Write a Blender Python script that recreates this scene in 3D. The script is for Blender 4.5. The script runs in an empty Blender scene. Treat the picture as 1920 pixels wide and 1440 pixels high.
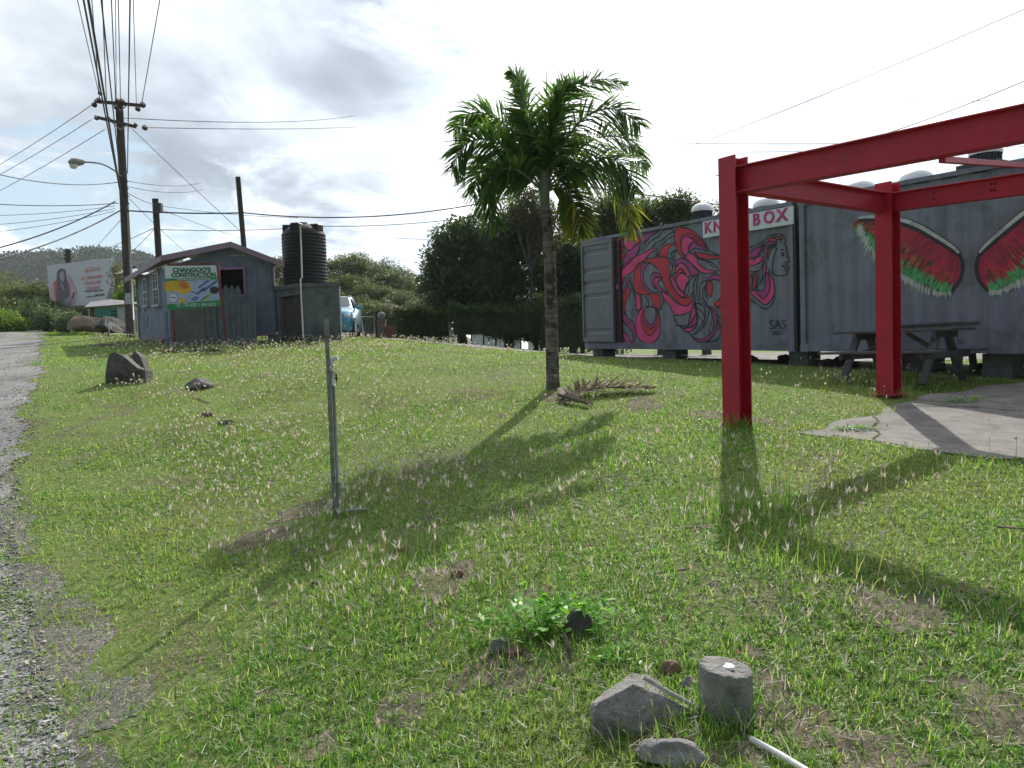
import bpy, math, random
import numpy as np
from mathutils import Vector, Matrix, noise as mn
from mathutils.geometry import tessellate_polygon
R = math.radians
scene = bpy.context.scene
# ------------------------------------------------------------------ camera
EYE = 1.55
FPX = 1440.0                      # focal length in pixels of the 1920 px wide photograph
pitch, roll = R(2.62), R(1.75)
F = Vector((0, math.cos(pitch), -math.sin(pitch)))
U0 = Vector((0, math.sin(pitch), math.cos(pitch)))
X0 = Vector((1, 0, 0))
CR = X0*math.cos(roll) - U0*math.sin(roll)
CU = U0*math.cos(roll) + X0*math.sin(roll)
cam_d = bpy.data.cameras.new('camera')
cam = bpy.data.objects.new('camera', cam_d)
scene.collection.objects.link(cam)
cam_d.sensor_width = 36; cam_d.lens = 27.0
cam_d.clip_start = 0.05; cam_d.clip_end = 6000
m = Matrix((CR, CU, -F)).transposed().to_4x4()
m.translation = Vector((0, 0, EYE))
cam.matrix_world = m
scene.camera = cam
# ------------------------------------------------------------------ light and sky
SUN_AZ, SUN_EL = R(16.0), R(40.0)
SD = Vector((math.sin(SUN_AZ)*math.cos(SUN_EL), math.cos(SUN_AZ)*math.cos(SUN_EL), math.sin(SUN_EL)))
sl = bpy.data.lights.new('sun', 'SUN'); sl.energy = 4.9; sl.angle = R(0.55); sl.color = (1.0, 0.95, 0.86)
so = bpy.data.objects.new('sun', sl); scene.collection.objects.link(so)
so.rotation_euler = (-SD).to_track_quat('-Z', 'Y').to_euler()
scene.view_settings.view_transform = 'Standard'; scene.view_settings.look = 'None'
scene.view_settings.gamma = 1.0; scene.view_settings.exposure = 0.0
w = bpy.data.worlds.new('World'); scene.world = w; w.use_nodes = True

class NT:
    """tiny helper that wires math nodes"""
    def __init__(s, tree): s.t = tree; s.n = tree.nodes; s.l = tree.links
    def new(s, typ, **kw):
        n = s.n.new(typ)
        for k, v in kw.items(): setattr(n, k, v)
        return n
    def put(s, sock, v):
        if isinstance(v, bpy.types.NodeSocket): s.l.new(v, sock)
        elif v is not None: sock.default_value = v
    def m(s, op, a, b=None, c=None, clamp=False):
        n = s.new('ShaderNodeMath', operation=op, use_clamp=clamp)
        s.put(n.inputs[0], a); s.put(n.inputs[1], b)
        if c is not None: s.put(n.inputs[2], c)
        return n.outputs[0]
    def vm(s, op, a, b=None):
        n = s.new('ShaderNodeVectorMath', operation=op)
        s.put(n.inputs[0], a); s.put(n.inputs[1], b)
        return n.outputs['Value'] if op in ('DOT_PRODUCT', 'LENGTH') else n.outputs[0]
    def mix(s, f, a, b, blend='MIX'):
        n = s.new('ShaderNodeMix', data_type='RGBA', blend_type=blend)
        s.put(n.inputs[0], f); s.put(n.inputs[6], a); s.put(n.inputs[7], b)
        return n.outputs[2]
    def noise(s, vec, scale, detail=4, rough=.55, dist=0.0):
        n = s.new('ShaderNodeTexNoise')
        s.put(n.inputs['Vector'], vec); n.inputs['Scale'].default_value = scale
        n.inputs['Detail'].default_value = detail; n.inputs['Roughness'].default_value = rough
        n.inputs['Distortion'].default_value = dist
        return n.outputs['Fac']
    def step(s, v, a, b, c=0., d=1.):
        n = s.new('ShaderNodeMapRange', interpolation_type='SMOOTHSTEP')
        for i, q in enumerate((v, a, b, c, d)): s.put(n.inputs[i], q)
        return n.outputs[0]
    def ramp(s, f, stops):
        n = s.new('ShaderNodeValToRGB'); s.put(n.inputs[0], f)
        e = n.color_ramp.elements
        while len(e) < len(stops): e.new(0.5)
        for i, (p, c) in enumerate(stops):
            e[i].position = p; e[i].color = (*c, 1)
        return n.outputs[0]

def raydir(px, py):
    v = CR*((px-960)/FPX) + CU*((720-py)/FPX) + F
    return v
nt = NT(w.node_tree); w.node_tree.nodes.clear()
out = nt.new('ShaderNodeOutputWorld')
sky = nt.new('ShaderNodeTexSky', sky_type='NISHITA', sun_disc=False, sun_elevation=SUN_EL, sun_rotation=SUN_AZ,
             air_density=1.0, dust_density=1.2, ozone_density=1.0)
tc = nt.new('ShaderNodeTexCoord').outputs['Generated']
sep = nt.new('ShaderNodeSeparateXYZ'); nt.l.new(tc, sep.inputs[0])
zz = nt.m('ADD', nt.m('MAXIMUM', sep.outputs[2], 0.0), 0.28)
cmb = nt.new('ShaderNodeCombineXYZ')
nt.put(cmb.inputs[0], nt.m('DIVIDE', sep.outputs[0], zz)); nt.put(cmb.inputs[1], nt.m('DIVIDE', sep.outputs[1], zz))
cv = cmb.outputs[0]
wob = nt.noise(cv, 2.6, 9, .6, .6)
def blob(px, py, inner, outer):
    """1 near a chosen direction of the sky, 0 beyond `outer` degrees"""
    d = raydir(px, py).normalized()
    dt = nt.vm('DOT_PRODUCT', tc, tuple(d))
    amp = (math.cos(R(inner))-math.cos(R(outer)))
    dt = nt.m('ADD', dt, nt.m('MULTIPLY', nt.m('SUBTRACT', wob, .5), amp*3.2))
    return nt.step(dt, math.cos(R(outer)), math.cos(R(inner)))
nb = nt.noise(cv, 1.9, 8, .6, .3)
nf = nt.noise(cv, 4.5, 9, .62, .5)
# clear patches: low left, high centre, upper right, plus the sky behind the camera
clear = nt.m('MULTIPLY', blob(150, 392, 2, 8), 1.1)
for px, py, i, o, k in ((350, 440, 1, 7, .9), (880, 165, .5, 5, .8), (1770, 90, 2, 11, .85), (1560, 20, 1, 5, .6), (80, 20, 1, 4, .3), (760, 330, 1, 4, .3), (1420, 60, 1, 3, .5)):
    clear = nt.m('MAXIMUM', clear, nt.m('MULTIPLY', blob(px, py, i, o), k))
back = nt.step(sep.outputs[1], .25, -.35)
over = nt.step(sep.outputs[2], .72, .92)
clear = nt.m('MAXIMUM', clear, nt.m('MULTIPLY', nt.m('MAXIMUM', back, over), .62))
nn = nt.m('ADD', nt.m('MULTIPLY', nb, .6), nt.m('MULTIPLY', nf, .4))
cover = nt.step(nt.m('SUBTRACT', nt.m('ADD', nt.m('MULTIPLY', nn, 2.2), .1), clear), .1, .72)
# cloud brightness: silver close to the sun, greyer away from it, dark base at upper left
sdot = nt.vm('DOT_PRODUCT', tc, tuple(SD))
glow = nt.step(sdot, .2, .99)
nd = nt.noise(cv, 1.3, 6, .5, .2)
dark = nt.m('MULTIPLY', nt.m('MAXIMUM', blob(360, 70, 8, 19), nt.m('MULTIPLY', blob(150, 130, 5, 15), .9)), nt.step(nd, .25, .6))
dark = nt.m('MAXIMUM', dark, nt.m('MULTIPLY', blob(620, 190, 3, 10), .6))
dark = nt.m('MAXIMUM', dark, nt.m('MULTIPLY', blob(760, 470, 1.5, 6), .55))
dark = nt.m('MAXIMUM', dark, nt.m('MULTIPLY', blob(1500, 350, 3, 9), .5))
bright = nt.m('ADD', nt.m('MULTIPLY', glow, 1.05), nt.m('ADD', .60, nt.m('MULTIPLY', nb, .18)))
low = nt.m('MULTIPLY', nt.step(sep.outputs[2], .38, .05), nt.step(sep.outputs[1], .0, .5))
bright = nt.m('ADD', bright, nt.m('MULTIPLY', low, .5))
bright = nt.m('MULTIPLY', bright, nt.m('SUBTRACT', 1.0, nt.m('MULTIPLY', dark, nt.m('ADD', .58, nt.m('MULTIPLY', nd, .22)))))
bright = nt.m('MULTIPLY', bright, nt.m('SUBTRACT', 1.0, nt.m('MULTIPLY', back, .5)))
ccol = nt.mix(nt.m('MAXIMUM', dark, nt.m('SUBTRACT', 1.0, glow)), (1.0, 1.0, 1.0, 1), (.80, .95, 1.12, 1))
ccol = nt.mix(1.0, ccol, bright, 'MULTIPLY')
skyc = nt.mix(1.0, sky.outputs[0], (.12, .12, .12, 1), 'MULTIPLY')
# thin cirrus veil lifts the blue
skyc = nt.mix(nt.m('MULTIPLY', nt.step(sep.outputs[1], 0., .5), .5), skyc, (.62, .86, 1.0, 1))
fin = nt.mix(cover, skyc, ccol)
bg = nt.new('ShaderNodeBackground'); nt.l.new(fin, bg.inputs[0]); bg.inputs[1].default_value = 1.0
nt.l.new(bg.outputs[0], out.inputs[0])

# ------------------------------------------------------------------ terrain
_XS = [-60, -30, -20, -10, -4, -1, 1.8, 5, 8, 14]
_YM = [60, 42, 33, 25, 22.5, 18.6, 14.8, 12.9, 12.1, 11.5]
def ymax(x): return np.interp(x, _XS, _YM)
def hgt(x, y):
    x = np.asarray(x, float); y = np.asarray(y, float)
    ym = ymax(x); k = 1.4
    d = (ym - y)/k
    yy = ym - k*np.log1p(np.exp(np.clip(d, -30, 30)))         # smooth minimum of y and ym
    yy = np.where(d > 29, y, yy)
    z = 0.09*yy
    dip = .17*np.log1p(np.exp(np.clip((.6-x)*2.2, -30, 30)))/2.2
    q = np.clip((y-6.5)/9., 0, 1); z = z-np.minimum(dip, .5)*(1-q*q*(3-2*q))*np.clip((y+8)/6, 0, 1)
    # small lumps
    z = z + .018*np.sin(x*1.3+y*.7)*np.cos(y*1.1-x*.4) + .012*np.sin(x*3.1+1)*np.sin(y*2.7)
    far = np.clip((np.hypot(x, y)-60)/300, 0, 1)
    return z*(1-far) + 1.2*far
def H(x, y): return float(hgt(x, y))
def at(px, py, Y):
    """point at world depth Y seen at pixel (px, py) of the photograph"""
    d = raydir(px, py); k = Y/d.y
    return Vector((d.x*k, Y, EYE+d.z*k))
def gp(px, py, mx=80):
    """point of the ground seen at that pixel"""
    d = raydir(px, py); k = 1.0; last = k
    while k < mx:
        p = d*k
        if EYE+p.z < H(p.x, p.y):
            a, b = last, k
            for _ in range(20):
                c = (a+b)/2; q = d*c
                if EYE+q.z < H(q.x, q.y): b = c
                else: a = c
            q = d*b
            return Vector((q.x, q.y, H(q.x, q.y)))
        last = k; k += .05
    return Vector((d.x*mx, d.y*mx, H(d.x*mx, d.y*mx)))

# ------------------------------------------------------------------ materials
MATS = {}
def pmat(name, col, rough=.7, var=.12, vs=6., metal=0., bump=0., bs=40., spec=.5, dirt=None, ds=3., dlo=.5, dhi=.7, coat=0.):
    mt = bpy.data.materials.new(name); mt.use_nodes = True
    t = NT(mt.node_tree); b = mt.node_tree.nodes['Principled BSDF']
    oc = t.new('ShaderNodeTexCoord').outputs['Object']
    base = (*col, 1)
    c = base
    if var:
        n = t.noise(oc, vs, 6, .6)
        hi = tuple(min(1, x*(1+var)) for x in col)+(1,); lo = tuple(x*(1-var) for x in col)+(1,)
        c = t.mix(t.step(n, .3, .7), lo, hi)
    if dirt:
        n2 = t.noise(oc, ds, 8, .65, .4)
        c = t.mix(t.step(n2, dlo, dhi), c, (*dirt, 1))
    t.put(b.inputs['Base Color'], c)
    b.inputs['Roughness'].default_value = rough; b.inputs['Metallic'].default_value = metal
    b.inputs['Specular IOR Level'].default_value = spec
    b.inputs['Coat Weight'].default_value = coat
    if bump:
        bn = t.new('ShaderNodeBump'); bn.inputs['Strength'].default_value = bump; bn.inputs['Distance'].default_value = .02
        t.put(bn.inputs['Height'], t.noise(oc, bs, 6, .6)); t.l.new(bn.outputs[0], b.inputs['Normal'])
    MATS[name] = mt; return mt
def leafmat(name, stops, trans=.35, rough=.55, pscale=.35, pcol=None, pamt=.5, lo=.45, hi=.62, tw=1.6, tbl=.55):
    mt = bpy.data.materials.new(name); mt.use_nodes = True
    t = NT(mt.node_tree); b = mt.node_tree.nodes['Principled BSDF']; o = mt.node_tree.nodes['Material Output']
    g = t.new('ShaderNodeNewGeometry')
    c = t.ramp(g.outputs['Random Per Island'], stops)
    if pcol:
        n = t.noise(g.outputs['Position'], pscale, 5, .6)
        c = t.mix(t.m('MULTIPLY', t.step(n, lo, hi), pamt), c, (*pcol, 1))
    t.put(b.inputs['Base Color'], c); b.inputs['Roughness'].default_value = rough
    b.inputs['Specular IOR Level'].default_value = .35
    tr = t.new('ShaderNodeBsdfTranslucent')
    t.put(tr.inputs[0], t.mix(1.0, c, (tw, tw*1.0, tw*tbl, 1), 'MULTIPLY'))
    mx = t.new('ShaderNodeMixShader'); mx.inputs[0].default_value = trans
    t.l.new(b.outputs[0], mx.inputs[1]); t.l.new(tr.outputs[0], mx.inputs[2]); t.l.new(mx.outputs[0], o.inputs[0])
    MATS[name] = mt; return mt

M_red = pmat('red_steel_paint', (.43, .011, .032), .42, .1, 3, bump=.12, bs=60, dirt=(.17, .03, .022), ds=4, dlo=.55, dhi=.78, spec=.4)
def contmat():
    mt = pmat('container_grey_paint', (.155, .17, .225), .55, .09, 1.4, bump=.1, bs=25, dirt=(.085, .10, .11), ds=1.7, dlo=.45, dhi=.7)
    t = NT(mt.node_tree); b = mt.node_tree.nodes['Principled BSDF']
    g = t.new('ShaderNodeNewGeometry')
    src = b.inputs['Base Color'].links[0].from_socket
    mp = t.new('ShaderNodeMapping'); mp.inputs['Scale'].default_value = (5, 5, .25); t.l.new(g.outputs['Position'], mp.inputs[0])
    n = t.noise(mp.outputs[0], 2.2, 6, .6)
    c = t.mix(t.step(n, .35, .75), src, t.mix(1., src, (1.35, 1.3, 1.25, 1), 'MULTIPLY'))
    t.put(b.inputs['Base Color'], c)
    return mt
M_cont = contmat()
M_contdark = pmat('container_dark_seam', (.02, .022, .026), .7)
M_door = pmat('door_panel_grey', (.15, .165, .195), .5, .1, 2, bump=.1, dirt=(.12, .13, .13), ds=2)
M_mR = pmat('mural_red', (.50, .022, .045), .6, .15, 4)
M_mP = pmat('mural_pink', (.66, .05, .20), .6, .12, 4)
M_mU = pmat('mural_purple', (.32, .04, .19), .6, .15, 4)
M_mB = pmat('mural_blackline', (.012, .016, .022), .6, .2, 5)
M_mW = pmat('mural_white', (.42, .45, .44), .6, .25, 9)
M_mO = pmat('mural_orange', (.36, .11, .03), .6, .3, 9)
M_mBr = pmat('mural_brown', (.085, .035, .025), .6, .3, 9)
M_mG = pmat('mural_green', (.07, .36, .12), .6, .3, 9)
M_mC = pmat('mural_crimson', (.32, .016, .05), .6, .25, 5)
M_white = pmat('white_paint', (.72, .74, .78), .45, .05, 3)
M_signw = pmat('sign_white', (.66, .70, .76), .4, .05, 3)
M_magenta = pmat('sign_magenta', (.52, .03, .22), .4, .06, 3)
M_dome = pmat('white_fibreglass', (.85, .86, .88), .3, .04, 3)
M_galv = pmat('galvanised_steel', (.30, .31, .32), .45, .2, 12, metal=.5)
M_darkmetal = pmat('dark_metal', (.05, .055, .065), .5, .2, 6, metal=.4)
M_post = pmat('weathered_steel_post', (.22, .225, .22), .6, .25, 14, metal=.2, bump=.2, dirt=(.14, .12, .10), ds=12)
M_pvcg = pmat('grey_pvc', (.36, .38, .42), .45, .08, 10)
M_pvcw = pmat('white_pvc', (.74, .74, .72), .4, .08, 10)
M_brass = pmat('tap_metal', (.22, .10, .08), .4, .2, 20, metal=.6)
M_concrete = pmat('weathered_concrete', (.31, .295, .28), .9, .22, 9, bump=1.0, bs=75, dirt=(.17, .16, .145), ds=9, dlo=.45, dhi=.7)
M_slab = pmat('slab_concrete', (.215, .20, .185), .9, .2, 5, bump=.5, bs=45, dirt=(.14, .13, .115), ds=3.2, dlo=.48, dhi=.68)
M_rock = pmat('dark_volcanic_rock', (.085, .075, .072), .85, .35, 5, bump=.8, bs=18, dirt=(.16, .145, .135), ds=4, dlo=.5, dhi=.62)
M_rockl = pmat('grey_stone', (.23, .22, .215), .88, .25, 7, bump=.6, bs=30, dirt=(.14, .13, .12), ds=8)
M_rockb = pmat('brown_stone', (.20, .12, .085), .85, .3, 9, bump=.6, bs=30)
M_rockbrown = pmat('big_brown_boulder', (.20, .15, .115), .85, .25, 2, bump=.8, bs=8)
M_wood = pmat('dry_wood', (.20, .155, .125), .85, .3, 20, bump=.5, bs=60)
M_woodgrey = pmat('grey_wood', (.095, .10, .105), .85, .2, 8, bump=.4, bs=40)
M_pole = pmat('utility_pole_wood', (.085, .07, .062), .9, .3, 8, bump=.6, bs=30)
M_wire = pmat('black_wire', (.03, .03, .035), .6, 0)
M_wirel = pmat('aluminium_wire', (.10, .10, .12), .9, 0, spec=.1)
M_insul = pmat('brown_insulator', (.06, .025, .02), .2, .1, 5)
M_lampb = pmat('lamp_housing', (.22, .20, .18), .5, .1, 5)
M_glass = pmat('lamp_glass', (.6, .62, .62), .15, 0)
M_house = pmat('house_blue_grey_boards', (.15, .185, .25), .7, .14, 3, bump=.25, bs=14, dirt=(.085, .105, .135), ds=1.6, dlo=.5, dhi=.7)
M_housetrim = pmat('mauve_trim', (.26, .15, .26), .6, .1, 4)
M_pinktrim = pmat('pink_trim', (.40, .16, .36), .6, .1, 4)
M_roof = pmat('mauve_barge_board', (.27, .19, .25), .6, .12, 3)
M_roofm = pmat('corrugated_roof', (.28, .22, .22), .5, .15, 3)
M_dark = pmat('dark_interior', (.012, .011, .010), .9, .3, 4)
M_pane = pmat('window_glass', (.05, .06, .075), .12, 0, spec=.7)
M_wframe = pmat('window_frame', (.42, .40, .42), .6, .1, 5)
M_fence = pmat('fence_boards', (.13, .155, .17), .85, .18, 6, bump=.4, bs=20, dirt=(.09, .10, .11), ds=3)
M_fenceb = pmat('plywood_sheet', (.15, .155, .15), .85, .14, 3, bump=.2, bs=20)
M_redpost = pmat('rusty_red_post', (.17, .045, .04), .7, .2, 8)
M_block = pmat('grey_block_wall', (.14, .155, .165), .9, .15, 3, bump=.5, bs=30, dirt=(.075, .085, .09), ds=2.2, dlo=.45, dhi=.65)
M_tank = pmat('black_tank_plastic', (.011, .011, .015), .5, .15, 5, spec=.3)
M_sgreen = pmat('sign_green', (.02, .25, .09), .5, .05, 4)
M_sdgreen = pmat('sign_dark_green', (.01, .13, .07), .5, .05, 4)
M_syellow = pmat('sign_yellow', (.70, .42, .03), .5, .2, 6)
M_sorange = pmat('sign_orange', (.62, .20, .04), .5, .2, 6)
M_sblue = pmat('sign_blue', (.05, .09, .28), .5, .2, 6)
M_slblue = pmat('sign_pale_blue', (.38, .45, .66), .5, .1, 6)
M_slime = pmat('sign_lime', (.32, .42, .04), .5, .1, 6)
M_sblack = pmat('sign_black', (.015, .015, .018), .5, .05, 4)
M_bbw = pmat('billboard_vinyl', (.52, .53, .62), .5, .03, 2)
M_bbpink = pmat('billboard_pale_pink', (.58, .38, .42), .5, .05, 2)
M_bbred = pmat('billboard_red', (.62, .07, .06), .5, .05, 2)
M_bbmag = pmat('billboard_magenta', (.45, .04, .18), .5, .05, 2)
M_bbcoral = pmat('billboard_coral', (.62, .16, .15), .5, .05, 2)
M_bblilac = pmat('billboard_lilac', (.46, .30, .48), .5, .05, 2)
M_bbskin = pmat('billboard_grey_skin', (.30, .29, .31), .5, .1, 6)
M_bbhair = pmat('billboard_dark_hair', (.035, .03, .045), .5, .1, 6)
M_bbcloth = pmat('billboard_dark_shirt', (.05, .045, .05), .5, .1, 6)
M_teal = pmat('teal_wall', (.06, .26, .24), .7, .1, 3)
M_kwhite = pmat('kiosk_white', (.42, .43, .47), .7, .08, 3, dirt=(.28, .28, .28), ds=2)
M_kroof = pmat('kiosk_roof', (.24, .23, .24), .6, .15, 3)
M_brick = pmat('red_house_wall', (.28, .09, .07), .8, .15, 3)
M_pinkroof = pmat('pink_roof', (.42, .24, .24), .6, .1, 3)
M_car = pmat('car_blue_paint', (.05, .30, .44), .28, .05, 3, metal=.35, coat=1.0)
M_carglass = pmat('car_glass', (.03, .045, .06), .06, 0, spec=.9)
M_tyre = pmat('tyre', (.015, .015, .016), .8, .1, 5)
M_rim = pmat('wheel_rim', (.35, .35, .36), .35, .05, 5, metal=.7)
M_light = pmat('headlight', (.7, .7, .68), .12, 0, spec=.9)
M_plate = pmat('number_plate', (.6, .6, .45), .5, 0)
M_trunkpalm = pmat('palm_trunk', (.20, .18, .165), .9, .3, 9, bump=.7, bs=24, dirt=(.055, .048, .045), ds=4.5, dlo=.47, dhi=.58)
def add_bands(mt, scale, lo, hi, dark):
    t = NT(mt.node_tree); b = mt.node_tree.nodes['Principled BSDF']; src = b.inputs['Base Color'].links[0].from_socket
    g = t.new('ShaderNodeNewGeometry'); mp = t.new('ShaderNodeMapping'); mp.inputs['Scale'].default_value = scale; t.l.new(g.outputs['Position'], mp.inputs[0])
    n = t.noise(mp.outputs[0], 1., 4, .6); t.put(b.inputs['Base Color'], t.mix(t.step(n, lo, hi), t.mix(1., src, dark, 'MULTIPLY'), src))
add_bands(M_trunkpalm, (2, 2, 42), .38, .58, (.52, .50, .48, 1))
add_bands(M_pole, (30, 30, .6), .35, .65, (.6, .6, .6, 1))
M_shaft = pmat('crownshaft', (.13, .17, .11), .5, .15, 6)
M_bark = pmat('tree_bark', (.075, .06, .05), .9, .3, 6, bump=.5)
M_dryfrond = leafmat('dry_frond', [(0, (.10, .065, .045)), (.5, (.20, .14, .10)), (1, (.40, .32, .26))], .1, .7)
M_palm = leafmat('palm_leaflets', [(0, (.03, .075, .022)), (.6, (.06, .13, .034)), (1, (.13, .21, .045))], .45, .38, tw=2.4)
M_palmy = leafmat('palm_leaflets_yellowing', [(0, (.05, .10, .015)), (.6, (.13, .17, .02)), (1, (.28, .25, .04))], .5, .45, tw=1.8)
M_lfdark = leafmat('leaves_dark', [(0, (.055, .095, .05)), (.7, (.10, .155, .07)), (1, (.17, .24, .09))], .3, .42, 1.2, (.06, .05, .025), .25)
M_lfmid = leafmat('leaves_mid', [(0, (.03, .055, .015)), (.6, (.06, .10, .025)), (1, (.12, .16, .035))], .35, .5, .8, (.10, .09, .035), .5)
M_lfolive = leafmat('leaves_olive', [(0, (.05, .08, .03)), (.6, (.09, .135, .045)), (1, (.14, .18, .06))], .35, .6, .5, (.12, .12, .06), .4)
M_lfbright = leafmat('leaves_bright', [(0, (.05, .11, .015)), (.6, (.12, .22, .03)), (1, (.24, .32, .05))], .45, .5)
M_lfbroom = leafmat('leaves_grey_green', [(0, (.06, .075, .035)), (.6, (.10, .12, .06)), (1, (.20, .17, .08))], .4, .6)
M_lfpink = leafmat('pink_blossom', [(0, (.35, .06, .14)), (1, (.5, .15, .25))], .3, .6)
M_lfweed = leafmat('weed_leaves', [(0, (.08, .22, .02)), (.6, (.14, .36, .04)), (1, (.24, .48, .07))], .4, .45)
M_grass = leafmat('grass_blades', [(0, (.035, .10, .016)), (.35, (.095, .23, .034)), (.74, (.18, .34, .06)), (.89, (.29, .38, .13)), (.955, (.40, .36, .22)), (1, (.54, .48, .38))],
                  .45, .42, .55, (.30, .31, .13), .42, .45, .66, tw=1.95, tbl=.58)
M_seed = leafmat('pale_seed_heads', [(0, (.42, .33, .28)), (.5, (.62, .54, .48)), (1, (.85, .80, .74))], .4, .7, tw=1.15, tbl=.92)
M_stem = leafmat('seed_stems', [(0, (.10, .15, .04)), (1, (.26, .24, .12))], .3, .6)

def groundmat():
    mt = bpy.data.materials.new('soil_and_turf'); mt.use_nodes = True
    t = NT(mt.node_tree); b = mt.node_tree.nodes['Principled BSDF']
    p = t.new('ShaderNodeNewGeometry').outputs['Position']
    a = t.m('ADD', t.m('MULTIPLY', t.noise(p, 26, 8, .7), .55), t.m('MULTIPLY', t.noise(p, 130, 6, .75), .45)); c0 = t.ramp(a, [(.28, (.05, .075, .02)), (.45, (.13, .19, .045)), (.58, (.23, .27, .10)), (.72, (.36, .32, .22))])
    dry = t.step(t.noise(p, .9, 6, .6, .3), .48, .68)
    c1 = t.ramp(t.noise(p, 60, 8, .7), [(.3, (.08, .06, .045)), (.5, (.16, .125, .095)), (.7, (.26, .21, .17))])
    t.put(b.inputs['Base Color'], t.mix(t.m('MULTIPLY', dry, .75), c0, c1))
    b.inputs['Roughness'].default_value = .95; b.inputs['Specular IOR Level'].default_value = .1
    bn = t.new('ShaderNodeBump'); bn.inputs['Strength'].default_value = .9; bn.inputs['Distance'].default_value = .03
    t.put(bn.inputs['Height'], t.noise(p, 35, 8, .7)); t.l.new(bn.outputs[0], b.inputs['Normal'])
    return mt
def gravelmat(name, lo, mid, hi, sc=45):
    mt = bpy.data.materials.new(name); mt.use_nodes = True
    t = NT(mt.node_tree); b = mt.node_tree.nodes['Principled BSDF']
    p = t.new('ShaderNodeNewGeometry').outputs['Position']
    v = t.new('ShaderNodeTexVoronoi'); t.put(v.inputs['Vector'], p); v.inputs['Scale'].default_value = sc
    sc1 = t.new('ShaderNodeSeparateColor'); t.l.new(v.outputs['Color'], sc1.inputs[0])
    c = t.ramp(sc1.outputs[0], [(0, lo), (.55, mid), (.9, hi), (1, tuple(min(.6, q*1.9) for q in hi))])
    n = t.step(t.noise(p, 1.1, 6, .65), .35, .7)
    c = t.mix(n, c, t.mix(1., c, (.62, .60, .58, 1), 'MULTIPLY'))
    n2 = t.step(t.noise(p, 260, 4, .7), .3, .7)
    c = t.mix(n2, t.mix(1., c, (.7, .7, .7, 1), 'MULTIPLY'), c)
    t.put(b.inputs['Base Color'], c); b.inputs['Roughness'].default_value = .9; b.inputs['Specular IOR Level'].default_value = .2
    bn = t.new('ShaderNodeBump'); bn.inputs['Strength'].default_value = .6; bn.inputs['Distance'].default_value = .015
    t.put(bn.inputs['Height'], t.m('ADD', t.m('MULTIPLY', v.outputs['Distance'], -.8), t.noise(p, 12, 8, .7)))
    t.l.new(bn.outputs[0], b.inputs['Normal'])
    return mt
M_ground = groundmat()
M_gravel = gravelmat('road_gravel', (.20, .20, .205), (.31, .305, .30), (.42, .41, .39), 60)
M_gravell = gravelmat('pale_gravel', (.16, .15, .14), (.26, .245, .225), (.42, .40, .37), 14)

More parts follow.
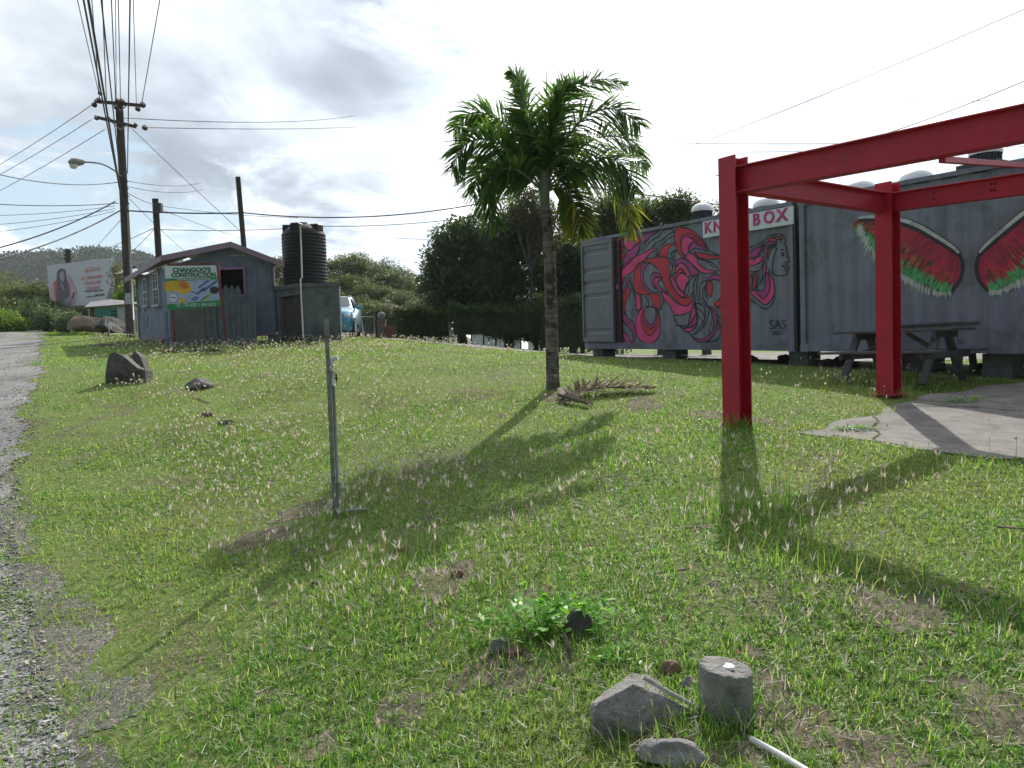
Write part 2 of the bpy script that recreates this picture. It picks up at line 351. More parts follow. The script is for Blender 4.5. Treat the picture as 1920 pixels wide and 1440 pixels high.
# ------------------------------------------------------------------ mesh helpers
COL = scene.collection
rng = np.random.default_rng(7)
random.seed(7)
class MB:
    def __init__(s): s.v = []; s.f = []; s.mi = []; s.sm = []
    def add(s, vs, fs, mi=0, smooth=False):
        o = len(s.v); s.v += [tuple(v) for v in vs]
        for f in fs: s.f.append([o+i for i in f]); s.mi.append(mi); s.sm.append(smooth)
        return s
    def box(s, c, size, M3=None, mi=0, bev=0.0):
        hx, hy, hz = [q/2 for q in size]
        if bev <= 0:
            P = [Vector((x*hx, y*hy, z*hz)) for z in (-1, 1) for x, y in ((-1, -1), (1, -1), (1, 1), (-1, 1))]
            fs = [(3, 2, 1, 0), (4, 5, 6, 7), (0, 1, 5, 4), (1, 2, 6, 5), (2, 3, 7, 6), (3, 0, 4, 7)]
        else:
            b = min(bev, hx*.9, hy*.9, hz*.9); P = []
            for z, k in ((-hz, b), (-hz+b, 0), (hz-b, 0), (hz, b)):
                for (sx, sy) in ((-1, -1), (1, -1), (1, 1), (-1, 1)):
                    P.append(Vector((sx*(hx-k), sy*(hy-k), z)))
            fs = [(3, 2, 1, 0), (12, 13, 14, 15)]
            for r in range(3):
                for i in range(4):
                    j = (i+1) % 4; fs.append((r*4+i, r*4+j, r*4+4+j, r*4+4+i))
        if M3 is not None: P = [M3 @ p for p in P]
        c = Vector(c)
        return s.add([p+c for p in P], fs, mi)
    def bar(s, a, b, w_, h_, up=Vector((0, 0, 1)), mi=0):
        a = Vector(a); b = Vector(b); d = (b-a); L = d.length; d.normalize()
        x = d.cross(up)
        if x.length < 1e-4: x = d.cross(Vector((1, 0, 0)))
        x.normalize(); z = x.cross(d)
        return s.box((a+b)/2, (w_, L, h_), Matrix((x, d, z)).transposed(), mi)
    def prism(s, poly, ext, mi=0):
        """polygon of 3-D points extruded by a vector"""
        n = len(poly); P = [Vector(p) for p in poly]; e = Vector(ext)
        tri = tessellate_polygon([P])
        s.add(P+[p+e for p in P], [tuple(reversed(t)) for t in tri]+[tuple(n+i for i in t) for t in tri] +
              [(i, (i+1) % n, n+(i+1) % n, n+i) for i in range(n)], mi)
        return s
    def tube(s, pts, rad, n=8, mi=0, cap=True, smooth=True):
        pts = [Vector(p) for p in pts]
        if not hasattr(rad, '__len__'): rad = [rad]*len(pts)
        o = len(s.v); prev = None
        for i, p in enumerate(pts):
            t = (pts[min(i+1, len(pts)-1)]-pts[max(i-1, 0)]).normalized()
            if prev is None:
                x = t.cross(Vector((0, 0, 1)))
                if x.length < .1: x = t.cross(Vector((0, 1, 0)))
            else: x = prev - t*prev.dot(t)
            x.normalize(); prev = x; y = t.cross(x)
            for k in range(n):
                a = 2*math.pi*k/n
                s.v.append(tuple(p+(x*math.cos(a)+y*math.sin(a))*rad[i]))
        for i in range(len(pts)-1):
            for k in range(n):
                k2 = (k+1) % n
                s.f.append([o+i*n+k, o+i*n+k2, o+(i+1)*n+k2, o+(i+1)*n+k]); s.mi.append(mi); s.sm.append(smooth)
        if cap:
            s.f.append([o+k for k in range(n)]); s.mi.append(mi); s.sm.append(False)
            e = o+(len(pts)-1)*n
            s.f.append([e+k for k in reversed(range(n))]); s.mi.append(mi); s.sm.append(False)
        return s
    def lathe(s, c, prof, n=32, mi=0, smooth=True):
        c = Vector(c); o = len(s.v)
        for r, z in prof:
            for k in range(n):
                a = 2*math.pi*k/n; s.v.append((c.x+r*math.cos(a), c.y+r*math.sin(a), c.z+z))
        for i in range(len(prof)-1):
            for k in range(n):
                k2 = (k+1) % n
                s.f.append([o+i*n+k, o+i*n+k2, o+(i+1)*n+k2, o+(i+1)*n+k]); s.mi.append(mi); s.sm.append(smooth)
        return s
ORG = {}
def mkobj(name, me, parent=None):
    o = bpy.data.objects.new(name, me); COL.objects.link(o)
    if parent is not None:
        o.parent = parent
        if parent.name in ORG: o.location = -ORG[parent.name]
    return o
def build(mb, name, mats, parent=None, recenter=True):
    me = bpy.data.meshes.new(name)
    V = mb.v; org = None
    if parent is None and recenter:
        a = np.array(V); org = Vector(((a[:, 0].min()+a[:, 0].max())/2, (a[:, 1].min()+a[:, 1].max())/2, a[:, 2].min()))
        V = [(x-org.x, y-org.y, z-org.z) for x, y, z in V]
    me.from_pydata(V, [], mb.f)
    if not isinstance(mats, (list, tuple)): mats = [mats]
    for q in mats: me.materials.append(q)
    me.polygons.foreach_set('material_index', mb.mi); me.polygons.foreach_set('use_smooth', mb.sm)
    me.update()
    o = mkobj(name, me, parent)
    if org is not None: o.location = org; ORG[o.name] = org
    return o
def npmesh(name, V, Fq, mat, parent=None, smooth=False, org=None):
    """V (n,3), Fq (m,k) numpy"""
    V = np.asarray(V, np.float32); Fq = np.asarray(Fq, np.int32)
    if org is not None: V = V - np.array(org, np.float32)
    me = bpy.data.meshes.new(name); k = Fq.shape[1]
    me.vertices.add(len(V)); me.vertices.foreach_set('co', V.ravel())
    me.loops.add(Fq.size); me.loops.foreach_set('vertex_index', Fq.ravel())
    me.polygons.add(len(Fq)); me.polygons.foreach_set('loop_start', np.arange(0, Fq.size, k, dtype=np.int32))
    me.polygons.foreach_set('use_smooth', np.full(len(Fq), smooth))
    me.update(calc_edges=True); me.validate()
    me.materials.append(mat)
    o = mkobj(name, me, parent)
    if org is not None and parent is None: o.location = org; ORG[o.name] = Vector(org)
    return o
def tag(o, label=None, cat=None, group=None, kind=None):
    if label: o['label'] = label
    if cat: o['category'] = cat
    if group: o['group'] = group
    if kind: o['kind'] = kind
    return o
def thing(name, label, cat, loc, group=None, local=False):
    o = bpy.data.objects.new(name, None); COL.objects.link(o); o.location = loc
    o.empty_display_size = .2
    if not local: ORG[o.name] = Vector(loc)
    return tag(o, label, cat, group)
def copy_tree(o, parent=None):
    c = o.copy(); COL.objects.link(c); c.parent = parent
    for ch in list(o.children): copy_tree(ch, c)
    return c
def text(s_, size, mat, name, parent, origin, xdir, ydir, depth=.002, bold=.0, sx=1.0, align='CENTER', top=False):
    cu = bpy.data.curves.new('tmp', 'FONT'); cu.body = s_; cu.size = size; cu.align_x = align
    cu.extrude = depth/2; cu.bevel_depth = bold; cu.bevel_resolution = 0
    ob = bpy.data.objects.new('tmp', cu); COL.objects.link(ob)
    dg = bpy.context.evaluated_depsgraph_get()
    me = bpy.data.meshes.new_from_object(ob.evaluated_get(dg))
    bpy.data.objects.remove(ob); bpy.data.curves.remove(cu)
    x = Vector(xdir).normalized(); y = Vector(ydir).normalized(); z = x.cross(y)
    o3 = Vector(origin)
    for v in me.vertices:
        c = v.co; v.co = o3 + x*(c.x*sx) + y*c.y + z*c.z
    me.materials.clear(); me.materials.append(mat); me.name = name
    return mkobj(name, me, parent)
def smooth_closed(P, k=4):
    n = len(P); out_ = []
    for i in range(n):
        p0, p1, p2, p3 = P[i-1], P[i], P[(i+1) % n], P[(i+2) % n]
        for j in range(k):
            t = j/k
            out_.append(tuple(.5*((2*p1[a])+(-p0[a]+p2[a])*t+(2*p0[a]-5*p1[a]+4*p2[a]-p3[a])*t*t+(-p0[a]+3*p1[a]-3*p2[a]+p3[a])*t**3) for a in range(len(p1))))
    return out_
def smooth_open(P, k=5):
    P = [tuple(p) for p in P]
    Q = [P[0]]+P+[P[-1]]; out_ = []
    for i in range(1, len(Q)-2):
        p0, p1, p2, p3 = Q[i-1], Q[i], Q[i+1], Q[i+2]
        for j in range(k):
            t = j/k
            out_.append(tuple(.5*((2*p1[a])+(-p0[a]+p2[a])*t+(2*p0[a]-5*p1[a]+4*p2[a]-p3[a])*t*t+(-p0[a]+3*p1[a]-3*p2[a]+p3[a])*t**3) for a in range(len(p1))))
    out_.append(P[-1]); return out_

# ================================================================== GROUND
def build_ground():
    r = np.concatenate([np.linspace(.0, 30, 150), np.geomspace(31, 2500, 60)])
    th = np.linspace(0, 2*np.pi, 241)[:-1]
    RR, TT = np.meshgrid(r, th, indexing='ij')
    X = RR*np.sin(TT); Y = RR*np.cos(TT); Z = hgt(X, Y)
    V = np.stack([X, Y, Z], -1).reshape(-1, 3); n = len(th)
    i, j = np.meshgrid(np.arange(len(r)-1), np.arange(n), indexing='ij'); j2 = (j+1) % n
    Fq = np.stack([i*n+j, (i+1)*n+j, (i+1)*n+j2, i*n+j2], -1).reshape(-1, 4)[:, ::-1]
    g = npmesh('ground', V, Fq, M_ground, smooth=True); tag(g, kind='structure')
build_ground()
def fnoise(x, y, s, seed=0):
    return np.array([mn.fractal(Vector((a*s+seed, b*s-seed, seed)), 1.0, 2.0, 4) for a, b in zip(x.ravel(), y.ravel())]).reshape(x.shape)
def sheet(name, x0, x1, y0, y1, step_, inside, mat, lift=.006, label=None):
    xs = np.arange(x0, x1, step_); ys = np.arange(y0, y1, step_)
    X, Y = np.meshgrid(xs, ys, indexing='ij')
    IN = inside(X+step_/2, Y+step_/2)
    Z = hgt(X, Y)+lift
    n = len(ys); idx = np.arange(X.size).reshape(X.shape)
    a = IN[:-1, :-1]
    Fq = np.stack([idx[:-1, :-1][a], idx[1:, :-1][a], idx[1:, 1:][a], idx[:-1, 1:][a]], -1)
    used = np.unique(Fq); rm = np.full(X.size, -1); rm[used] = np.arange(len(used))
    V = np.stack([X, Y, Z], -1).reshape(-1, 3)[used]
    o = npmesh(name, V, rm[Fq], mat, smooth=True); return tag(o, kind='structure')
_E = [gp(*p) for p in ((70, 1440), (40, 1300), (10, 1180), (-8, 1080), (-8, 980), (8, 900), (42, 830), (50, 760), (70, 690), (80, 645), (80, 632))]
_E = sorted(_E, key=lambda p: p.y)
_EY = [0]+[p.y for p in _E]+[60]; _EX = [-.9]+[p.x for p in _E]+[_E[-1].x*60/_E[-1].y]
def edge_x(y): return np.interp(y, _EY, _EX)
def road_in(X, Y):
    return X < edge_x(Y) + .30*fnoise(X, Y, .9, 3)+.16*fnoise(X, Y, 4., 9)
sheet('road', -12, 0, .5, 14, .05, lambda X, Y: road_in(X, Y), M_gravel)
sheet('road', -48, -7, 13.95, 46, .2, lambda X, Y: road_in(X, Y) & (X > edge_x(Y)-9-.4*np.maximum(Y-14, 0)), M_gravel, lift=.006)
_BX = [-20, -9, -5, -3, -1, 1.0, 3, 6, 10, 16]
_BY = [31, 27, 25, 22.5, 19.4, 17.6, 16.4, 15.0, 13.8, 13]
def back_in(X, Y):
    return (Y > np.interp(X, _BX, _BY)+.5*fnoise(X, Y, .5, 5)+.3*fnoise(X, Y, 2., 6)) & (Y < 32.5)
sheet('gravel_yard', -16, 26, 13, 33, .14, back_in, M_gravell, lift=.008)
slab_px = [(1498, 812), (1560, 798), (1640, 778), (1700, 752), (1770, 738), (1840, 727), (1960, 715), (2100, 735), (2200, 800), (2050, 862), (1920, 862), (1850, 860), (1760, 850), (1700, 842), (1640, 832), (1570, 822)]
slab_poly = [gp(*p).to_2d() for p in slab_px]
def in_poly(X, Y, P):
    c = np.zeros(X.shape, bool); n = len(P)
    for i in range(n):
        x1, y1 = P[i]; x2, y2 = P[i-1]
        cond = ((y1 > Y) != (y2 > Y)) & (X < (x2-x1)*(Y-y1)/(y2-y1+1e-12)+x1)
        c ^= cond
    return c
SX = [p[0] for p in slab_poly]; SY = [p[1] for p in slab_poly]
def slab_in(X, Y, pad=0): return in_poly(X+.05*np.sin(Y*9), Y+.05*np.sin(X*7), slab_poly)
cracks = [((1640, 775), (1645, 832)), ((1720, 762), (1925, 772)), ((1560, 818), (1700, 840))]
def slab_keep(X, Y):
    k = slab_in(X, Y)
    for a, b in cracks:
        A = gp(*a); B = gp(*b); d = (B-A).to_2d(); L = d.length; d /= L
        t = (X-A.x)*d.x+(Y-A.y)*d.y; q = -(X-A.x)*d.y+(Y-A.y)*d.x + .025*np.sin(t*9)
        k &= ~((np.abs(q) < .014) & (t > 0) & (t < L))
    return k
sheet('concrete_slab', min(SX)-.1, max(SX)+.1, min(SY)-.1, max(SY)+.1, .024, slab_keep, M_slab, lift=.012)
# ================================================================== SHIPPING CONTAINERS
UU = Vector((.522, -.853, 0)).normalized(); VV = Vector((.853, .522, 0)).normalized(); ZZ = Vector((0, 0, 1))
CP = Vector((1.80, 18.6, 0))
TILT = -.024
def wallpt(px, py, off=0.0):
    d = raydir(px, py); o = Vector((0, 0, EYE)); n = -VV
    k = (CP-o+n*off).dot(n)/d.dot(n)
    return o+d*k
def czb(s): return EYE-.035+TILT*s           # underside of the containers
def WP(s, v, z): return CP+UU*s+VV*v+ZZ*(czb(s)+z)
UT = (UU+ZZ*TILT).normalized()
def wbox(mb, s0, s1, v0, v1, z0, z1, mi=0):
    P = [WP(s, v, z) for z in (z0, z1) for s, v in ((s0, v0), (s1, v0), (s1, v1), (s0, v1))]
    mb.add(P, [(3, 2, 1, 0), (4, 5, 6, 7), (0, 1, 5, 4), (1, 2, 6, 5), (2, 3, 7, 6), (3, 0, 4, 7)], mi)
CL, CW, CH = 6.08, 2.44, 2.59
def make_container(s0, label, door):
    s1 = s0+CL
    t = thing('shipping_container', label, 'container', WP((s0+s1)/2, CW/2, 0), None)
    # corner posts and rails
    mb = MB()
    for s in (s0, s1-.1):
        for v in (0, CW-.1): wbox(mb, s, s+.1, v, v+.1, .12, CH-.07)
    for v in (0, CW-.1):
        wbox(mb, s0, s1, v, v+.1, -.01, .118)
        wbox(mb, s0, s1, v-.004, v+.1, CH-.068, CH)
    for s in (s0, s1-.1):
        wbox(mb, s, s+.1, .101, CW-.101, 0, .115); wbox(mb, s, s+.1, .101, CW-.101, CH-.065, CH-.002)
    build(mb, 'frame', M_cont, t)
    # corner castings
    for s in (s0-.008, s1-.17):
        for v in (-.008, CW-.155):
            for z in (-.02, CH-.11):
                mb = MB(); wbox(mb, s, s+.178, v, v+.163, z, z+.125); build(mb, 'corner_casting', M_cont, t)
    # side walls: shallow corrugation
    for v, sg in ((.035, 1), (CW-.035, -1)):
        mb = MB(); n = int((CL-.2)/.07); P = []
        for i in range(n+1):
            s = s0+.1+(CL-.2)*i/n
            dv = 0.0 if (i % 4) in (0, 1) else .007*sg
            if v > 1: dv *= 4
            P += [WP(s, v+dv, .118), WP(s, v+dv, CH-.068)]
        mb.add(P, [(2*i, 2*i+2, 2*i+3, 2*i+1) for i in range(n)])
        build(mb, 'side_wall', M_cont, t)
    mb = MB(); wbox(mb, s0+.02, s1-.02, .1, CW-.1, CH-.03, CH-.01); build(mb, 'roof', M_cont, t)
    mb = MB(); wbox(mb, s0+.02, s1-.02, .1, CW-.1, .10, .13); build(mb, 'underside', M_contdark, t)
    for s in (([s0+.045] if not door else [])+[s1-.05]):
        mb = MB(); wbox(mb, s, s+.006, .1, CW-.1, .115, CH-.065); build(mb, 'end_wall', M_cont, t)
    # dark bars coloured as the shade in slots under the top rail
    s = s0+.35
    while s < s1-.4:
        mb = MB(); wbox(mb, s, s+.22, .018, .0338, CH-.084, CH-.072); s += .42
        build(mb, 'slot_shade', M_contdark, t)
    return t
cont1 = make_container(0.0, 'grey shipping container with pink and red hair mural and open ribbed door', True)
cont2 = make_container(CL+.10, 'grey shipping container painted with two red and green wings', False)
# the opened door leaf folded back flat on the long side of the first container
dr = MB(); wbox(dr, .02, .07, -.075, -.012, .16, CH-.09); wbox(dr, 1.10, 1.19, -.085, -.012, .16, CH-.09)
wbox(dr, .0701, 1.0999, -.075, -.012, .16, .25); wbox(dr, .0701, 1.0999, -.075, -.012, CH-.17, CH-.09)
door = build(dr, 'door', M_door, cont1)
zs = [.25, .47, .50, .555, .585, 1.155, 1.185, 1.24, 1.27, 1.455, 1.485, 1.54, 1.57, 1.755, 1.785, 1.84, 1.87, 2.19, 2.22, 2.275, 2.305, CH-.17]
prof = []
vb = -.045
ribs = [.40, 1.23, 1.53, 1.83, 2.25]
z = .25; prof.append((z, vb))
for rz in ribs:
    prof += [(rz-.055, vb), (rz-.02, -.018), (rz+.035, -.018), (rz+.07, vb)]
prof.append((CH-.17, vb))
mb = MB(); P = []
for z, v in prof: P += [WP(.07, v, z), WP(1.10, v, z)]
mb.add(P, [(2*i, 2*i+1, 2*i+3, 2*i+2) for i in range(len(prof)-1)])
build(mb, 'door_panel', M_door, door)
mb = MB(); wbox(mb, 1.195, 1.38, -.004, .034, .14, CH-.1); build(mb, 'door_gap_shade', pmat('door_gap_dark', (.045, .012, .018), .7, .3, 5), cont1)  # dark strip coloured as the shadowed gap beyond the door leaf
mb = MB(); wbox(mb, 1.25, 1.31, -.02, -.006, 1.35, 1.45); build(mb, 'latch', M_mP, cont1)
mb = MB(); wbox(mb, CL-.03, CL+.035, -.012, .03, .0, CH-.02); build(mb, 'seam_strip', M_contdark, cont1)

def flat_poly(mb, pts, off, mi):
    P = [wallpt(x, y, off) for x, y in pts]
    tri = tessellate_polygon([P])
    fs = []
    for t_ in tri:
        a, b, c = [P[i] for i in t_]
        fs.append(t_ if (b-a).cross(c-a).dot(-VV) > 0 else tuple(reversed(t_)))
    mb.add(P, fs, mi)
def ribbon(mb, pts, width, off, mi, closed=False):
    P = [wallpt(x, y, off) for x, y in pts]; n = len(P); V = []
    for i in range(n):
        a = P[i-1] if (i or closed) else P[i]; b = P[(i+1) % n] if (i < n-1 or closed) else P[i]
        d = (b-a); 
        if d.length < 1e-6: d = UU.copy()
        d.normalize(); q = d.cross(VV); q.normalize()
        w_ = width*(.75+.5*abs(math.sin(i*.37)))
        V += [P[i]+q*w_/2, P[i]-q*w_/2]
    mb.add(V, [(2*i, 2*((i+1) % n), 2*((i+1) % n)+1, 2*i+1) for i in range(n if closed else n-1)], mi)
T6 = lambda P: [(1080+x/4, 350+y/4) for x, y in P]
G_, R_, P_, U_, B_ = 0, 1, 2, 3, 4
mur = [ # (colour, level, outline points in a 4x enlarged view)
 (U_,1,[(285,415),(292,398),(350,382),(362,420),(345,445),(300,440)]),(R_,1,[(283,422),(300,444),(350,452),(372,466),(335,476),(290,458)]),
 (P_,1,[(352,384),(378,380),(392,402),(425,408),(448,398),(455,425),(430,450),(405,478),(385,470),(362,440)]),(R_,2,[(372,380),(430,364),(468,372),(479,410),(455,425),(450,400),(430,396),(415,412),(392,402)]),
 (U_,1,[(622,330),(560,342),(500,366),(484,392),(480,420),(445,440),(408,478),(378,490),(356,540),(348,600),(330,640),(362,610),(410,560),(448,520),(470,480),(480,435),(530,400),(562,368),(600,348)]),
 (R_,1,[(304,506),(366,492),(356,538),(302,556)]),
 (P_,1,[(614,460),(560,468),(500,502),(430,532),(400,556),(350,592),(300,650),(304,720),(308,790),(350,730),(362,680),(420,640),(480,590),(520,540),(565,492),(600,475)]),
 (R_,1,[(745,420),(690,430),(645,458),(625,500),(628,530),(680,530),(690,480),(715,440),(745,436)]),
 (R_,1,[(758,308),(805,308),(880,332),(950,400),(992,466),(1000,482),(960,475),(900,420),(850,380),(810,380),(790,430),(795,480),(822,530),(800,532),(765,490),(742,430),(740,360)]),
 (P_,1,[(840,350),(880,360),(940,400),(985,458),(930,450),(890,418),(858,425),(845,455),(840,490),(818,528),(790,480),(780,430),(795,370)]),
 (U_,2,[(848,480),(856,440),(888,415),(915,440),(992,465),(940,472),(885,462),(860,488)]),
 (R_,1,[(888,488),(960,502),(1085,522),(1065,538),(1000,545),(930,535),(905,510)]),
 (P_,1,[(838,500),(880,508),(905,540),(920,580),(975,620),(1058,636),(1000,650),(930,640),(880,600),(850,560),(815,530)]),
 (R_,1,[(500,555),(560,535),(640,522),(690,540),(700,600),(705,680),(730,750),(770,810),(810,835),(850,828),(872,790),(868,850),(845,885),(800,890),(745,850),(690,790),(655,720),(625,640),(585,590),(540,570)]),
 (R_,1,[(495,562),(450,592),(432,690),(440,780),(500,810),(565,800),(520,760),(492,690),(490,620),(512,578)]),
 (U_,2,[(500,580),(560,568),(530,592),(508,640),(510,710),(540,765),(578,795),(545,795),(505,750),(486,680),(488,620)]),
 (U_,1,[(560,700),(568,655),(615,648),(655,685),(625,675),(590,680),(584,720),(602,765),(575,745)]),
 (P_,1,[(588,692),(612,682),(645,700),(620,705),(608,730),(640,765),(690,800),(625,775),(592,735)]),
 (U_,1,[(750,552),(800,540),(850,565),(890,600),(930,645),(890,668),(855,655),(825,600),(790,570),(752,600)]),
 (P_,1,[(748,605),(792,572),(832,605),(858,660),(835,678),(812,635),(780,612),(745,655)]),(R_,1,[(745,655),(780,615),(808,635),(825,662),(795,640),(765,665),(750,705)]),
 (P_,1,[(752,700),(770,660),(802,652),(850,695),(830,740),(802,792),(772,750),(757,722)]),(P_,1,[(700,680),(722,668),(742,720),(778,775),(825,812),(812,832),(760,800),(722,750)]),
 (P_,1,[(636,800),(662,794),(700,822),(742,862),(800,892),(845,888),(868,860),(890,882),(868,925),(800,960),(748,962),(722,930),(700,885),(672,862)]),
 (P_,1,[(872,875),(892,905),(892,960),(870,1005),(846,1032),(855,985),(868,930)]),(U_,1,[(894,962),(910,1005),(880,1042),(800,1055),(776,1042),(846,1033)]),
 (P_,1,[(905,1020),(898,1050),(850,1090),(800,1066),(880,1052)]),
 (U_,1,[(858,1112),(900,1140),(955,1140),(1015,1090),(1036,1020),(1028,945),(1002,900),(1045,925),(1058,1000),(1040,1100),(985,1155),(915,1166)]),
 (U_,1,[(332,825),(372,775),(402,690),(372,690),(374,740),(340,795),(322,880),(330,960),(372,1030),(415,1080),(428,1140),(414,1180),(438,1160),(446,1090),(428,1020),(380,972),(350,930),(345,870)]),
 (R_,2,[(378,762),(410,775),(392,820),(372,870),(370,925),(380,970),(358,920),(350,855)]),
 (P_,1,[(450,808),(476,815),(486,870),(480,925),(458,930)]),(U_,1,[(478,818),(494,824),(498,890),(488,924),(484,870)]),
 (P_,1,[(315,1052),(352,1080),(392,1130),(412,1178),(386,1175),(352,1120),(316,1092)]),
 (R_,1,[(548,802),(595,798),(632,835),(630,925),(602,905),(576,895),(572,850)]),
 (P_,1,[(505,905),(465,950),(446,1040),(460,1120),(512,1170),(572,1174),(620,1120),(634,1040),(622,950),(590,908),(548,900)]),
 (R_,2,[(512,920),(490,975),(492,1040),(520,1095),(558,1118),(592,1085),(618,1040),(620,975),(596,920)]),
 (U_,3,[(514,925),(508,1000),(530,1045),(560,1065),(594,1030),(606,980),(598,925)]),(G_,4,[(520,915),(560,900),(592,915),(598,975),(580,1015),(558,1035),(528,1000),(515,960)]),
 (U_,1,[(980,690),(1045,658),(1110,680),(1150,720),(1120,730),(1060,700),(1010,700),(985,722)]),(R_,1,[(992,715),(1018,720),(1022,775),(1012,825),(985,800),(978,752)]),
 (R_,1,[(1035,880),(1080,840),(1110,790),(1115,830),(1095,900),(1060,905)]),(P_,1,[(1058,905),(1098,880),(1120,830),(1125,870),(1090,930)]),
 (P_,1,[(1070,565),(1110,545),(1190,550),(1270,545),(1270,590),(1180,585),(1100,600)]),(U_,1,[(1130,510),(1200,520),(1275,530),(1200,540),(1130,535)]),
 (U_,1,[(1275,530),(1330,472),(1412,432),(1402,470),(1370,510),(1310,536)]),(P_,1,[(1272,546),(1330,540),(1392,518),(1385,560),(1330,590),(1272,592)]),
 (R_,1,[(1438,405),(1450,385),(1495,388),(1500,410),(1470,412)]),(P_,1,[(1502,442),(1450,452),(1430,480),(1425,560),(1418,640),(1395,695),(1402,640),(1412,560),(1414,490),(1440,450)]),
 (R_,2,[(1500,450),(1458,470),(1448,520),(1440,545),(1438,500),(1450,462)]),(R_,1,[(1355,645),(1340,770),(1322,762),(1338,655)]),
 (P_,1,[(1442,640),(1478,700),(1486,800),(1455,860),(1412,885),(1350,835),(1308,790),(1342,772),(1380,810),(1408,838),(1440,805),(1458,735)]),
 (U_,2,[(1425,640),(1452,700),(1450,780),(1412,840),(1370,815),(1348,778),(1385,782),(1412,762),(1420,700)]),
 (R_,1,[(1540,362),(1555,372),(1545,400),(1530,385)]),(U_,1,[(1370,455),(1420,420),(1500,412),(1500,425),(1430,440)]),
]
lines6 = [ # dark strands and the face
 [(600,345),(555,375),(520,420),(480,470),(450,500)],[(700,315),(650,330),(620,370),(570,400),(530,440),(490,490)],[(735,340),(690,360),(650,395),(600,420),(560,460)],[(740,370),(700,385),(660,420),(610,450)],
 [(612,475),(595,530)],[(640,470),(600,525)],[(710,500),(745,480),(730,530),(700,490)],[(690,530),(720,545),(745,560),(740,640),(705,680)],[(705,560),(725,600),(708,660)],[(720,500),(755,470)],
 [(660,325),(700,312),(740,340)],[(880,490),(930,545),(1000,560),(1050,600),(1085,640)],[(905,540),(980,560),(1030,610)],[(1000,480),(1040,500),(1090,520)],
 [(920,655),(870,680),(830,730),(808,800),(815,828)],[(850,700),(842,790),(820,830)],[(905,665),(880,740),(885,820),(900,900),(905,1000)],[(920,660),(905,740),(912,830),(940,900)],[(985,722),(950,780),(960,850),(1000,900)],[(1010,700),(940,720),(925,800),(950,870),(1010,920)],[(1040,690),(975,730),(968,790),(990,850)],
 [(880,880),(935,880),(968,930),(960,1000),(920,1060),(890,1100)],[(900,900),(950,950),(965,990)],[(905,940),(930,990),(955,1010)],[(1000,900),(990,960),(960,1040),(900,1100),(860,1110)],[(1005,900),(1020,1000),(990,1090)],
 [(730,960),(745,1010),(790,1060),(860,1110)],[(745,1040),(800,1045)],[(860,930),(840,1035)],[(1060,1000),(1090,1080),(1050,1150),(960,1165)],[(1045,960),(1100,990)],[(1060,1080),(1090,1040)],
 [(345,690),(320,740)],[(400,690),(420,750),(440,800),(448,850),(445,930),(425,980)],[(420,750),(435,820),(430,900),(410,960)],[(445,930),(500,915)],[(510,820),(545,860),(540,900)],[(600,790),(640,800),(655,860),(630,930)],[(320,980),(380,1040),(420,1090)],[(330,1000),(330,960)],
 [(1280,470),(1320,450),(1400,410),(1440,370),(1500,355),(1550,360),(1572,395),(1560,430)],[(1400,440),(1370,500),(1330,560)],[(1410,540),(1385,620),(1330,650),(1285,700)],[(1275,660),(1300,640),(1380,630)],[(1320,660),(1320,720),(1300,790),(1285,795)],[(1285,800),(1310,780)],[(1370,650),(1350,760)],[(1395,690),(1350,770)],[(1425,600),(1460,640),(1490,660)],
 [(1290,830),(1340,870),(1410,915),(1450,900),(1480,860),(1487,800)],[(1500,425),(1470,440),(1440,470)],[(1505,390),(1530,400),(1540,425)],[(1480,372),(1520,375),(1550,400)],[(1430,395),(1480,375)],
 [(1558,430),(1576,455),(1580,490),(1584,515),(1600,548),(1598,560),(1574,566)],[(1574,566),(1584,585),(1560,590),(1545,596)],[(1545,596),(1575,608),(1590,605)],[(1584,600),(1592,620),(1576,632),(1560,615)],[(1580,635),(1576,655),(1560,668),(1520,668),(1490,660),(1476,640),(1472,590),(1490,500),(1510,460)],
 [(1530,480),(1548,470),(1566,480)],[(1534,502),(1548,494),(1562,505)],[(1538,512),(1552,520),(1562,510)],[(1548,500),(1552,516)],[(1560,565),(1570,572)],
]
mm = MB(); ol = MB()
for c, lv, P in mur:
    S = smooth_closed(P, 4); flat_poly(mm, T6(S),  -.0345+.0008*lv, c)
    ribbon(ol, T6(S), .022, -.0345+.0008*lv+.0006, 0, True)
for L in lines6:
    ribbon(ol, T6(smooth_open(L, 6)), .021, -.0305, 0)
# protruding a few millimetres proud of the flat wall
mural = build(mm, 'hair_mural', [M_cont, M_mR, M_mP, M_mU, M_mB], cont1)
build(ol, 'mural_outline', M_mB, mural)
def wtext(s_, px, py, size, mat, name, parent, off, bold=0., sx=1., depth=.002, align='LEFT'):
    return text(s_, size, mat, name, parent, wallpt(px, py, off), UT, ZZ, depth, bold, sx, align)
wtext('SAS', 1442, 617, .24, M_mB, 'signature', mural, -.029, 0, 1.0)
wtext('2021', 1446, 628, .11, M_mB, 'signature', mural, -.029, 0, 1.3)

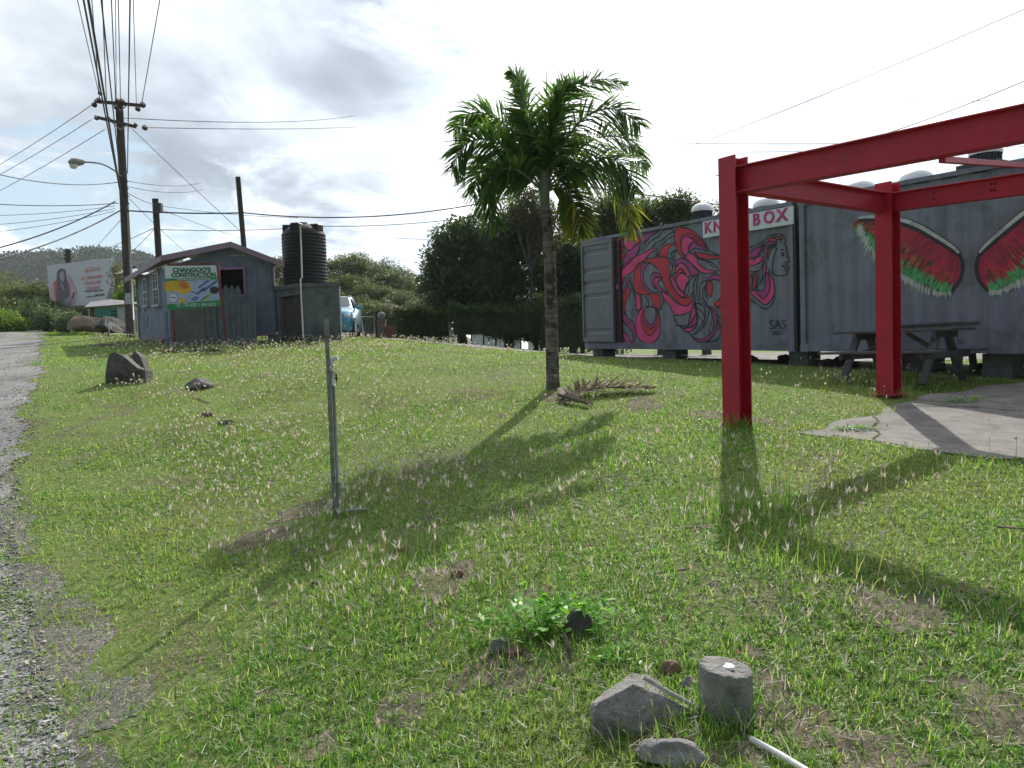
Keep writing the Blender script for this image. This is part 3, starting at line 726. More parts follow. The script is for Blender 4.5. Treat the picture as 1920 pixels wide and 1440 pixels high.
# ---- wings on the second container
def wingpt(px, py): 
    p = wallpt(px, py); return ((p-CP).dot(UU), p.z)
T7 = lambda x, y: wingpt(1440+x/4, 250+y/4)
wing_px = [(700,640),(830,636),(975,655),(1060,678),(1160,725),(1280,800),(1380,868),(1432,930),(1446,1010),(1425,1100),(1362,1185),(1290,1165),(1180,1115),(1080,1062),(1000,1010),(930,960),(840,880),(760,790),(712,710)]
wingA = [T7(*p) for p in wing_px]
lowA = [T7(*p) for p in [(690,690),(712,740),(745,800),(800,880),(880,965),(980,1050),(1080,1100),(1180,1150),(1290,1200),(1362,1195)]]
topA = [T7(*p) for p in [(672,640),(750,632),(830,634),(975,652),(1060,676),(1160,722),(1280,795),(1380,862),(1425,905)]]
smir = T7(1500, 900)[0]
def lerp_path(P, t):
    q = t*(len(P)-1); i = min(int(q), len(P)-2); f = q-i
    return (P[i][0]*(1-f)+P[i+1][0]*f, P[i][1]*(1-f)+P[i+1][1]*f)
def build_wing(flip, seed):
    rr = random.Random(seed); mb = MB()
    def pt(s, z, off):
        if flip: s = 2*smir-s; z = z-.03
        q = CP+UU*s-VV*(off-.0405); q.z = z; return q
    def poly(P, off, mi):
        Q = [pt(s, z, off) for s, z in P]; fs = []
        for t_ in tessellate_polygon([Q]):
            a, b, c = [Q[i] for i in t_]; fs.append(t_ if (b-a).cross(c-a).dot(-VV) > 0 else tuple(reversed(t_)))
        mb.add(Q, fs, mi)
    def stroke(s, z, ds, dz, w_, off, mi):
        L = math.hypot(ds, dz); nx, nz = -dz/L*w_/2, ds/L*w_/2
        poly([(s, z), (s+ds*.4+nx, z+dz*.4+nz), (s+ds, z+dz), (s+ds*.45-nx, z+dz*.45-nz)], off, mi)
    S = smooth_closed(wingA, 3)
    poly([(s*1.0, z) for s, z in S], .006, 0)
    n = len(lowA)
    # centre of the shoulder from which feathers radiate
    c0 = T7(1380, 900)
    for k in range(1500):
        t = rr.random(); a = lerp_path(lowA, t); b = lerp_path(topA, t); q = rr.random()
        q = .10+.9*q
        x = a[0]*(1-q)+b[0]*q; z = a[1]*(1-q)+b[1]*q
        dx, dz = x-c0[0]-.3, z-c0[1]-.5
        L = math.hypot(dx, dz); dx, dz = dx/L, dz/L
        dx, dz = dx*.6-.28, dz*.6-.55
        L = rr.uniform(.05, .13)
        tip = 1-t     # 1 at the far wing tip
        if q < .33:
            col = 3 if rr.random() < .9 else 5
        elif q < .52+.30*tip:
            col = rr.choice([2, 2, 5, 4, 1]) if tip > .25 else rr.choice([4, 1, 1, 0, 2])
        elif q < .9 and tip > .55: col = rr.choice([5, 4, 2, 0])
        else: col = rr.choice([0, 0, 1, 0, 5 if q < .7 else 0])
        stroke(x, z, dx*L*1.4, dz*L*1.4, rr.uniform(.018, .035), .0075+.0012*rr.random()+.0012*(q < .3), col)
    for k in range(130):
        t = (k+rr.random())/130; a = lerp_path(lowA, t)
        L = rr.uniform(.10, .24)*(.45+.55*math.sin(math.pi*min(1, t*.9+.15)))
        ang = -.55-.35*rr.random() if t > .4 else -.2
        dx, dz = -.35+.25*t, -1.0
        if t < .3: dx, dz = -.5, -.7
        ll = math.hypot(dx, dz)
        stroke(a[0]+rr.uniform(-.02, .02), a[1]+.02, dx/ll*L, dz/ll*L, rr.uniform(.02, .04), .0105+.0006*rr.random(), 6)
    # white leading edge and black rim
    T = smooth_open(topA, 5)
    def rib(P, w0, off, mi):
        V = []
        for i, p in enumerate(P):
            a = P[max(0, i-1)]; b = P[min(len(P)-1, i+1)]; dx, dz = b[0]-a[0], b[1]-a[1]; l = math.hypot(dx, dz)+1e-9
            ww = w0*(.35+.65*math.sin(math.pi*min(1, .12+.8*i/len(P))))
            V += [pt(p[0]-dz/l*ww/2, p[1]+dx/l*ww/2, off), pt(p[0]+dz/l*ww/2, p[1]-dx/l*ww/2, off)]
        mb.add(V, [(2*i, 2*i+2, 2*i+3, 2*i+1) if flip else (2*i+1, 2*i+3, 2*i+2, 2*i) for i in range(len(P)-1)], mi)
    rib([(s, z-.01) for s, z in T], .13, .0125, 7); rib([(s, z+.015) for s, z in T], .06, .0135, 6)
    inner = [T7(*p) for p in [(1400,880),(1436,930),(1450,1010),(1428,1100),(1370,1190)]]
    rib(smooth_open(inner, 5), .05, .0125, 7)
    build(mb, 'painted_wing', [M_mC, M_mR, M_mO, M_mG, M_mBr, M_mBr, M_mW, M_mB], cont2)
build_wing(False, 3); build_wing(True, 4)

# ---- sign board
def sbox(s0, s1, z00, z01, z10, z11, off0, off1):
    P = []
    for off in (off0, off1):
        for s, z in ((s0, z00), (s1, z10), (s1, z11), (s0, z01)):
            q = CP+UU*s-VV*off; q.z = z; P.append(q)
    return P
a0 = wingpt(1320.5, 446.5); a1 = wingpt(1320.5, 416); b0 = wingpt(1490, 420); b1 = wingpt(1490, 386)
mb = MB().add(sbox(a0[0], b0[0], a0[1], a1[1], b0[1], b1[1], .012, .035),
              [(3, 2, 1, 0), (4, 5, 6, 7), (0, 1, 5, 4), (1, 2, 6, 5), (2, 3, 7, 6), (3, 0, 4, 7)])
sg = thing('sign_board', 'long white shop sign reading KNOTS BOX in pink letters on the container', 'sign', CP+UU*a0[0]+ZZ*a0[1])
build(mb, 'board', M_signw, sg)
sl_ = (b0[1]-a0[1])/(b0[0]-a0[0]); sxd = (UU+ZZ*sl_).normalized()
def sgt(s_, frac, size, sx, bold=.009):
    q = CP+UU*(a0[0]+(b0[0]-a0[0])*frac)-VV*.039; q.z = a0[1]+(b0[1]-a0[1])*frac+.085
    text(s_, size, M_magenta, 'letter', sg, q, sxd, ZZ, .012, bold, sx, 'LEFT')
Ls = b0[0]-a0[0]
for ch, px, sx in (('K', 1324, 1.0), ('N', 1340.5, 1.0), ('O', 1357.5, .95), ('T', 1374, .9), ('S', 1388, .95), ('B', 1415, 1.0), ('O', 1435.5, 1.0), ('X', 1460, 1.1)):
    sgt(ch, (wingpt(px, 410)[0]-a0[0])/Ls-.008, .30, sx)

# ---- roof ventilators
def ventilator(px, py, v, rad, label, cyl=.24, box=False):
    d = raydir(px, py); o = Vector((0, 0, EYE)); n = -VV
    k = (CP+VV*v-o).dot(n)/d.dot(n); p = o+d*k
    s = (p-CP).dot(UU); base = WP(s, v, CH)
    t = thing('roof_ventilator', label, 'roof ventilator', base, 'ventilators on the container roofs')
    pr = [(rad*.8, 0), (rad*.8, .06)]
    z = .06
    mb = MB()
    if box: mb.box(base+Vector((0, 0, .05)), (rad*2.6, rad*2.6, .10), Matrix.Rotation(math.atan2(UU.y, UU.x), 3, 'Z'))
    mb.lathe(base, [(rad*.9, .0), (rad*.9, cyl)]+[], 28)
    for i in range(24):
        a = 2*math.pi*i/24
        mb.bar(base+Vector((math.cos(a)*rad*.93, math.sin(a)*rad*.93, .03)), base+Vector((math.cos(a+.25)*rad*.93, math.sin(a+.25)*rad*.93, cyl)), .02, .012)
    build(mb, 'louvred_drum', M_darkmetal if rad > .1 else M_galv, t)
    prof = [(rad*1.02, cyl-.03), (rad*1.06, cyl)]+[(rad*1.06*math.cos(a), cyl+rad*.72*math.sin(a)) for a in np.linspace(.05, 1.57, 10)]
    build(MB().lathe(base, prof, 32), 'dome', M_dome, t)
    return s
ventilator(1317, 400, .45, .21, 'roof ventilator with tall drum beside the near red column top, nearest the palm')
ventilator(1437, 386, .75, .24, 'white domed roof ventilator above the end of the shop sign', .14)
ventilator(1612, 352, .85, .25, 'white domed roof ventilator left of the far red column', .13)
ventilator(1718, 331, .85, .25, 'white domed roof ventilator between far red column and beam brace', .12)
ventilator(1848, 300, .45, .21, 'roof ventilator with dark drum on a square base below the near red beam', .26, True)

# ---- block piers and loose rubble under the containers
def rock(name, c, size, seed, mat, label=None, cat='rock', group=None, rot=0, sub=3, rough=.35, flat=.15, parent=None, sharp=True, shape=None):
    rr = random.Random(seed); off = Vector((rr.uniform(-50, 50), rr.uniform(-50, 50), rr.uniform(-50, 50)))
    import bmesh
    bm = bmesh.new(); bmesh.ops.create_icosphere(bm, subdivisions=sub, radius=1.0)
    cuts = []
    for _ in range(10):
        n = Vector((rr.gauss(0, 1), rr.gauss(0, 1), rr.gauss(0, .8))).normalized(); cuts.append((n, rr.uniform(.5, .85)))
    Rz = Matrix.Rotation(rot, 3, 'Z')
    for v in bm.verts:
        p = v.co.copy()
        if sharp:
            for n, dd in cuts:
                k = p.dot(n)-dd
                if k > 0: p -= n*k
        p *= 1+rough*.35*mn.fractal(p*1.7+off, 1., 2., 4)
        if shape: p = shape(p)
        if p.z < -flat*2: p.z = -flat*2-(p.z*-1-flat*2)*.2
        p = Vector((p.x*size[0], p.y*size[1], p.z*size[2]))
        v.co = Rz @ p
    me = bpy.data.meshes.new(name); bm.to_mesh(me); bm.free(); me.materials.append(mat)
    me.polygons.foreach_set('use_smooth', [False]*len(me.polygons))
    o = mkobj(name, me, parent)
    if parent is None:
        o.location = Vector(c); tag(o, label, cat, group)
    else: o.location = o.location + Vector(c)
    return o
piers = [(.28, .15, 'left corner of the container with the open door'), (2.75, .12, 'mural container a little left of the near red column'), (5.95, .2, 'meeting ends of the two containers'), (8.1, .3, 'wings container behind the picnic table'), (9.3, .15, 'wings container at the right edge')]
for i, (s, v, what) in enumerate(piers):
    base = WP(s, v+.2, 0); zg = H(base.x, base.y)
    mb = MB(); top = czb(s)-.012; nblk = 2
    for q in range(nblk):
        z0 = zg-.05+(top-zg+.05)*q/nblk; z1 = zg-.05+(top-zg+.05)*(q+1)/nblk-.004
        mb.box(Vector((base.x, base.y, (z0+z1)/2)), (.40-.01*q, .36, z1-z0), Matrix.Rotation(math.atan2(UU.y, UU.x), 3, 'Z'), bev=.006)
    tag(build(mb, 'block_pier', M_block), 'grey concrete block pier under the '+what, 'block pier', 'block piers under the containers')
RUB = ['rubble stone right of the pier at the meeting ends of the containers', 'second rubble stone right of the pier where the containers meet', 'rubble stone left of the near red column under the mural', 'flat rubble stone behind the near red column',
       'rubble stone just right of the near red column', 'rubble stone left of the picnic table bench', 'rubble stone behind the left end of the picnic table', 'rubble stone left of the pier at the right edge', 'rubble stone right of the pier at the right edge',
       'leftmost rubble stone under the mural container', 'deeper rubble stone behind the middle pier', 'rubble stone behind the picnic table legs']
for i, (s, v, r_) in enumerate([(6.4, .5, .16), (6.7, .7, .13), (4.3, .9, .15), (4.9, 1.2, .17), (5.3, 1.0, .14), (7.2, .9, .15), (7.6, 1.2, .13), (9.0, .7, .16), (9.5, 1.1, .14), (3.6, 1.3, .15), (6.0, 1.4, .16), (8.5, 1.4, .13)]):
    b = CP+UU*s+VV*v; b.z = H(b.x, b.y)+.03
    rock('rubble_stone', b, (r_*1.4, r_, r_*.7), 300+i, M_rock, RUB[i], 'stone', 'rubble stones under the containers', rot=i)

# ================================================================== RED STEEL FRAME
N1 = Vector((2.25, 7.68, 0)); N2 = Vector((4.57, 9.30, 0))
fv = (N2-N1).normalized(); fu = Vector((fv.y, -fv.x, 0))      # across, and along the beams toward the camera's right
frame = thing('steel_frame', 'bright red welded steel beam frame standing on the lawn and slab', 'steel frame', Vector((N1.x, N1.y, H(N1.x, N1.y))))
BT = -.035
def Hcol(base, top):
    mb = MB(); z0 = H(base.x, base.y)-.15; z1 = top
    c = Vector((base.x, base.y, (z0+z1)/2)); M3 = Matrix((fu, fv, ZZ)).transposed()
    for sgn in (-1, 1): mb.box(c+fv*sgn*.092, (.205, .014, z1-z0), M3, bev=.002)
    mb.box(c, (.010, .169, z1-z0), M3)
    return build(mb, 'column', M_red, frame)
LB = 3.9
ztop = EYE+1.715
cols = [Hcol(N1, EYE+1.82), Hcol(N2, EYE+1.845)]
for nb_, b in enumerate((N1, N2)):
    e = b+fu*LB; Hcol(e, EYE+1.72+BT*LB)
def ibeam(a, b, h_, w_=.15, up=ZZ, name='beam'):
    a = Vector(a); b = Vector(b); d = (b-a).normalized(); x = d.cross(up).normalized(); z = x.cross(d)
    M3 = Matrix((x, d, z)).transposed(); L = (b-a).length; c = (a+b)/2; mb = MB()
    mb.box(c+z*(h_/2-.006), (w_, L, .012), M3, bev=.001); mb.box(c-z*(h_/2-.006), (w_, L, .012), M3, bev=.001)
    mb.box(c, (.010, L, h_-.025), M3)
    return build(mb, name, M_red, frame)
hb = .255
for b, hh in ((N1, hb), (N2, .215)):
    a = b+fu*.008+ZZ*(ztop-hh/2); e = b+fu*(LB-.01)+ZZ*(ztop-hh/2+BT*LB)
    ibeam(a, e, hh)
ibeam(N1+fv*.105+ZZ*(ztop-.115), N2-fv*.105+ZZ*(ztop-.115), .225)
ibeam(N1+fu*LB+fv*.105+ZZ*(ztop-.115+BT*LB), N2+fu*LB-fv*.105+ZZ*(ztop-.115+BT*LB), .225)
for b_ in (N1, N2):
    for h_ in (.03, .20):
        q = b_+fu*.018+ZZ*(ztop-h_); mb = MB(); mb.box(q+fu*.03, (.06, .14, .010), Matrix((fu, fv, ZZ)).transposed(), bev=.002); build(mb, 'cleat', M_red, frame)
# brace, and dark pegs coloured as the shade in drilled holes
mb = MB()
ba = N1+fu*1.98+fv*.04+ZZ*(ztop-hb-.015+BT*1.98); bb = N2+fu*1.75-fv*.04+ZZ*(ztop-.0+BT*1.6)
mb.bar(ba, bb, .05, .045); build(mb, 'brace', M_red, frame)
M_hole = pmat('bolt_hole_shade', (.09, .01, .02), .8, 0)
for t_ in (.55, 1.15, 1.19, 1.75, 1.79):
    for zz_ in (.06, .13):
        q = N2+fu*t_-fv*.008+ZZ*(ztop-zz_+BT*t_)
        mb = MB(); mb.tube([q, q-fv*.016], .011, 6); build(mb, 'hole_shade', M_hole, frame)
mb = MB(); mb.box(Vector((N2.x, N2.y, H(N2.x, N2.y)+.03)), (.32, .32, .012), Matrix((fu, fv, ZZ)).transposed(), bev=.003); build(mb, 'base_plate', M_red, frame)

# ================================================================== PICNIC TABLES
def make_table(o, loc_only=False):
    top = MB()
    for i in range(4): top.box((0, -.28+.187*i, .735), (1.75, .17, .035), bev=.004)
    build(top, 'table_top', M_woodgrey, o)
    for sg_ in (-1, 1):
        b = MB()
        b.box((0, sg_*.66-.075, .44), (1.75, .13, .035), bev=.004); b.box((0, sg_*.66+.075, .44), (1.75, .13, .035), bev=.004)
        build(b, 'bench', M_woodgrey, o)
    for sx in (-.58, .58):
        for sg_ in (-1, 1):
            l = MB(); l.bar((sx, sg_*.16, .70), (sx, sg_*.62, .0), .045, .11, up=Vector((1, 0, 0)))
            build(l, 'leg', M_woodgrey, o)
        l = MB(); l.box((sx+.045, 0, .39), (.04, 1.52, .10)); l.box((sx+.045, 0, .67), (.04, .70, .09)); build(l, 'cross_beam', M_woodgrey, o)
        l = MB(); l.bar((sx-.02, 0, .40), (sx*.15, 0, .70), .06, .04, up=Vector((0, 1, 0))); build(l, 'diagonal_brace', M_woodgrey, o)
    return o
pt1 = thing('picnic_table', 'weathered grey picnic table with attached benches behind the far red column', 'picnic table', (0, 0, 0), local=True)
make_table(pt1)
q = gp(1690, 722); dist = 10.7
tc1 = at(1690, 650, 10.7); tc1.z = H(tc1.x, tc1.y)
pt1.location = tc1; pt1.scale = (.94, .92, .96); pt1.rotation_euler = (0, 0, math.atan2(UU.y, UU.x)+.10)
# trestle table standing between the picnic table and the wall
tt = thing('trestle_table', 'narrow grey trestle table right behind the picnic table by the wings container', 'table', (0, 0, 0), local=True)
mb = MB(); mb.box((0, 0, .735), (1.5, .42, .035), bev=.004); build(mb, 'table_top', M_woodgrey, tt)
for sx in (-.5, .5):
    for sg_ in (-1, 1):
        mb = MB(); mb.bar((sx, sg_*.08, .715), (sx, sg_*.26, 0), .05, .09, up=Vector((1, 0, 0))); build(mb, 'leg', M_woodgrey, tt)
t2 = at(1745, 650, 11.55); t2.z = H(t2.x, t2.y); tt.location = t2; tt.rotation_euler = (0, 0, math.atan2(UU.y, UU.x)+.06)
# ================================================================== GRASS (one continuous mass)
def blades(X, Y, Z, L, W, lean_max, bend, rg, seg=2):
    """curved tapering blades: returns verts (n*(2*seg+1)) and tri/quad faces as triangles"""
    n = len(X); az = rg.uniform(0, 2*np.pi, n); lean = rg.uniform(.1, 1., n)*lean_max
    dx, dy = np.cos(az), np.sin(az); fa = az+np.pi/2+rg.normal(0, .5, n)
    wx, wy = np.cos(fa), np.sin(fa)
    rows = []
    for k in range(seg+1):
        t = k/seg; a = lean*(1+bend*t)
        hx = np.sin(a)*L*t; hz = np.cos(a)*L*t
        cx = X+dx*hx; cy = Y+dy*hx; cz = Z+np.maximum(hz, .004+.002*t)
        if k == seg: rows.append(np.stack([cx, cy, cz], -1)[:, None])
        else:
            ww = W*.5*(1-.45*t)
            rows.append(np.stack([np.stack([cx-wx*ww, cy-wy*ww, cz], -1), np.stack([cx+wx*ww, cy+wy*ww, cz], -1)], 1))
    V = np.concatenate(rows, 1); k = V.shape[1]
    tri = []
    for q in range(seg-1): tri += [(2*q, 2*q+1, 2*q+3), (2*q, 2*q+3, 2*q+2)]
    e = 2*(seg-1); tri.append((e, e+1, e+2))
    F_ = (np.array(tri)[None]+(np.arange(n)*k)[:, None, None]).reshape(-1, 3)
    return V.reshape(-1, 3), F_
def unit(a): return a/np.maximum(np.linalg.norm(a, axis=-1, keepdims=True), 1e-9)
def leafquads(C, D, L, W, rg, fold=.0):
    n = len(C); D = unit(D); up = np.array([0, 0, 1.]); S = unit(np.cross(D, up)+rg.normal(0, .3, (n, 3)))
    L = L[:, None]; W = W[:, None]
    V = np.stack([C, C+D*L*.5+S*W*.5, C+D*L, C+D*L*.5-S*W*.5], 1)
    return V.reshape(-1, 3), (np.arange(n)*4)[:, None]+np.arange(4)[None]
class VN:
    """fast vectorised value noise"""
    def __init__(s, seed): s.g = np.random.default_rng(seed).random((256, 256))
    def __call__(s, x, y, sc, oct_=3):
        r = 0; a = 1; tot = 0
        for o in range(oct_):
            u = x*sc+31.7*o; v = y*sc+17.3*o; i = np.floor(u).astype(int); j = np.floor(v).astype(int); f = u-i; g = v-j
            f = f*f*(3-2*f); g = g*g*(3-2*g); G = s.g
            val = G[i % 256, j % 256]*(1-f)*(1-g)+G[(i+1) % 256, j % 256]*f*(1-g)+G[i % 256, (j+1) % 256]*(1-f)*g+G[(i+1) % 256, (j+1) % 256]*f*g
            r = r+val*a; tot += a; a *= .5; sc *= 2.1
        return r/tot
vn = VN(5)
def scatter(rg, dens, y0, y1, side=.86):
    """positions in the wedge the camera could look at, density per m2 as function of distance"""
    out_ = []
    ys = np.geomspace(y0, y1, 26)
    for a, b in zip(ys[:-1], ys[1:]):
        m_ = (a+b)/2; hw = side*b+.9; n = int(dens(m_)*(b-a)*2*hw)
        X = rg.uniform(-hw, hw, n); Y = rg.uniform(a, b, n); out_.append(np.stack([X, Y], -1))
    P = np.concatenate(out_); return P[:, 0], P[:, 1]
_cx = np.array([WP(s, v, 0).to_2d()[:] for s, v in ((-.05, -.1), (13, -.1), (13, 2.5), (-.05, 2.5))])
BARE = [(gp(px, py), r) for px, py, r in ((1500, 1370, .20), (1640, 1425, .22), (1440, 1290, .12), (960, 1260, .20), (870, 1275, .13), (1060, 1250, .1), (840, 1085, .25), (1000, 1120, .15), (1395, 1420, .14), (480, 1010, .35), (560, 960, .3), (1260, 1400, .15), (1700, 1150, .25), (760, 1330, .15), (1330, 780, .3), (1420, 790, .25), (1050, 745, .35), (1850, 1330, .2), (600, 1400, .12), (1200, 760, .4))]
def bare_at(X, Y):
    b = np.zeros(X.shape)
    for c, r in BARE: b = np.maximum(b, 1-np.hypot(X-c.x, (Y-c.y)*.8)/r)
    return b+.9*(vn(X, Y, 7., 3)-.5)
def grass_mask(X, Y, rg, u=None):
    d = X-edge_x(Y)
    edge = np.clip((d+np.where(Y<6.5,1.0,.25)+.5*(vn(X, Y, 1.4)-.5)*2+.35*(vn(X, Y, 6.)-.5)*2)/np.where(Y < 6, .95, .45), 0, 1)
    p = edge**1.3
    p = np.where(slab_in(X, Y), .0, p)
    p = np.where(Y > np.interp(X, _BX, _BY)+.4*(vn(X, Y, .8)-.5)*4, 0.0, p)
    under = in_poly(X, Y, [tuple(q) for q in _cx]); p = np.where(under, 0, p)
    bare = vn(X, Y, 1.1, 4); p = p*np.where(bare > .60, .38, 1.); p = p*np.where(bare_at(X, Y) > .22, .30, 1.)
    vd = X-edge_x(Y); p = np.where((vd < .75+.8*(vn(X, Y, 2.2)-.5)) & (Y < 7) & (vn(X, Y, 3.3, 3) > .42), p*.42, p)
    return rg.random(len(X)) < p
def build_grass():
    rg = np.random.default_rng(11)
    X, Y = scatter(rg, lambda y: min(19000, 19000*(2.6/y)**1.6), 1.5, 34)
    k = grass_mask(X, Y, rg); X, Y = X[k], Y[k]
    # gather part of the blades in tufts
    t = rg.random(len(X)) < .45
    gx = np.round(X/.11+vn(X, Y, 9)*.8)*.11; gy = np.round(Y/.11+vn(Y, X, 9)*.8)*.11
    X = np.where(t, gx+rg.normal(0, .022, len(X))+.03, X); Y = np.where(t, gy+rg.normal(0, .022, len(X)), Y)
    k = ~slab_in(X, Y); X, Y = X[k], Y[k]
    Z = hgt(X, Y)-.004
    tall = vn(X, Y, .55, 3)
    L = rg.gamma(5., .0070, len(X))*(.65+.9*tall)
    L = L*np.interp(Y, [0, 6, 12, 30], [1, .95, .75, .75])
    W = (.0027+.00065*Y)*rg.uniform(.7, 1.4, len(X))
    V, Fq = blades(X, Y, Z, L, W, 1.05, .75, rg, 2)
    print('grass blades', len(X))
    o = npmesh('grass', V, Fq, M_grass); tag(o, kind='stuff')
    # longer clumps round the posts, the rocks and the table
    spots = [(1382, 805, 90, .16, .22), (1668, 745, 50, .22, .22), (632, 972, 50, .13, .14), (1365, 1345, 120, .13, .16), (1210, 1365, 110, .16, .12), (1390, 960, 240, .35, .26), (1520, 1060, 140, .4, .22),
             (1280, 1410, 90, .15, .12), (1000, 1245, 90, .18, .10), (240, 715, 160, .35, .18), (370, 728, 90, .25, .15), (1700, 730, 120, .5, .25), (1900, 1150, 80, .3, .18), (780, 1040, 150, .4, .12), (1560, 828, 60, .2, .10), (1700, 850, 90, .25, .12), (1850, 872, 100, .3, .13), (1640, 772, 60, .25, .10), (1520, 803, 60, .2, .10), (480, 660, 120, .9, .25), (560, 640, 120, .9, .25), (1590, 720, 160, .6, .28)]
    XS, YS, LS = [], [], []
    for px, py, n, sp, ln in spots:
        c = gp(px, py); XS.append(rg.normal(c.x, sp*.6, n)); YS.append(rg.normal(c.y, sp*.5, n)); LS.append(rg.uniform(.4, 1., n)*ln)
    X = np.concatenate(XS); Y = np.concatenate(YS); L = np.concatenate(LS)
    V, Fq = blades(X, Y, hgt(X, Y), L, (.003+.0004*Y), .5, .9, rg, 4)
    o = npmesh('tall_grass', V, Fq, M_grass); tag(o, kind='stuff')
    # dry straw lying in the lawn
    X, Y = scatter(rg, lambda y: min(420, 420*(2.6/y)**1.6), 1.6, 16)
    k = (grass_mask(X, Y, rg) & (rg.random(len(X)) < .7)) | (bare_at(X, Y) > .1); k &= ~slab_in(X, Y); X, Y = X[k], Y[k]
    n = len(X)
    V, Fq = blades(X, Y, hgt(X, Y)+rg.uniform(.005, .03, n), rg.uniform(.03, .10, n), (.0022+.0004*Y), 1.7, .15, rg, 2)
    o = npmesh('dry_straw', V, Fq, M_seed); tag(o, kind='stuff')
build_grass()
M_soil = pmat('bare_soil_dirt', (.165, .14, .105), .95, .35, 9, bump=.9, bs=50, dirt=(.085, .075, .05), ds=14, spec=.1)
sheet('bare_soil', -4, 4, 1.8, 12, .035, lambda X, Y: (bare_at(X, Y) > .27) & ~slab_in(X, Y), M_soil, lift=.004)
M_verge = gravelmat('verge_dirt', (.12, .115, .10), (.19, .18, .155), (.29, .275, .24), 95)
sheet('dirt_verge', -7.5, .2, 1.4, 9, .04, lambda X, Y: (X > edge_x(Y)-.5) & (X < edge_x(Y)+np.interp(Y, [1, 4, 7, 9], [.50, .45, .3, .05])+.9*(vn(X, Y, 2.4, 4)-.5)), M_verge, lift=.0035)
def build_litter():
    rg = np.random.default_rng(51); n = 900
    X, Y = scatter(rg, lambda y: min(22, 22*(3/y)**1.3), 2.2, 12); n = len(X); k = vn(X, Y, 1.1, 4) > .47; X, Y = X[k], Y[k]; n = len(X)
    a = rg.uniform(0, 6.28, n); D = np.stack([np.cos(a), np.sin(a), rg.uniform(-.1, .5, n)], -1)
    L = rg.uniform(.02, .05, n); V, Fq = leafquads(np.stack([X, Y, hgt(X, Y)+rg.uniform(.012, .035, n)], -1), D, L, L*.5, rg)
    mt = leafmat('dead_leaves', [(0, (.10, .05, .03)), (.6, (.22, .12, .07)), (1, (.36, .26, .17))], .15, .8)
    tag(npmesh('dead_leaves', V, Fq, mt), kind='stuff')
def build_seed():
    rg = np.random.default_rng(21)
    X, Y = scatter(rg, lambda y: 120*min(1, (6/y)**.4), 2.6, 27, .8)
    # thick on the left slope and around mid field, thin in the mown centre and foreground
    px = 960+FPX*X/Y; 
    dn = .02+.0*X
    dn = dn+.95*np.exp(-((px-330)/300)**2)*np.clip((Y-5.)/3, 0, 1)*(vn(X, Y, .9) > .44)
    dn = dn+1.0*np.exp(-((px-720)/330)**2-((Y-4.6)/1.7)**2)*(vn(X, Y, 1.3) > .38)
    dn = dn+.35*np.exp(-((px-720)/260)**2)*(Y > 6)
    dn = dn+.9*np.exp(-((px-1400)/130)**2-((Y-5.2)/1.2)**2)+.35*np.exp(-((px-1600)/200)**2-((Y-4.2)/1.5)**2)
    dn = dn+.35*np.exp(-((px-540)/260)**2)*(Y > 17); dn = np.where(Y > 13, dn*.5, dn)
    dn = dn+.9*np.exp(-((px-1590)/110)**2-((Y-10.2)/.9)**2)
    dn = dn*np.clip((X-edge_x(Y)-.8)/1.2, 0, 1)
    k = (rg.random(len(X)) < dn*np.where(Y > 8, .55+.35*(vn(X, Y, .7, 2) > .5), .7)) & grass_mask(X, Y, rg); X, Y = X[k], Y[k]; n = len(X); Z = hgt(X, Y)
    print('seed stalks', n)
    px = 960+FPX*X/Y
    Hh = rg.uniform(.08, .26, n)*np.where(Y > 7, .7, 1.)
    az = rg.uniform(0, 6.28, n); ln = rg.uniform(0, .35, n)
    tx = X+np.cos(az)*np.sin(ln)*Hh; ty = Y+np.sin(az)*np.sin(ln)*Hh; tz = Z+np.cos(ln)*Hh
    w_ = .0011+.00018*Y
    # stems
    V = np.stack([np.stack([X-w_, Y, Z], -1), np.stack([X+w_, Y, Z], -1), np.stack([tx+w_*.7, ty, tz], -1), np.stack([tx-w_*.7, ty, tz], -1)], 1).reshape(-1, 3)
    Fq = (np.arange(n)*4)[:, None]+np.arange(4)[None]
    o = npmesh('seed_stems', V, Fq, M_stem); tag(o, kind='stuff')
    # finger spikes
    VV_, FF_ = [], []; off = 0
    for f in range(5):
        sel = rg.random(n) < (.95 if f < 3 else .5)
        x, y, z, Yd = tx[sel], ty[sel], tz[sel], Y[sel]; m_ = len(x)
        a = rg.uniform(0, 6.28, m_); e = rg.uniform(.15, 1.0, m_); L = rg.uniform(.028, .058, m_)*np.where(Yd < 7, 1.3, 1.)
        close = rg.random(n)[sel] < .3; e = np.where(close, e*.3, e)
        d = np.stack([np.cos(a)*np.sin(e), np.sin(a)*np.sin(e), np.cos(e)], -1)
        b = np.stack([x, y, z], -1)
        wv = np.stack([-np.sin(a), np.cos(a), 0*a], -1)*((.0008+.00078*Yd)*rg.uniform(.7, 1.3, m_))[:, None]
        q = np.stack([b, b+d*(L*.5)[:, None]+wv, b+d*L[:, None]+np.array([0, 0, -.004]), b+d*(L*.5)[:, None]-wv], 1)
        wz = np.cross(d, wv)/1.0
        VV_.append(q.reshape(-1, 3)); FF_.append(off+(np.arange(m_)*4)[:, None]+np.arange(4)[None]); off += m_*4
    o = npmesh('seed_heads', np.concatenate(VV_), np.concatenate(FF_), M_seed); tag(o, kind='stuff')
build_seed(); build_litter()
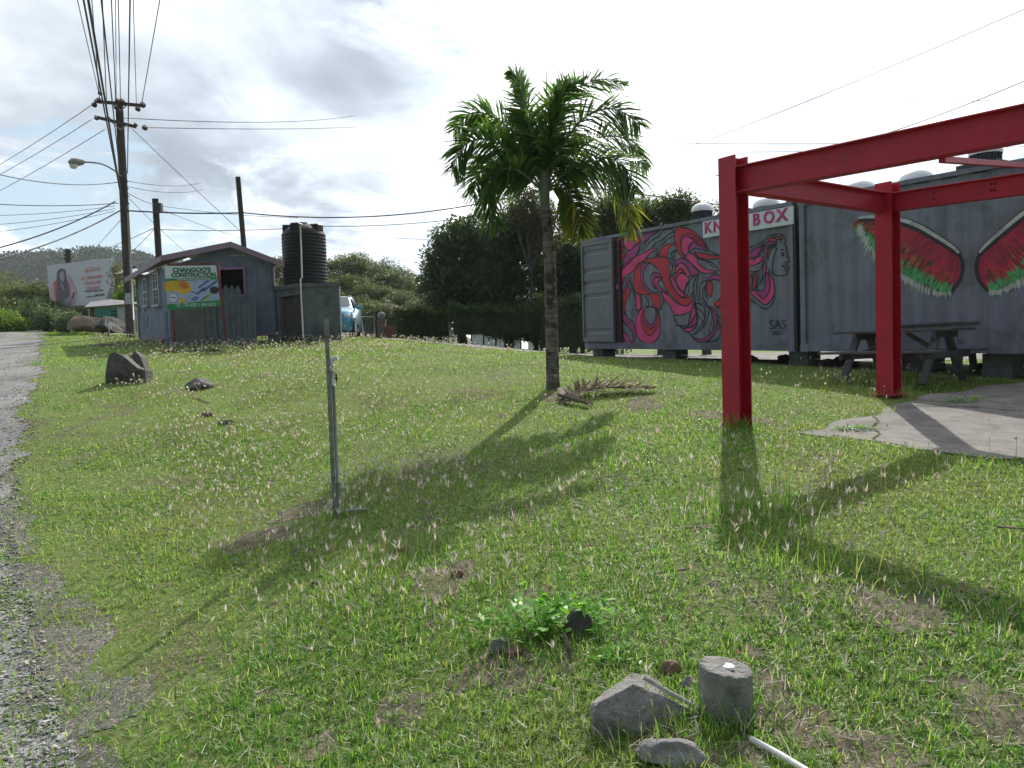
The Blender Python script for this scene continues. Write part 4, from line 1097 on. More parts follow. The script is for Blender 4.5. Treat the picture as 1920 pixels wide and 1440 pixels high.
def build_pebbles():
    rg = np.random.default_rng(31)
    ys = 1.6+rg.exponential(3.2, 26000); ys = ys[ys < 20]; X = edge_x(ys)-rg.exponential(1.0, len(ys))+.2+.25*(vn(ys, ys*0, 1.5)-.5); Y = ys
    k = (X > -.86*Y-.8); X, Y = X[k], Y[k]; n = len(X)
    r = rg.gamma(1.8, .0026, n)*(1+.06*Y); r = np.minimum(r, .02)
    base = np.array([(1, 0, -.3), (-.5, .87, -.3), (-.5, -.87, -.3), (.5, .6, .55), (-.8, 0, .5), (.4, -.7, .6)])
    fc = np.array([(0, 1, 3), (1, 4, 3), (1, 2, 4), (2, 5, 4), (2, 0, 5), (0, 3, 5), (3, 4, 5)])
    V = base[None]*(1+rg.normal(0, .25, (n, 6, 3))); a = rg.uniform(0, 6.28, n); ca, sa = np.cos(a), np.sin(a)
    Vx = V[..., 0]*ca[:, None]-V[..., 1]*sa[:, None]; Vy = V[..., 0]*sa[:, None]+V[..., 1]*ca[:, None]
    V = np.stack([Vx, Vy, V[..., 2]*.7], -1)*r[:, None, None]; V += np.stack([X, Y, hgt(X, Y)+.006+r*.2], -1)[:, None]
    Fq = (fc[None]+(np.arange(n)*6)[:, None, None]).reshape(-1, 3)
    mt = leafmat('pebbles', [(0, (.15, .15, .155)), (.5, (.27, .265, .26)), (.9, (.40, .38, .36)), (1, (.6, .57, .53))], 0, .85)
    o = npmesh('loose_gravel', V.reshape(-1, 3), Fq, mt); tag(o, kind='stuff')
build_pebbles()

# ================================================================== PALM
def frond_mesh(path, rg, L=.42, n=58, wd=.022, droop=.25, start=.12, vup=.25, fan=(-.15, .15), flat=False):
    """leaflets along a curved rachis; path = list of 3-D points"""
    P = np.array(smooth_open([tuple(p) for p in path], 10)); seg = np.linalg.norm(np.diff(P, axis=0), axis=1); cum = np.concatenate([[0], np.cumsum(seg)]); tot = cum[-1]
    V, Fq = [], []; off = 0
    for sd in (-1, 1):
        t = np.linspace(start, .995, n)+rg.normal(0, .004, n); t = np.clip(t, 0, 1)
        pos = np.stack([np.interp(t*tot, cum, P[:, i]) for i in range(3)], -1)
        pos2 = np.stack([np.interp(np.clip(t+.02, 0, 1.02)*tot, cum, P[:, i]) for i in range(3)], -1); pos0 = np.stack([np.interp((t-.02)*tot, cum, P[:, i]) for i in range(3)], -1)
        T = unit(pos2-pos0); up = np.array([0, 0, 1.]); S = np.cross(T, up)
        S = unit(S+np.array([1e-3, 0, 0])); N = unit(np.cross(S, T)); S = S*sd
        fw = .35+.75*t[:, None]+rg.normal(0, .10, (n, 1))
        ph = rg.uniform(fan[0], fan[1], (n, 1))
        if flat: ph = np.where(rg.random((n, 1)) < .86, -sd*rg.uniform(.55, 1.45, (n, 1)), ph)
        D = unit(S*np.cos(ph)+T*fw+N*(vup+np.sin(ph)))
        ln = L*(np.sin(np.pi*np.clip(t*.86+.12, 0, 1))**.55)*rg.uniform(.85, 1.1, n)
        Wd = unit(np.cross(D, N)+rg.normal(0, .25, (n, 3)))
        rows = []
        for k, q in enumerate((0, .3, .65, 1.)):
            c = pos+D*(ln*q)[:, None]; c[:, 2] -= droop*ln*q*q*rg.uniform(.7, 1.3, n)*1.0
            ww = wd*(.55, 1., .7, .06)[k]*.5
            rows += [c-Wd*ww, c+Wd*ww]
        A = np.stack(rows, 1); V.append(A.reshape(-1, 3))
        f = np.array([(0, 1, 3, 2), (2, 3, 5, 4), (4, 5, 7, 6)])
        Fq.append((off+f[None]+(np.arange(n)*8)[:, None, None]).reshape(-1, 4)); off += n*8
    return np.concatenate(V), np.concatenate(Fq), P
palm_base = gp(1037, 729)
PY = palm_base.y
palm = thing('palm_tree', 'short green palm with curved feathery fronds standing alone on the lawn', 'palm tree', palm_base)
tp = [(1037, 742, 0), (1037, 725, 0), (1036, 690, 0), (1034, 600, 0), (1031, 500, 0), (1027, 430, 0), (1022, 385, .0)]
pts = [at(x, y, PY+d) for x, y, d in tp]
tpp = smooth_open([tuple(p) for p in pts], 10)
rad = [float(np.interp(i/len(tpp), [0, .12, .25, .6, .85, 1], [.118, .108, .096, .086, .074, .066])) for i in range(len(tpp))]
rad = [r*(1+.025*math.sin(i*2.9)) for i, r in enumerate(rad)]
build(MB().tube(tpp, rad, 20), 'trunk', M_trunkpalm, palm)
cs = [at(1022, 388, PY), at(1021, 365, PY), at(1020, 340, PY), at(1020, 318, PY)]
build(MB().tube(smooth_open([tuple(p) for p in cs], 5), [.064+.012*math.sin(i/15*3.1) for i in range(16)], 16), 'crownshaft', M_shaft, palm)
# every frond: picture positions of its rachis with a depth offset in metres
fronds = [
 ([(1018,345,0),(1000,275,-.1),(986,205,-.15),(972,150,-.1),(955,132,-.05)], .34, .15, 0),
 ([(1022,340,0),(1034,270,.1),(1052,205,.2),(1085,165,.3),(1130,148,.35),(1172,160,.4)], .40, .15, 0),
 ([(1016,345,0),(975,265,.1),(930,222,.25),(885,212,.35),(850,245,.4)], .42, .4, 0),
 ([(1014,350,0),(965,290,-.15),(915,262,-.3),(872,272,-.4),(846,322,-.45)], .42, .5, 0),
 ([(1013,355,0),(965,315,.15),(922,305,.3),(895,330,.35),(888,372,.35)], .40, .5, 0),
 ([(1014,355,0),(975,322,-.25),(940,318,-.4),(915,345,-.5),(918,395,-.5),(935,425,-.5)], .36, .4, 0),
 ([(1026,345,0),(1062,262,-.1),(1105,215,-.25),(1155,205,-.35),(1200,235,-.45)], .44, .4, 0),
 ([(1026,348,0),(1075,290,.15),(1125,258,.3),(1175,262,.4),(1212,310,.5)], .42, .5, 0),
 ([(1026,352,0),(1075,315,-.15),(1125,296,-.3),(1170,312,-.4),(1192,360,-.45)], .42, .5, 0),
 ([(1026,356,0),(1072,330,.2),(1118,325,.4),(1158,350,.5),(1180,400,.55),(1182,440,.55)], .36, .4, 1),
 ([(1024,360,0),(1052,352,-.1),(1072,372,-.2),(1086,405,-.3),(1094,440,-.3)], .30, .3, 1),
 ([(1020,345,0),(1008,285,.4),(995,255,.8),(985,275,1.2)], .40, .6, 0),
 ([(1022,345,0),(1045,300,.4),(1066,272,.9),(1080,305,1.25)], .40, .6, 0),
]
rgp = np.random.default_rng(5)
fronds += [([(1016,345,0),(996,275,.2),(984,215,.3),(975,170,.4),(965,150,.45)], .42, .1, 0), ([(1024,342,0),(1030,280,-.1),(1036,220,-.2),(1046,175,-.3),(1062,150,-.35)], .40, .1, 0),
 ([(1022,345,0),(1030,260,-.2),(1042,205,-.3),(1062,170,-.4),(1095,150,-.5)], .38, .2, 0),
]
for pth, L, dr_, ty in fronds:
    P3 = [at(x, y, PY+d) for x, y, d in pth]
    V, Fq, P = frond_mesh(P3, rgp, L=L*1.34, n=118, wd=.040, droop=dr_*.6+.12, start=.12, vup=0., fan=(-1.0, .85), flat=True)
    fo = npmesh('frond', V, Fq, M_palmy if ty else M_palm, palm)
    n = len(P); mb = MB().tube([tuple(p) for p in P], [.017*(1-.85*i/n)+.002 for i in range(n)], 6)
    ra = build(mb, 'frond_stem', M_shaft, fo); 
    ra.location = (0, 0, 0); 
    fo_loc = fo.location.copy()
mb = MB().tube([tuple(at(x, y, PY)) for x, y in ((1021, 320), (1022, 250), (1024, 180), (1026, 100))], [.014, .012, .008, .002], 6)
build(mb, 'spear_leaf', M_palm, palm)
# fallen frond
fb = gp(1055, 748); ff = thing('fallen_palm_frond', 'dry brown fallen palm frond with folded sheath lying beside the palm', 'dead palm frond', fb)
def gz(px, py, dz=.03): q = gp(px, py); q.z += dz; return q
P3 = [gz(1058, 752, .05), gz(1090, 745, .08), gz(1125, 740, .09), gz(1165, 738, .08), (gz(1225, 736, .05))]
V, Fq, P = frond_mesh(P3, rgp, L=.36, n=95, wd=.024, droop=.25, start=.06, vup=.3, fan=(-.3, .9))
V[:, 2] = np.maximum(V[:, 2], hgt(V[:, 0], V[:, 1])+.015+.02*rgp.random(len(V)))
npmesh('dry_leaflets', V, Fq, M_dryfrond, ff)
build(MB().tube([tuple(p) for p in P], [.022*(1-.8*i/len(P)) for i in range(len(P))], 6), 'frond_stem', M_wood, ff)
sa, sb = gz(1052, 752, .07), gz(1108, 766, .05)
mb = MB(); d = (sb-sa).normalized(); x_ = d.cross(ZZ).normalized()
A = []
for i in range(7):
    p = sa.lerp(sb, i/6); hw = .085-.03*i/6
    for a in np.linspace(-1.2, 1.2, 7): A.append(p+x_*math.sin(a)*hw*.8+ZZ*((1-math.cos(a))*hw*.9-.02))
fs = [(i*7+k, i*7+k+1, (i+1)*7+k+1, (i+1)*7+k) for i in range(6) for k in range(6)]
mb.add(A, fs); mb.add([a+ZZ*.01+x_*0 for a in A], [tuple(reversed(f)) for f in fs])
build(mb, 'sheath', M_wood, ff)
mb = MB(); 
for i in range(5): mb.bar(gz(1050+i*2, 752+i*2, .02), gz(1046+i*3, 746-i*3, .13-.02*i), .02, .012)
build(mb, 'torn_base', M_wood, ff)

# ================================================================== FOREGROUND
sp = thing('standpipe', 'leaning grey steel post with a grey plastic water pipe and tap strapped to it', 'standpipe', gp(630, 968))
b = gp(629, 968); t_ = at(612, 596, b.y)
ax = (t_-b).normalized(); xx = ax.cross(Vector((0, 1, 0))).normalized(); xx = -xx if xx.x < 0 else xx; yy = xx.cross(ax)
M3 = Matrix((xx, yy, ax)).transposed()
mb = MB()
L_ = (t_-b).length+.1; c = b+ax*(L_/2-.1)
mb.box(c-xx*.013, (.006, .042, L_), M3); mb.box(c+yy*.018+xx*.004, (.028, .006, L_), M3); mb.box(c+xx*.0, (.02, .03, L_-.004), M3)
build(mb, 'post', M_post, sp)
def spt(f, dx=.0, dy=-.02): return b+ax*(f*(t_-b).length)+xx*dx+yy*dy
mb = MB().tube([spt(-.03, .030), spt(.35, .026), spt(.70, .026)], .0135, 12); mb.tube([spt(.0, .03), spt(.17, .028)], .0165, 12)
pp = build(mb, 'water_pipe', M_pvcg, sp)
mb = MB().tube([spt(.695, .026), spt(.78, .026)], .011, 12).tube([spt(.66, .026), spt(.735, .026)], .019, 12); build(mb, 'tee_joint', M_pvcw, sp)
mb = MB().tube([spt(.76, .026), spt(.79, .026), spt(.795, .034), spt(.80, .075)], [.018, .019, .02, .021], 12); build(mb, 'elbow', M_pvcw, sp)
mb = MB().tube([spt(.70, .03), spt(.695, .065)], .010, 10).tube([spt(.715, .055), spt(.675, .057)], .007, 8).lathe(spt(.712, .06), [(0, .0), (.016, .002), (.016, .008), (0, .01)], 12)
build(mb, 'tap', M_brass, sp)
mb = MB().tube([spt(.0, .035), gz(645, 965, .03), gz(690, 958, .018)], .012, 10); build(mb, 'ground_pipe', M_pvcg, sp)

def rel(c, px, py):  # rough local vector
    return gp(px, py)-c
cyl_b = gp(1362, 1332)
def cylmesh():
    n = 40; mb = MB(); rr = random.Random(3); V = []
    prof = [(.072, -.06), (.074, 0), (.074, .05), (.075, .10), (.075, .15), (.073, .163), (.066, .168), (.04, .166), (.0, .165)]
    for i, (r, z) in enumerate(prof):
        for k in range(n):
            a = 2*math.pi*k/n; q = r*1.28*(1+.05*mn.noise(Vector((math.cos(a)*2, math.sin(a)*2, z*12)))+.02*mn.noise(Vector((math.cos(a)*9, math.sin(a)*9, z*40))))
            V.append(cyl_b+Vector((q*math.cos(a), q*math.sin(a), z+.008*mn.noise(Vector((math.cos(a)*r*60, math.sin(a)*r*60, 3)))+(.02*math.cos(a) if z > .15 else 0)*-.6)))
    mb.add(V, [(i*n+k, i*n+(k+1) % n, (i+1)*n+(k+1) % n, (i+1)*n+k) for i in range(len(prof)-1) for k in range(n)])
    return mb
cy = thing('concrete_stub', 'short round broken concrete post stub with a pale disc on top', 'concrete post stub', cyl_b)
build(cylmesh(), 'post_stub', M_concrete, cy)
build(MB().lathe(cyl_b+Vector((.005, -.012, .168)), [(0, .006), (.022, .006), (.025, .003), (.025, -.004)], 20), 'pale_disc', M_pvcw, cy)
# wedge of concrete
wc = gp(1215, 1352)
def Q(px, py, Y, dz=0): v = at(px, py, Y); v.z += dz; return v
Y0 = wc.y
slabv = [Q(1106, 1318, Y0-.00), Q(1128, 1300, Y0+.10), Q(1185, 1260, Y0+.26), Q(1212, 1264, Y0+.26), Q(1252, 1280, Y0+.24), Q(1316, 1326, Y0+.16),
         Q(1312, 1338, Y0+.0), Q(1255, 1307, Y0-.01), Q(1188, 1286, Y0-.0), Q(1120, 1318, Y0-.06), Q(1112, 1335, Y0-.07), Q(1190, 1372, Y0-.08), Q(1270, 1378, Y0-.05)]
top_ = [0, 1, 2, 3, 4, 5, 6, 7, 8, 9]
dn_ = Vector((0, 0, -.22))
mb = MB(); V = slabv+[v+dn_ for v in slabv]
mb.add(V, [(9, 8, 7, 6, 5, 4, 3, 2, 1, 0), (9, 10, 11, 8), (8, 11, 7), (7, 11, 12, 6), (0, 10, 9), (0, 13, 23, 10), (10, 23, 24, 11), (11, 24, 25, 12), (12, 25, 19, 6), (6, 19, 18, 5), (5, 18, 17, 4), (4, 17, 16, 3), (3, 16, 15, 2), (2, 15, 14, 1), (1, 14, 13, 0)])
ws = build(mb, 'concrete_chunk', M_concrete); tag(ws, 'large grey wedge shaped broken concrete chunk beside the round stub', 'concrete chunk')
md = ws.modifiers.new('bevel', 'BEVEL'); md.width = .006; md.segments = 2
md = ws.modifiers.new('sub', 'SUBSURF'); md.subdivision_type = 'SIMPLE'; md.levels = 4; md.render_levels = 4
tx = bpy.data.textures.new('rough', 'CLOUDS'); tx.noise_scale = .05; md = ws.modifiers.new('disp', 'DISPLACE'); md.texture = tx; md.strength = .016; md.mid_level = .5; md.texture_coords = 'GLOBAL'
def grock(px, py, size, seed, mat, label, cat='rock', dz=0, rot=0, **k):
    c = gp(px, py); c.z += dz
    return rock(k.pop('name', 'rock'), c, size, seed, mat, label, cat, rot=rot, **k)
grock(1262, 1425, (.125, .07, .065), 12, M_rockl, 'flat topped grey rock at the bottom edge below the concrete wedge', rot=-.3, dz=.01, sub=4)
grock(1258, 1262, (.05, .035, .04), 13, M_rockb, 'small brown stone behind the concrete wedge', 'stone', name='stone', dz=.012)
grock(1292, 1284, (.035, .03, .03), 14, M_rockl, 'small pale stone between the brown stone and round stub', 'stone', name='stone', dz=.008)
grock(933, 1222, (.045, .03, .055), 15, M_rockl, 'grey stone leaning left of the brown stone by the weed', 'stone', name='stone', dz=.02, rot=.4)
grock(966, 1228, (.055, .035, .04), 16, M_rockb, 'rounded brown stone below the leafy weed', 'stone', name='stone', dz=.012)
grock(1085, 1188, (.075, .05, .09), 17, M_rock, 'dark rock half hidden behind the leafy weed', 'rock', dz=.02)
grock(750, 1032, (.05, .04, .03), 18, M_rockb, 'small brown stone in the palm shadow right of the standpipe', 'stone', name='stone', dz=.01)
grock(590, 1096, (.035, .03, .03), 19, M_rock, 'small dark stone at the lower edge of the palm shadow', 'stone', name='stone', dz=.01)
grock(855, 1082, (.06, .03, .04), 20, M_rockb, 'low brown stone in a bare patch below the palm shadow', 'stone', name='stone', dz=.005)
grock(372, 727, (.27, .2, .17), 22, M_rock, 'low dark rock with a pale right face in the seeding grass', dz=.03)
grock(424, 795, (.13, .08, .055), 23, M_rockl, 'small flat pale stone on the slope below the low rock', 'stone', name='stone', dz=.02)
grock(390, 780, (.09, .06, .05), 24, M_wood, 'brown lump of dead root above the small flat stone', 'root', name='dead_root', dz=.02, sharp=False)
mb = MB().tube([at(1206, 1270, Y0+.05), at(1255, 1298, Y0+.03), at(1314, 1330, Y0+.03)], [.009, .009, .007], 8)  # off-white ridge of the wedge, modelled as a separate bar
build(mb, 'pale_rim', pmat('pale_ridge_concrete', (.45, .43, .40), .85, .25, 30, bump=.4), None); bpy.data.objects['pale_rim'].name = 'concrete_ridge'; tag(bpy.data.objects['concrete_ridge'], 'off-white raised ridge along the top edge of the concrete wedge', 'pipe')
# the two standing slabs of rock
def slabrock(name, px, faces, Y, th, label, lit=M_rock):
    P = [at(x, y, Y) for x, y in faces]; zb = min(H(P[0].x, P[0].y), H(P[-1].x, P[-1].y))-.12
    mb = MB(); n = len(P)
    back_ = [p+Vector((-.03, th, -.05)) for p in P]
    low = [Vector((p.x, p.y, zb)) for p in (P[0], P[-1])]; lowb = [Vector((p.x, p.y, zb)) for p in (back_[0], back_[-1])]
    V = P+back_+low+lowb
    # front face with a bulge
    cen = sum(P, Vector())/n; cen.z = (cen.z+zb)/2+.1; cen.y -= .10; V.append(cen); ci = len(V)-1
    fs = [(i, ci, i+1) for i in range(n-1)]+[(n-1, ci, 2*n+1), (2*n+1, ci, 2*n), (2*n, ci, 0)]
    fs += [(i, i+1, n+i+1, n+i) for i in range(n-1)]+[(0, n, 2*n+2, 2*n), (n-1, 2*n+1, 2*n+3, 2*n-1), tuple([n+i for i in range(n)]+[2*n+3, 2*n+2])]
    mb.add(V, fs); o = build(mb, name, lit); tag(o, label, 'rock')
    md = o.modifiers.new('tri', 'TRIANGULATE'); md = o.modifiers.new('sub', 'SUBSURF'); md.subdivision_type = 'SIMPLE'; md.levels = 4; md.render_levels = 4
    tx = bpy.data.textures.new('rr', 'CLOUDS'); tx.noise_scale = .22; tx.noise_depth = 3; md = o.modifiers.new('d', 'DISPLACE'); md.texture = tx; md.strength = .035; md.texture_coords = 'GLOBAL'
    return o
yr = gp(225, 718).y
slabrock('standing_rock', 0, [(197, 705), (200, 682), (206, 664), (215, 660), (231, 667), (245, 679), (258, 690), (272, 693)], yr, .34, 'dark standing rock with a pale slanting top, front one of the pair')
slabrock('standing_rock', 0, [(240, 682), (243, 672), (253, 657), (263, 668), (269, 684), (272, 692)], yr+.75, .3, 'smaller pointed dark rock just behind the larger standing rock')
# white pipe in the corner
a_ = gz(1408, 1396, .02); c_ = gz(1520, 1462, .02)
tag(build(MB().tube([a_, a_.lerp(c_, .5)+Vector((0, 0, .004)), c_+(c_-a_)*.5], .0105, 12), 'plastic_pipe', M_pvcw), 'white plastic pipe lying in the grass at the bottom edge', 'pipe')
# wood stubs, twigs
def stick(name, pts, r, label, mat=M_wood, cat='stick'):
    P = [Vector(p) for p in smooth_open([tuple(p) for p in pts], 4)]
    mb = MB().tube([p+Vector((random.uniform(-.2, .2)*r, random.uniform(-.2, .2)*r, 0)) for p in P], [r*(1-.4*i/len(P))*random.uniform(.85, 1.1) for i in range(len(P))], 7, smooth=False)
    return tag(build(mb, name, mat), label, cat)
c0 = gp(1072, 1240); stick('wooden_stub', [c0-ZZ*.02, c0+Vector((-.01, 0, .06)), c0+Vector((-.03, .01, .12))], .015, 'weathered grey wooden stub standing right of the weed', M_wood, 'wooden stub')
c0 = gp(1000, 1222); stick('twig', [c0, c0+Vector((-.02, 0, .08)), c0+Vector((-.055, .0, .16))], .005, 'thin brown upright twig rising through the leafy weed')
c0 = gz(1868, 1003, .05); c1 = gz(1940, 1010, .05); sk = stick('branch', [c0, c0.lerp(c1, .5), c1, c1+(c1-c0)*.6], .008, 'dark forked dead branch at the right edge of the lawn')
stick('straw_stick', [gz(365, 745, .03), gz(378, 752, .02), gz(392, 758, .02)], .012, 'pale stick lying on the slope below the low rock', M_wood)
stick('straw_stick', [gz(440, 1063, .02), gz(475, 1060, .02), gz(510, 1055, .02)], .005, 'thin pale stick at the left tip of the palm shadow', M_wood)
# weed
def make_weed(px, py, n, spread, hgt_, label, seed, ll=.05):
    rg = np.random.default_rng(seed); c = gp(px, py)
    base = rg.normal(0, 1, (n, 2))*np.array(spread); z = rg.uniform(.02, hgt_, n)
    C = np.stack([c.x+base[:, 0], c.y+base[:, 1], c.z+z], -1); a = rg.uniform(0, 6.28, n)
    D = np.stack([np.cos(a), np.sin(a), rg.uniform(-.1, .9, n)], -1)
    V, Fq = leafquads(C, D, rg.uniform(.6, 1.2, n)*ll, rg.uniform(.35, .55, n)*ll, rg)
    t = thing('weed', label, 'weed', c); npmesh('leaves', V, Fq, M_lfweed, t)
    mb = MB()
    for i in range(0, n, max(1, n//26)): mb.tube([Vector((c.x+base[i, 0]*.5, c.y+base[i, 1]*.5, c.z)), Vector(C[i])], .0022, 4)
    build(mb, 'stems', M_lfweed, t); return t
make_weed(1030, 1190, 330, (.15, .08), .16, 'bright green leafy weed growing around the twig and dark rock', 3, .065)
make_weed(1165, 1240, 60, (.09, .05), .05, 'small green weed sprouting between the weed clump and wedge', 4, .035)
make_weed(1600, 808, 70, (.14, .05), .05, 'green weed tuft growing on the left tip of the concrete slab', 5, .05)
make_weed(1815, 755, 60, (.14, .05), .06, 'green weed tuft growing in the shaded crack of the slab', 6, .05)
# ================================================================== TREES AND SHRUBS
def crown_mesh(blobs, nclump, per, leaf, rg, clump=.5, squash=.8, zmin=None):
    """blobs: (x, y, z, rx, ry, rz). leaf clumps scattered over and inside the blobs"""
    w_ = np.array([b[3]*b[5]+b[3]*b[4] for b in blobs]); w_ = w_/w_.sum()
    C, D = [], []
    for b, k in zip(blobs, rg.multinomial(nclump, w_)):
        u = unit(rg.normal(0, 1, (k, 3))); r = rg.uniform(.45, 1.0, (k, 1))**.5*rg.uniform(.85, 1.12, (k, 1))
        c = np.array(b[:3])+u*r*np.array(b[3:]); cr = clump*rg.uniform(.55, 1.25, k)
        v = unit(rg.normal(0, 1, (k, per, 3))); rr = rg.uniform(.3, 1., (k, per, 1))**.5
        p = c[:, None]+v*rr*cr[:, None, None]*np.array([1, 1, squash])
        C.append(p.reshape(-1, 3)); D.append((v+rg.normal(0, .7, v.shape)+np.array([0, 0, -.1])).reshape(-1, 3))
    C = np.concatenate(C); D = np.concatenate(D)
    if zmin is not None: k = C[:, 2] > zmin; C, D = C[k], D[k]
    n = len(C); L = leaf*rg.uniform(.6, 1.4, n)
    return leafquads(C, D, L, L*rg.uniform(.4, .65, n), rg)
def tree(name, label, cat, base, blobs, nclump, per, leaf, mat, seed, group=None, clump=.5, trunk_r=.12, nlimb=6, stems=1, bark=None, zmin=None):
    rg = np.random.default_rng(seed); t = thing(name, label, cat, base, group)
    b3 = [(base.x+b[0], base.y+b[1], base.z+b[2], b[3], b[4], b[5]) for b in blobs]
    V, Fq = crown_mesh(b3, nclump, per, leaf, rg, clump, zmin=zmin); npmesh('crown', V, Fq, mat, t)
    mb = MB(); rr = random.Random(seed)
    if nlimb:
        for s in range(stems):
            o = Vector((rr.uniform(-.3, .3)*(stems > 1), rr.uniform(-.3, .3)*(stems > 1), -.1))
            zc = min(b[2] for b in blobs); top = Vector(base)+o+Vector((rr.uniform(-.2, .2), rr.uniform(-.2, .2), max(.4, zc*.7)))
            mb.tube([Vector(base)+o, (Vector(base)+o).lerp(top, .5)+Vector((rr.uniform(-.08, .08), 0, 0)), top], [trunk_r*1.25, trunk_r, trunk_r*.8], 9)
            for i in range(nlimb):
                b = b3[(i+s) % len(b3)]; e = Vector((b[0]+rr.uniform(-.6, .6)*b[3], b[1]+rr.uniform(-.6, .6)*b[4], b[2]+rr.uniform(-.2, .6)*b[5]))
                md_ = top.lerp(e, .5)+Vector((rr.uniform(-.2, .2), rr.uniform(-.2, .2), .1))
                mb.tube([top-Vector((0, 0, .1)), md_, e], [trunk_r*.6, trunk_r*.35, trunk_r*.12], 6)
        build(mb, 'trunk', bark or M_bark, t)
    return t
def tb(px, Y, py=None):
    """tree base: ground point at distance Y under picture column px"""
    d = at(px, 650, Y); d.z = H(d.x, d.y)-.02; return d
def blobs_px(base, L):
    """blobs given as (px, py, rx_px, rz_px, depth offset) -> metres relative to the base"""
    out_ = []
    for px, py, rx, rz, dy in L:
        c = at(px, py, base.y+dy); k = (base.y+dy)/FPX
        out_.append((c.x-base.x, dy, c.z-base.z, rx*k, max(rx*k*.8, .6), rz*k))
    return out_
big = 'dark trees behind the lawn'
def T(name, label, px, Y, L, nc, per, leaf, mat, seed, clump=.5, tr=.12, nl=6, stems=1, group=big, cat='tree', zmin=None):
    b = tb(px, Y); return tree(name, label, cat, b, blobs_px(b, L), nc, per, leaf, mat, seed, group, clump, tr, nl, stems, zmin=zmin)
T('broadleaf_tree', 'dense dark round tree rising left of the palm trunk, leftmost of the dark clump', 868, 33, [(862,490,62,62,0),(885,440,38,34,0),(835,540,46,42,-.5),(905,500,50,60,1),(870,575,55,30,.5)], 420, 110, .16, M_lfdark, 41, .55, .2, 7)
T('broadleaf_tree', 'dark tree with brown tinged leaves directly left of the palm trunk', 955, 32, [(950,450,48,40,0),(975,500,60,50,.5),(930,530,50,50,0),(990,420,34,30,0)], 380, 110, .15, M_lfdark, 42, .5, .18, 7)
T('flowering_tree', 'grey green airy tree with pink blossom behind the palm trunk', 1005, 30.5, [(1000,400,38,40,0),(1025,430,34,42,0),(965,385,26,20,0),(1000,362,22,16,0)], 170, 60, .11, M_lfbroom, 43, .45, .1, 8)
T('broadleaf_tree', 'shadowed tree between the palm trunk and the open container door', 1075, 33.5, [(1075,500,50,60,0),(1045,540,45,50,0),(1110,540,45,50,0),(1090,440,36,30,0)], 340, 110, .16, M_lfdark, 44, .5, .16, 7)
T('feathery_tree', 'feathery bamboo like tree above the open door end of the container', 1150, 30, [(1150,420,50,34,0),(1190,400,42,26,0),(1120,440,40,36,.5),(1140,385,30,16,0)], 240, 80, .11, M_lfmid, 45, .5, .1, 9, 3)
T('feathery_tree', 'feathery tree behind the container roof left of the near red column', 1245, 29, [(1245,410,48,32,0),(1285,400,34,26,0),(1210,425,40,30,.5),(1265,385,30,16,0)], 200, 80, .11, M_lfmid, 46, .45, .1, 9, 3)
T('feathery_tree', 'thin topped tree beside the roof ventilator behind the near red column', 1325, 28, [(1325,405,30,26,0),(1345,420,30,22,0),(1370,425,24,18,.4)], 70, 30, .09, M_lfmid, 47, .4, .08, 9, 2)
T('understory_shrub', 'dark shrub under the trees by the palm trunk', 1010, 31.2, [(1010,600,60,36,0),(960,600,50,34,.3)], 260, 90, .14, M_lfdark, 48, .4, .06, 4, 2, cat='shrub', group=None)
T('understory_shrub', 'dark shrub between the palm and the container door foot', 1085, 31, [(1085,600,42,42,0),(1120,590,40,46,.3)], 240, 90, .14, M_lfdark, 49, .4, .06, 4, 2, cat='shrub', group=None)
def box_leaves(name, label, cat, P0, P1, hw, h0, h1, n, leaf, mat, seed):
    rg = np.random.default_rng(seed); t_ = rg.random(n); a = Vector(P0); b = Vector(P1); d = (b-a); nn_ = Vector((-d.y, d.x, 0)).normalized()
    s = rg.uniform(-1, 1, n); z = rg.random(n)
    side = rg.random(n) < .5; s = np.where(side, np.sign(s)*rg.uniform(.85, 1.08, n), s); z = np.where(~side, rg.uniform(.85, 1.05, n), z)
    wob_ = 1+.14*np.sin(t_*23)+.10*np.sin(t_*57+1)+rg.normal(0, .06, n)
    x = a.x+d.x*t_+nn_.x*s*hw*wob_; y = a.y+d.y*t_+nn_.y*s*hw*wob_; zz_ = hgt(x, y)+h0+(h1-h0)*z*(1+.07*np.sin(t_*31)+.05*np.sin(t_*13+2))+rg.normal(0, .04, n)
    D = np.stack([nn_.x*s, nn_.y*s, z*.8], -1)+rg.normal(0, .6, (n, 3))
    L = leaf*rg.uniform(.6, 1.4, n); V, Fq = leafquads(np.stack([x, y, zz_], -1), D, L, L*.55, rg)
    base = (a+b)/2; base.z = H(base.x, base.y)
    t = thing(name, label, cat, base); npmesh('foliage', V, Fq, mat, t)
    mb = MB()
    for i in range(7):
        p = a.lerp(b, (i+.5)/7); p.z = H(p.x, p.y); mb.tube([p, p+Vector((.05, 0, (h0+h1)*.55))], [.035, .02], 6)
    mb.box((base.x, base.y, base.z+(h0+h1)/2-.05), (d.length*.94, hw*.7, (h1-h0)*.7), Matrix.Rotation(math.atan2(d.y, d.x), 3, 'Z'))
    build(mb, 'inner_branches', M_lfdark, t); return t
box_leaves('clipped_hedge', 'clipped bright green hedge at the left end by the round topped pillar', 'hedge', tb(748, 31.5), tb(848, 31), .5, .05, 1.12, 12000, .09, M_lfmid, 51)
box_leaves('clipped_hedge', 'long dark clipped hedge under the dark trees', 'hedge', tb(850, 30.8), tb(1012, 29.8), .5, .45, 1.45, 15000, .09, M_lfdark, 52)
box_leaves('clipped_hedge', 'dark hedge running behind the palm trunk to the container', 'hedge', tb(1014, 29.8), tb(1180, 28), .5, .05, 1.9, 15000, .1, M_lfdark, 53)
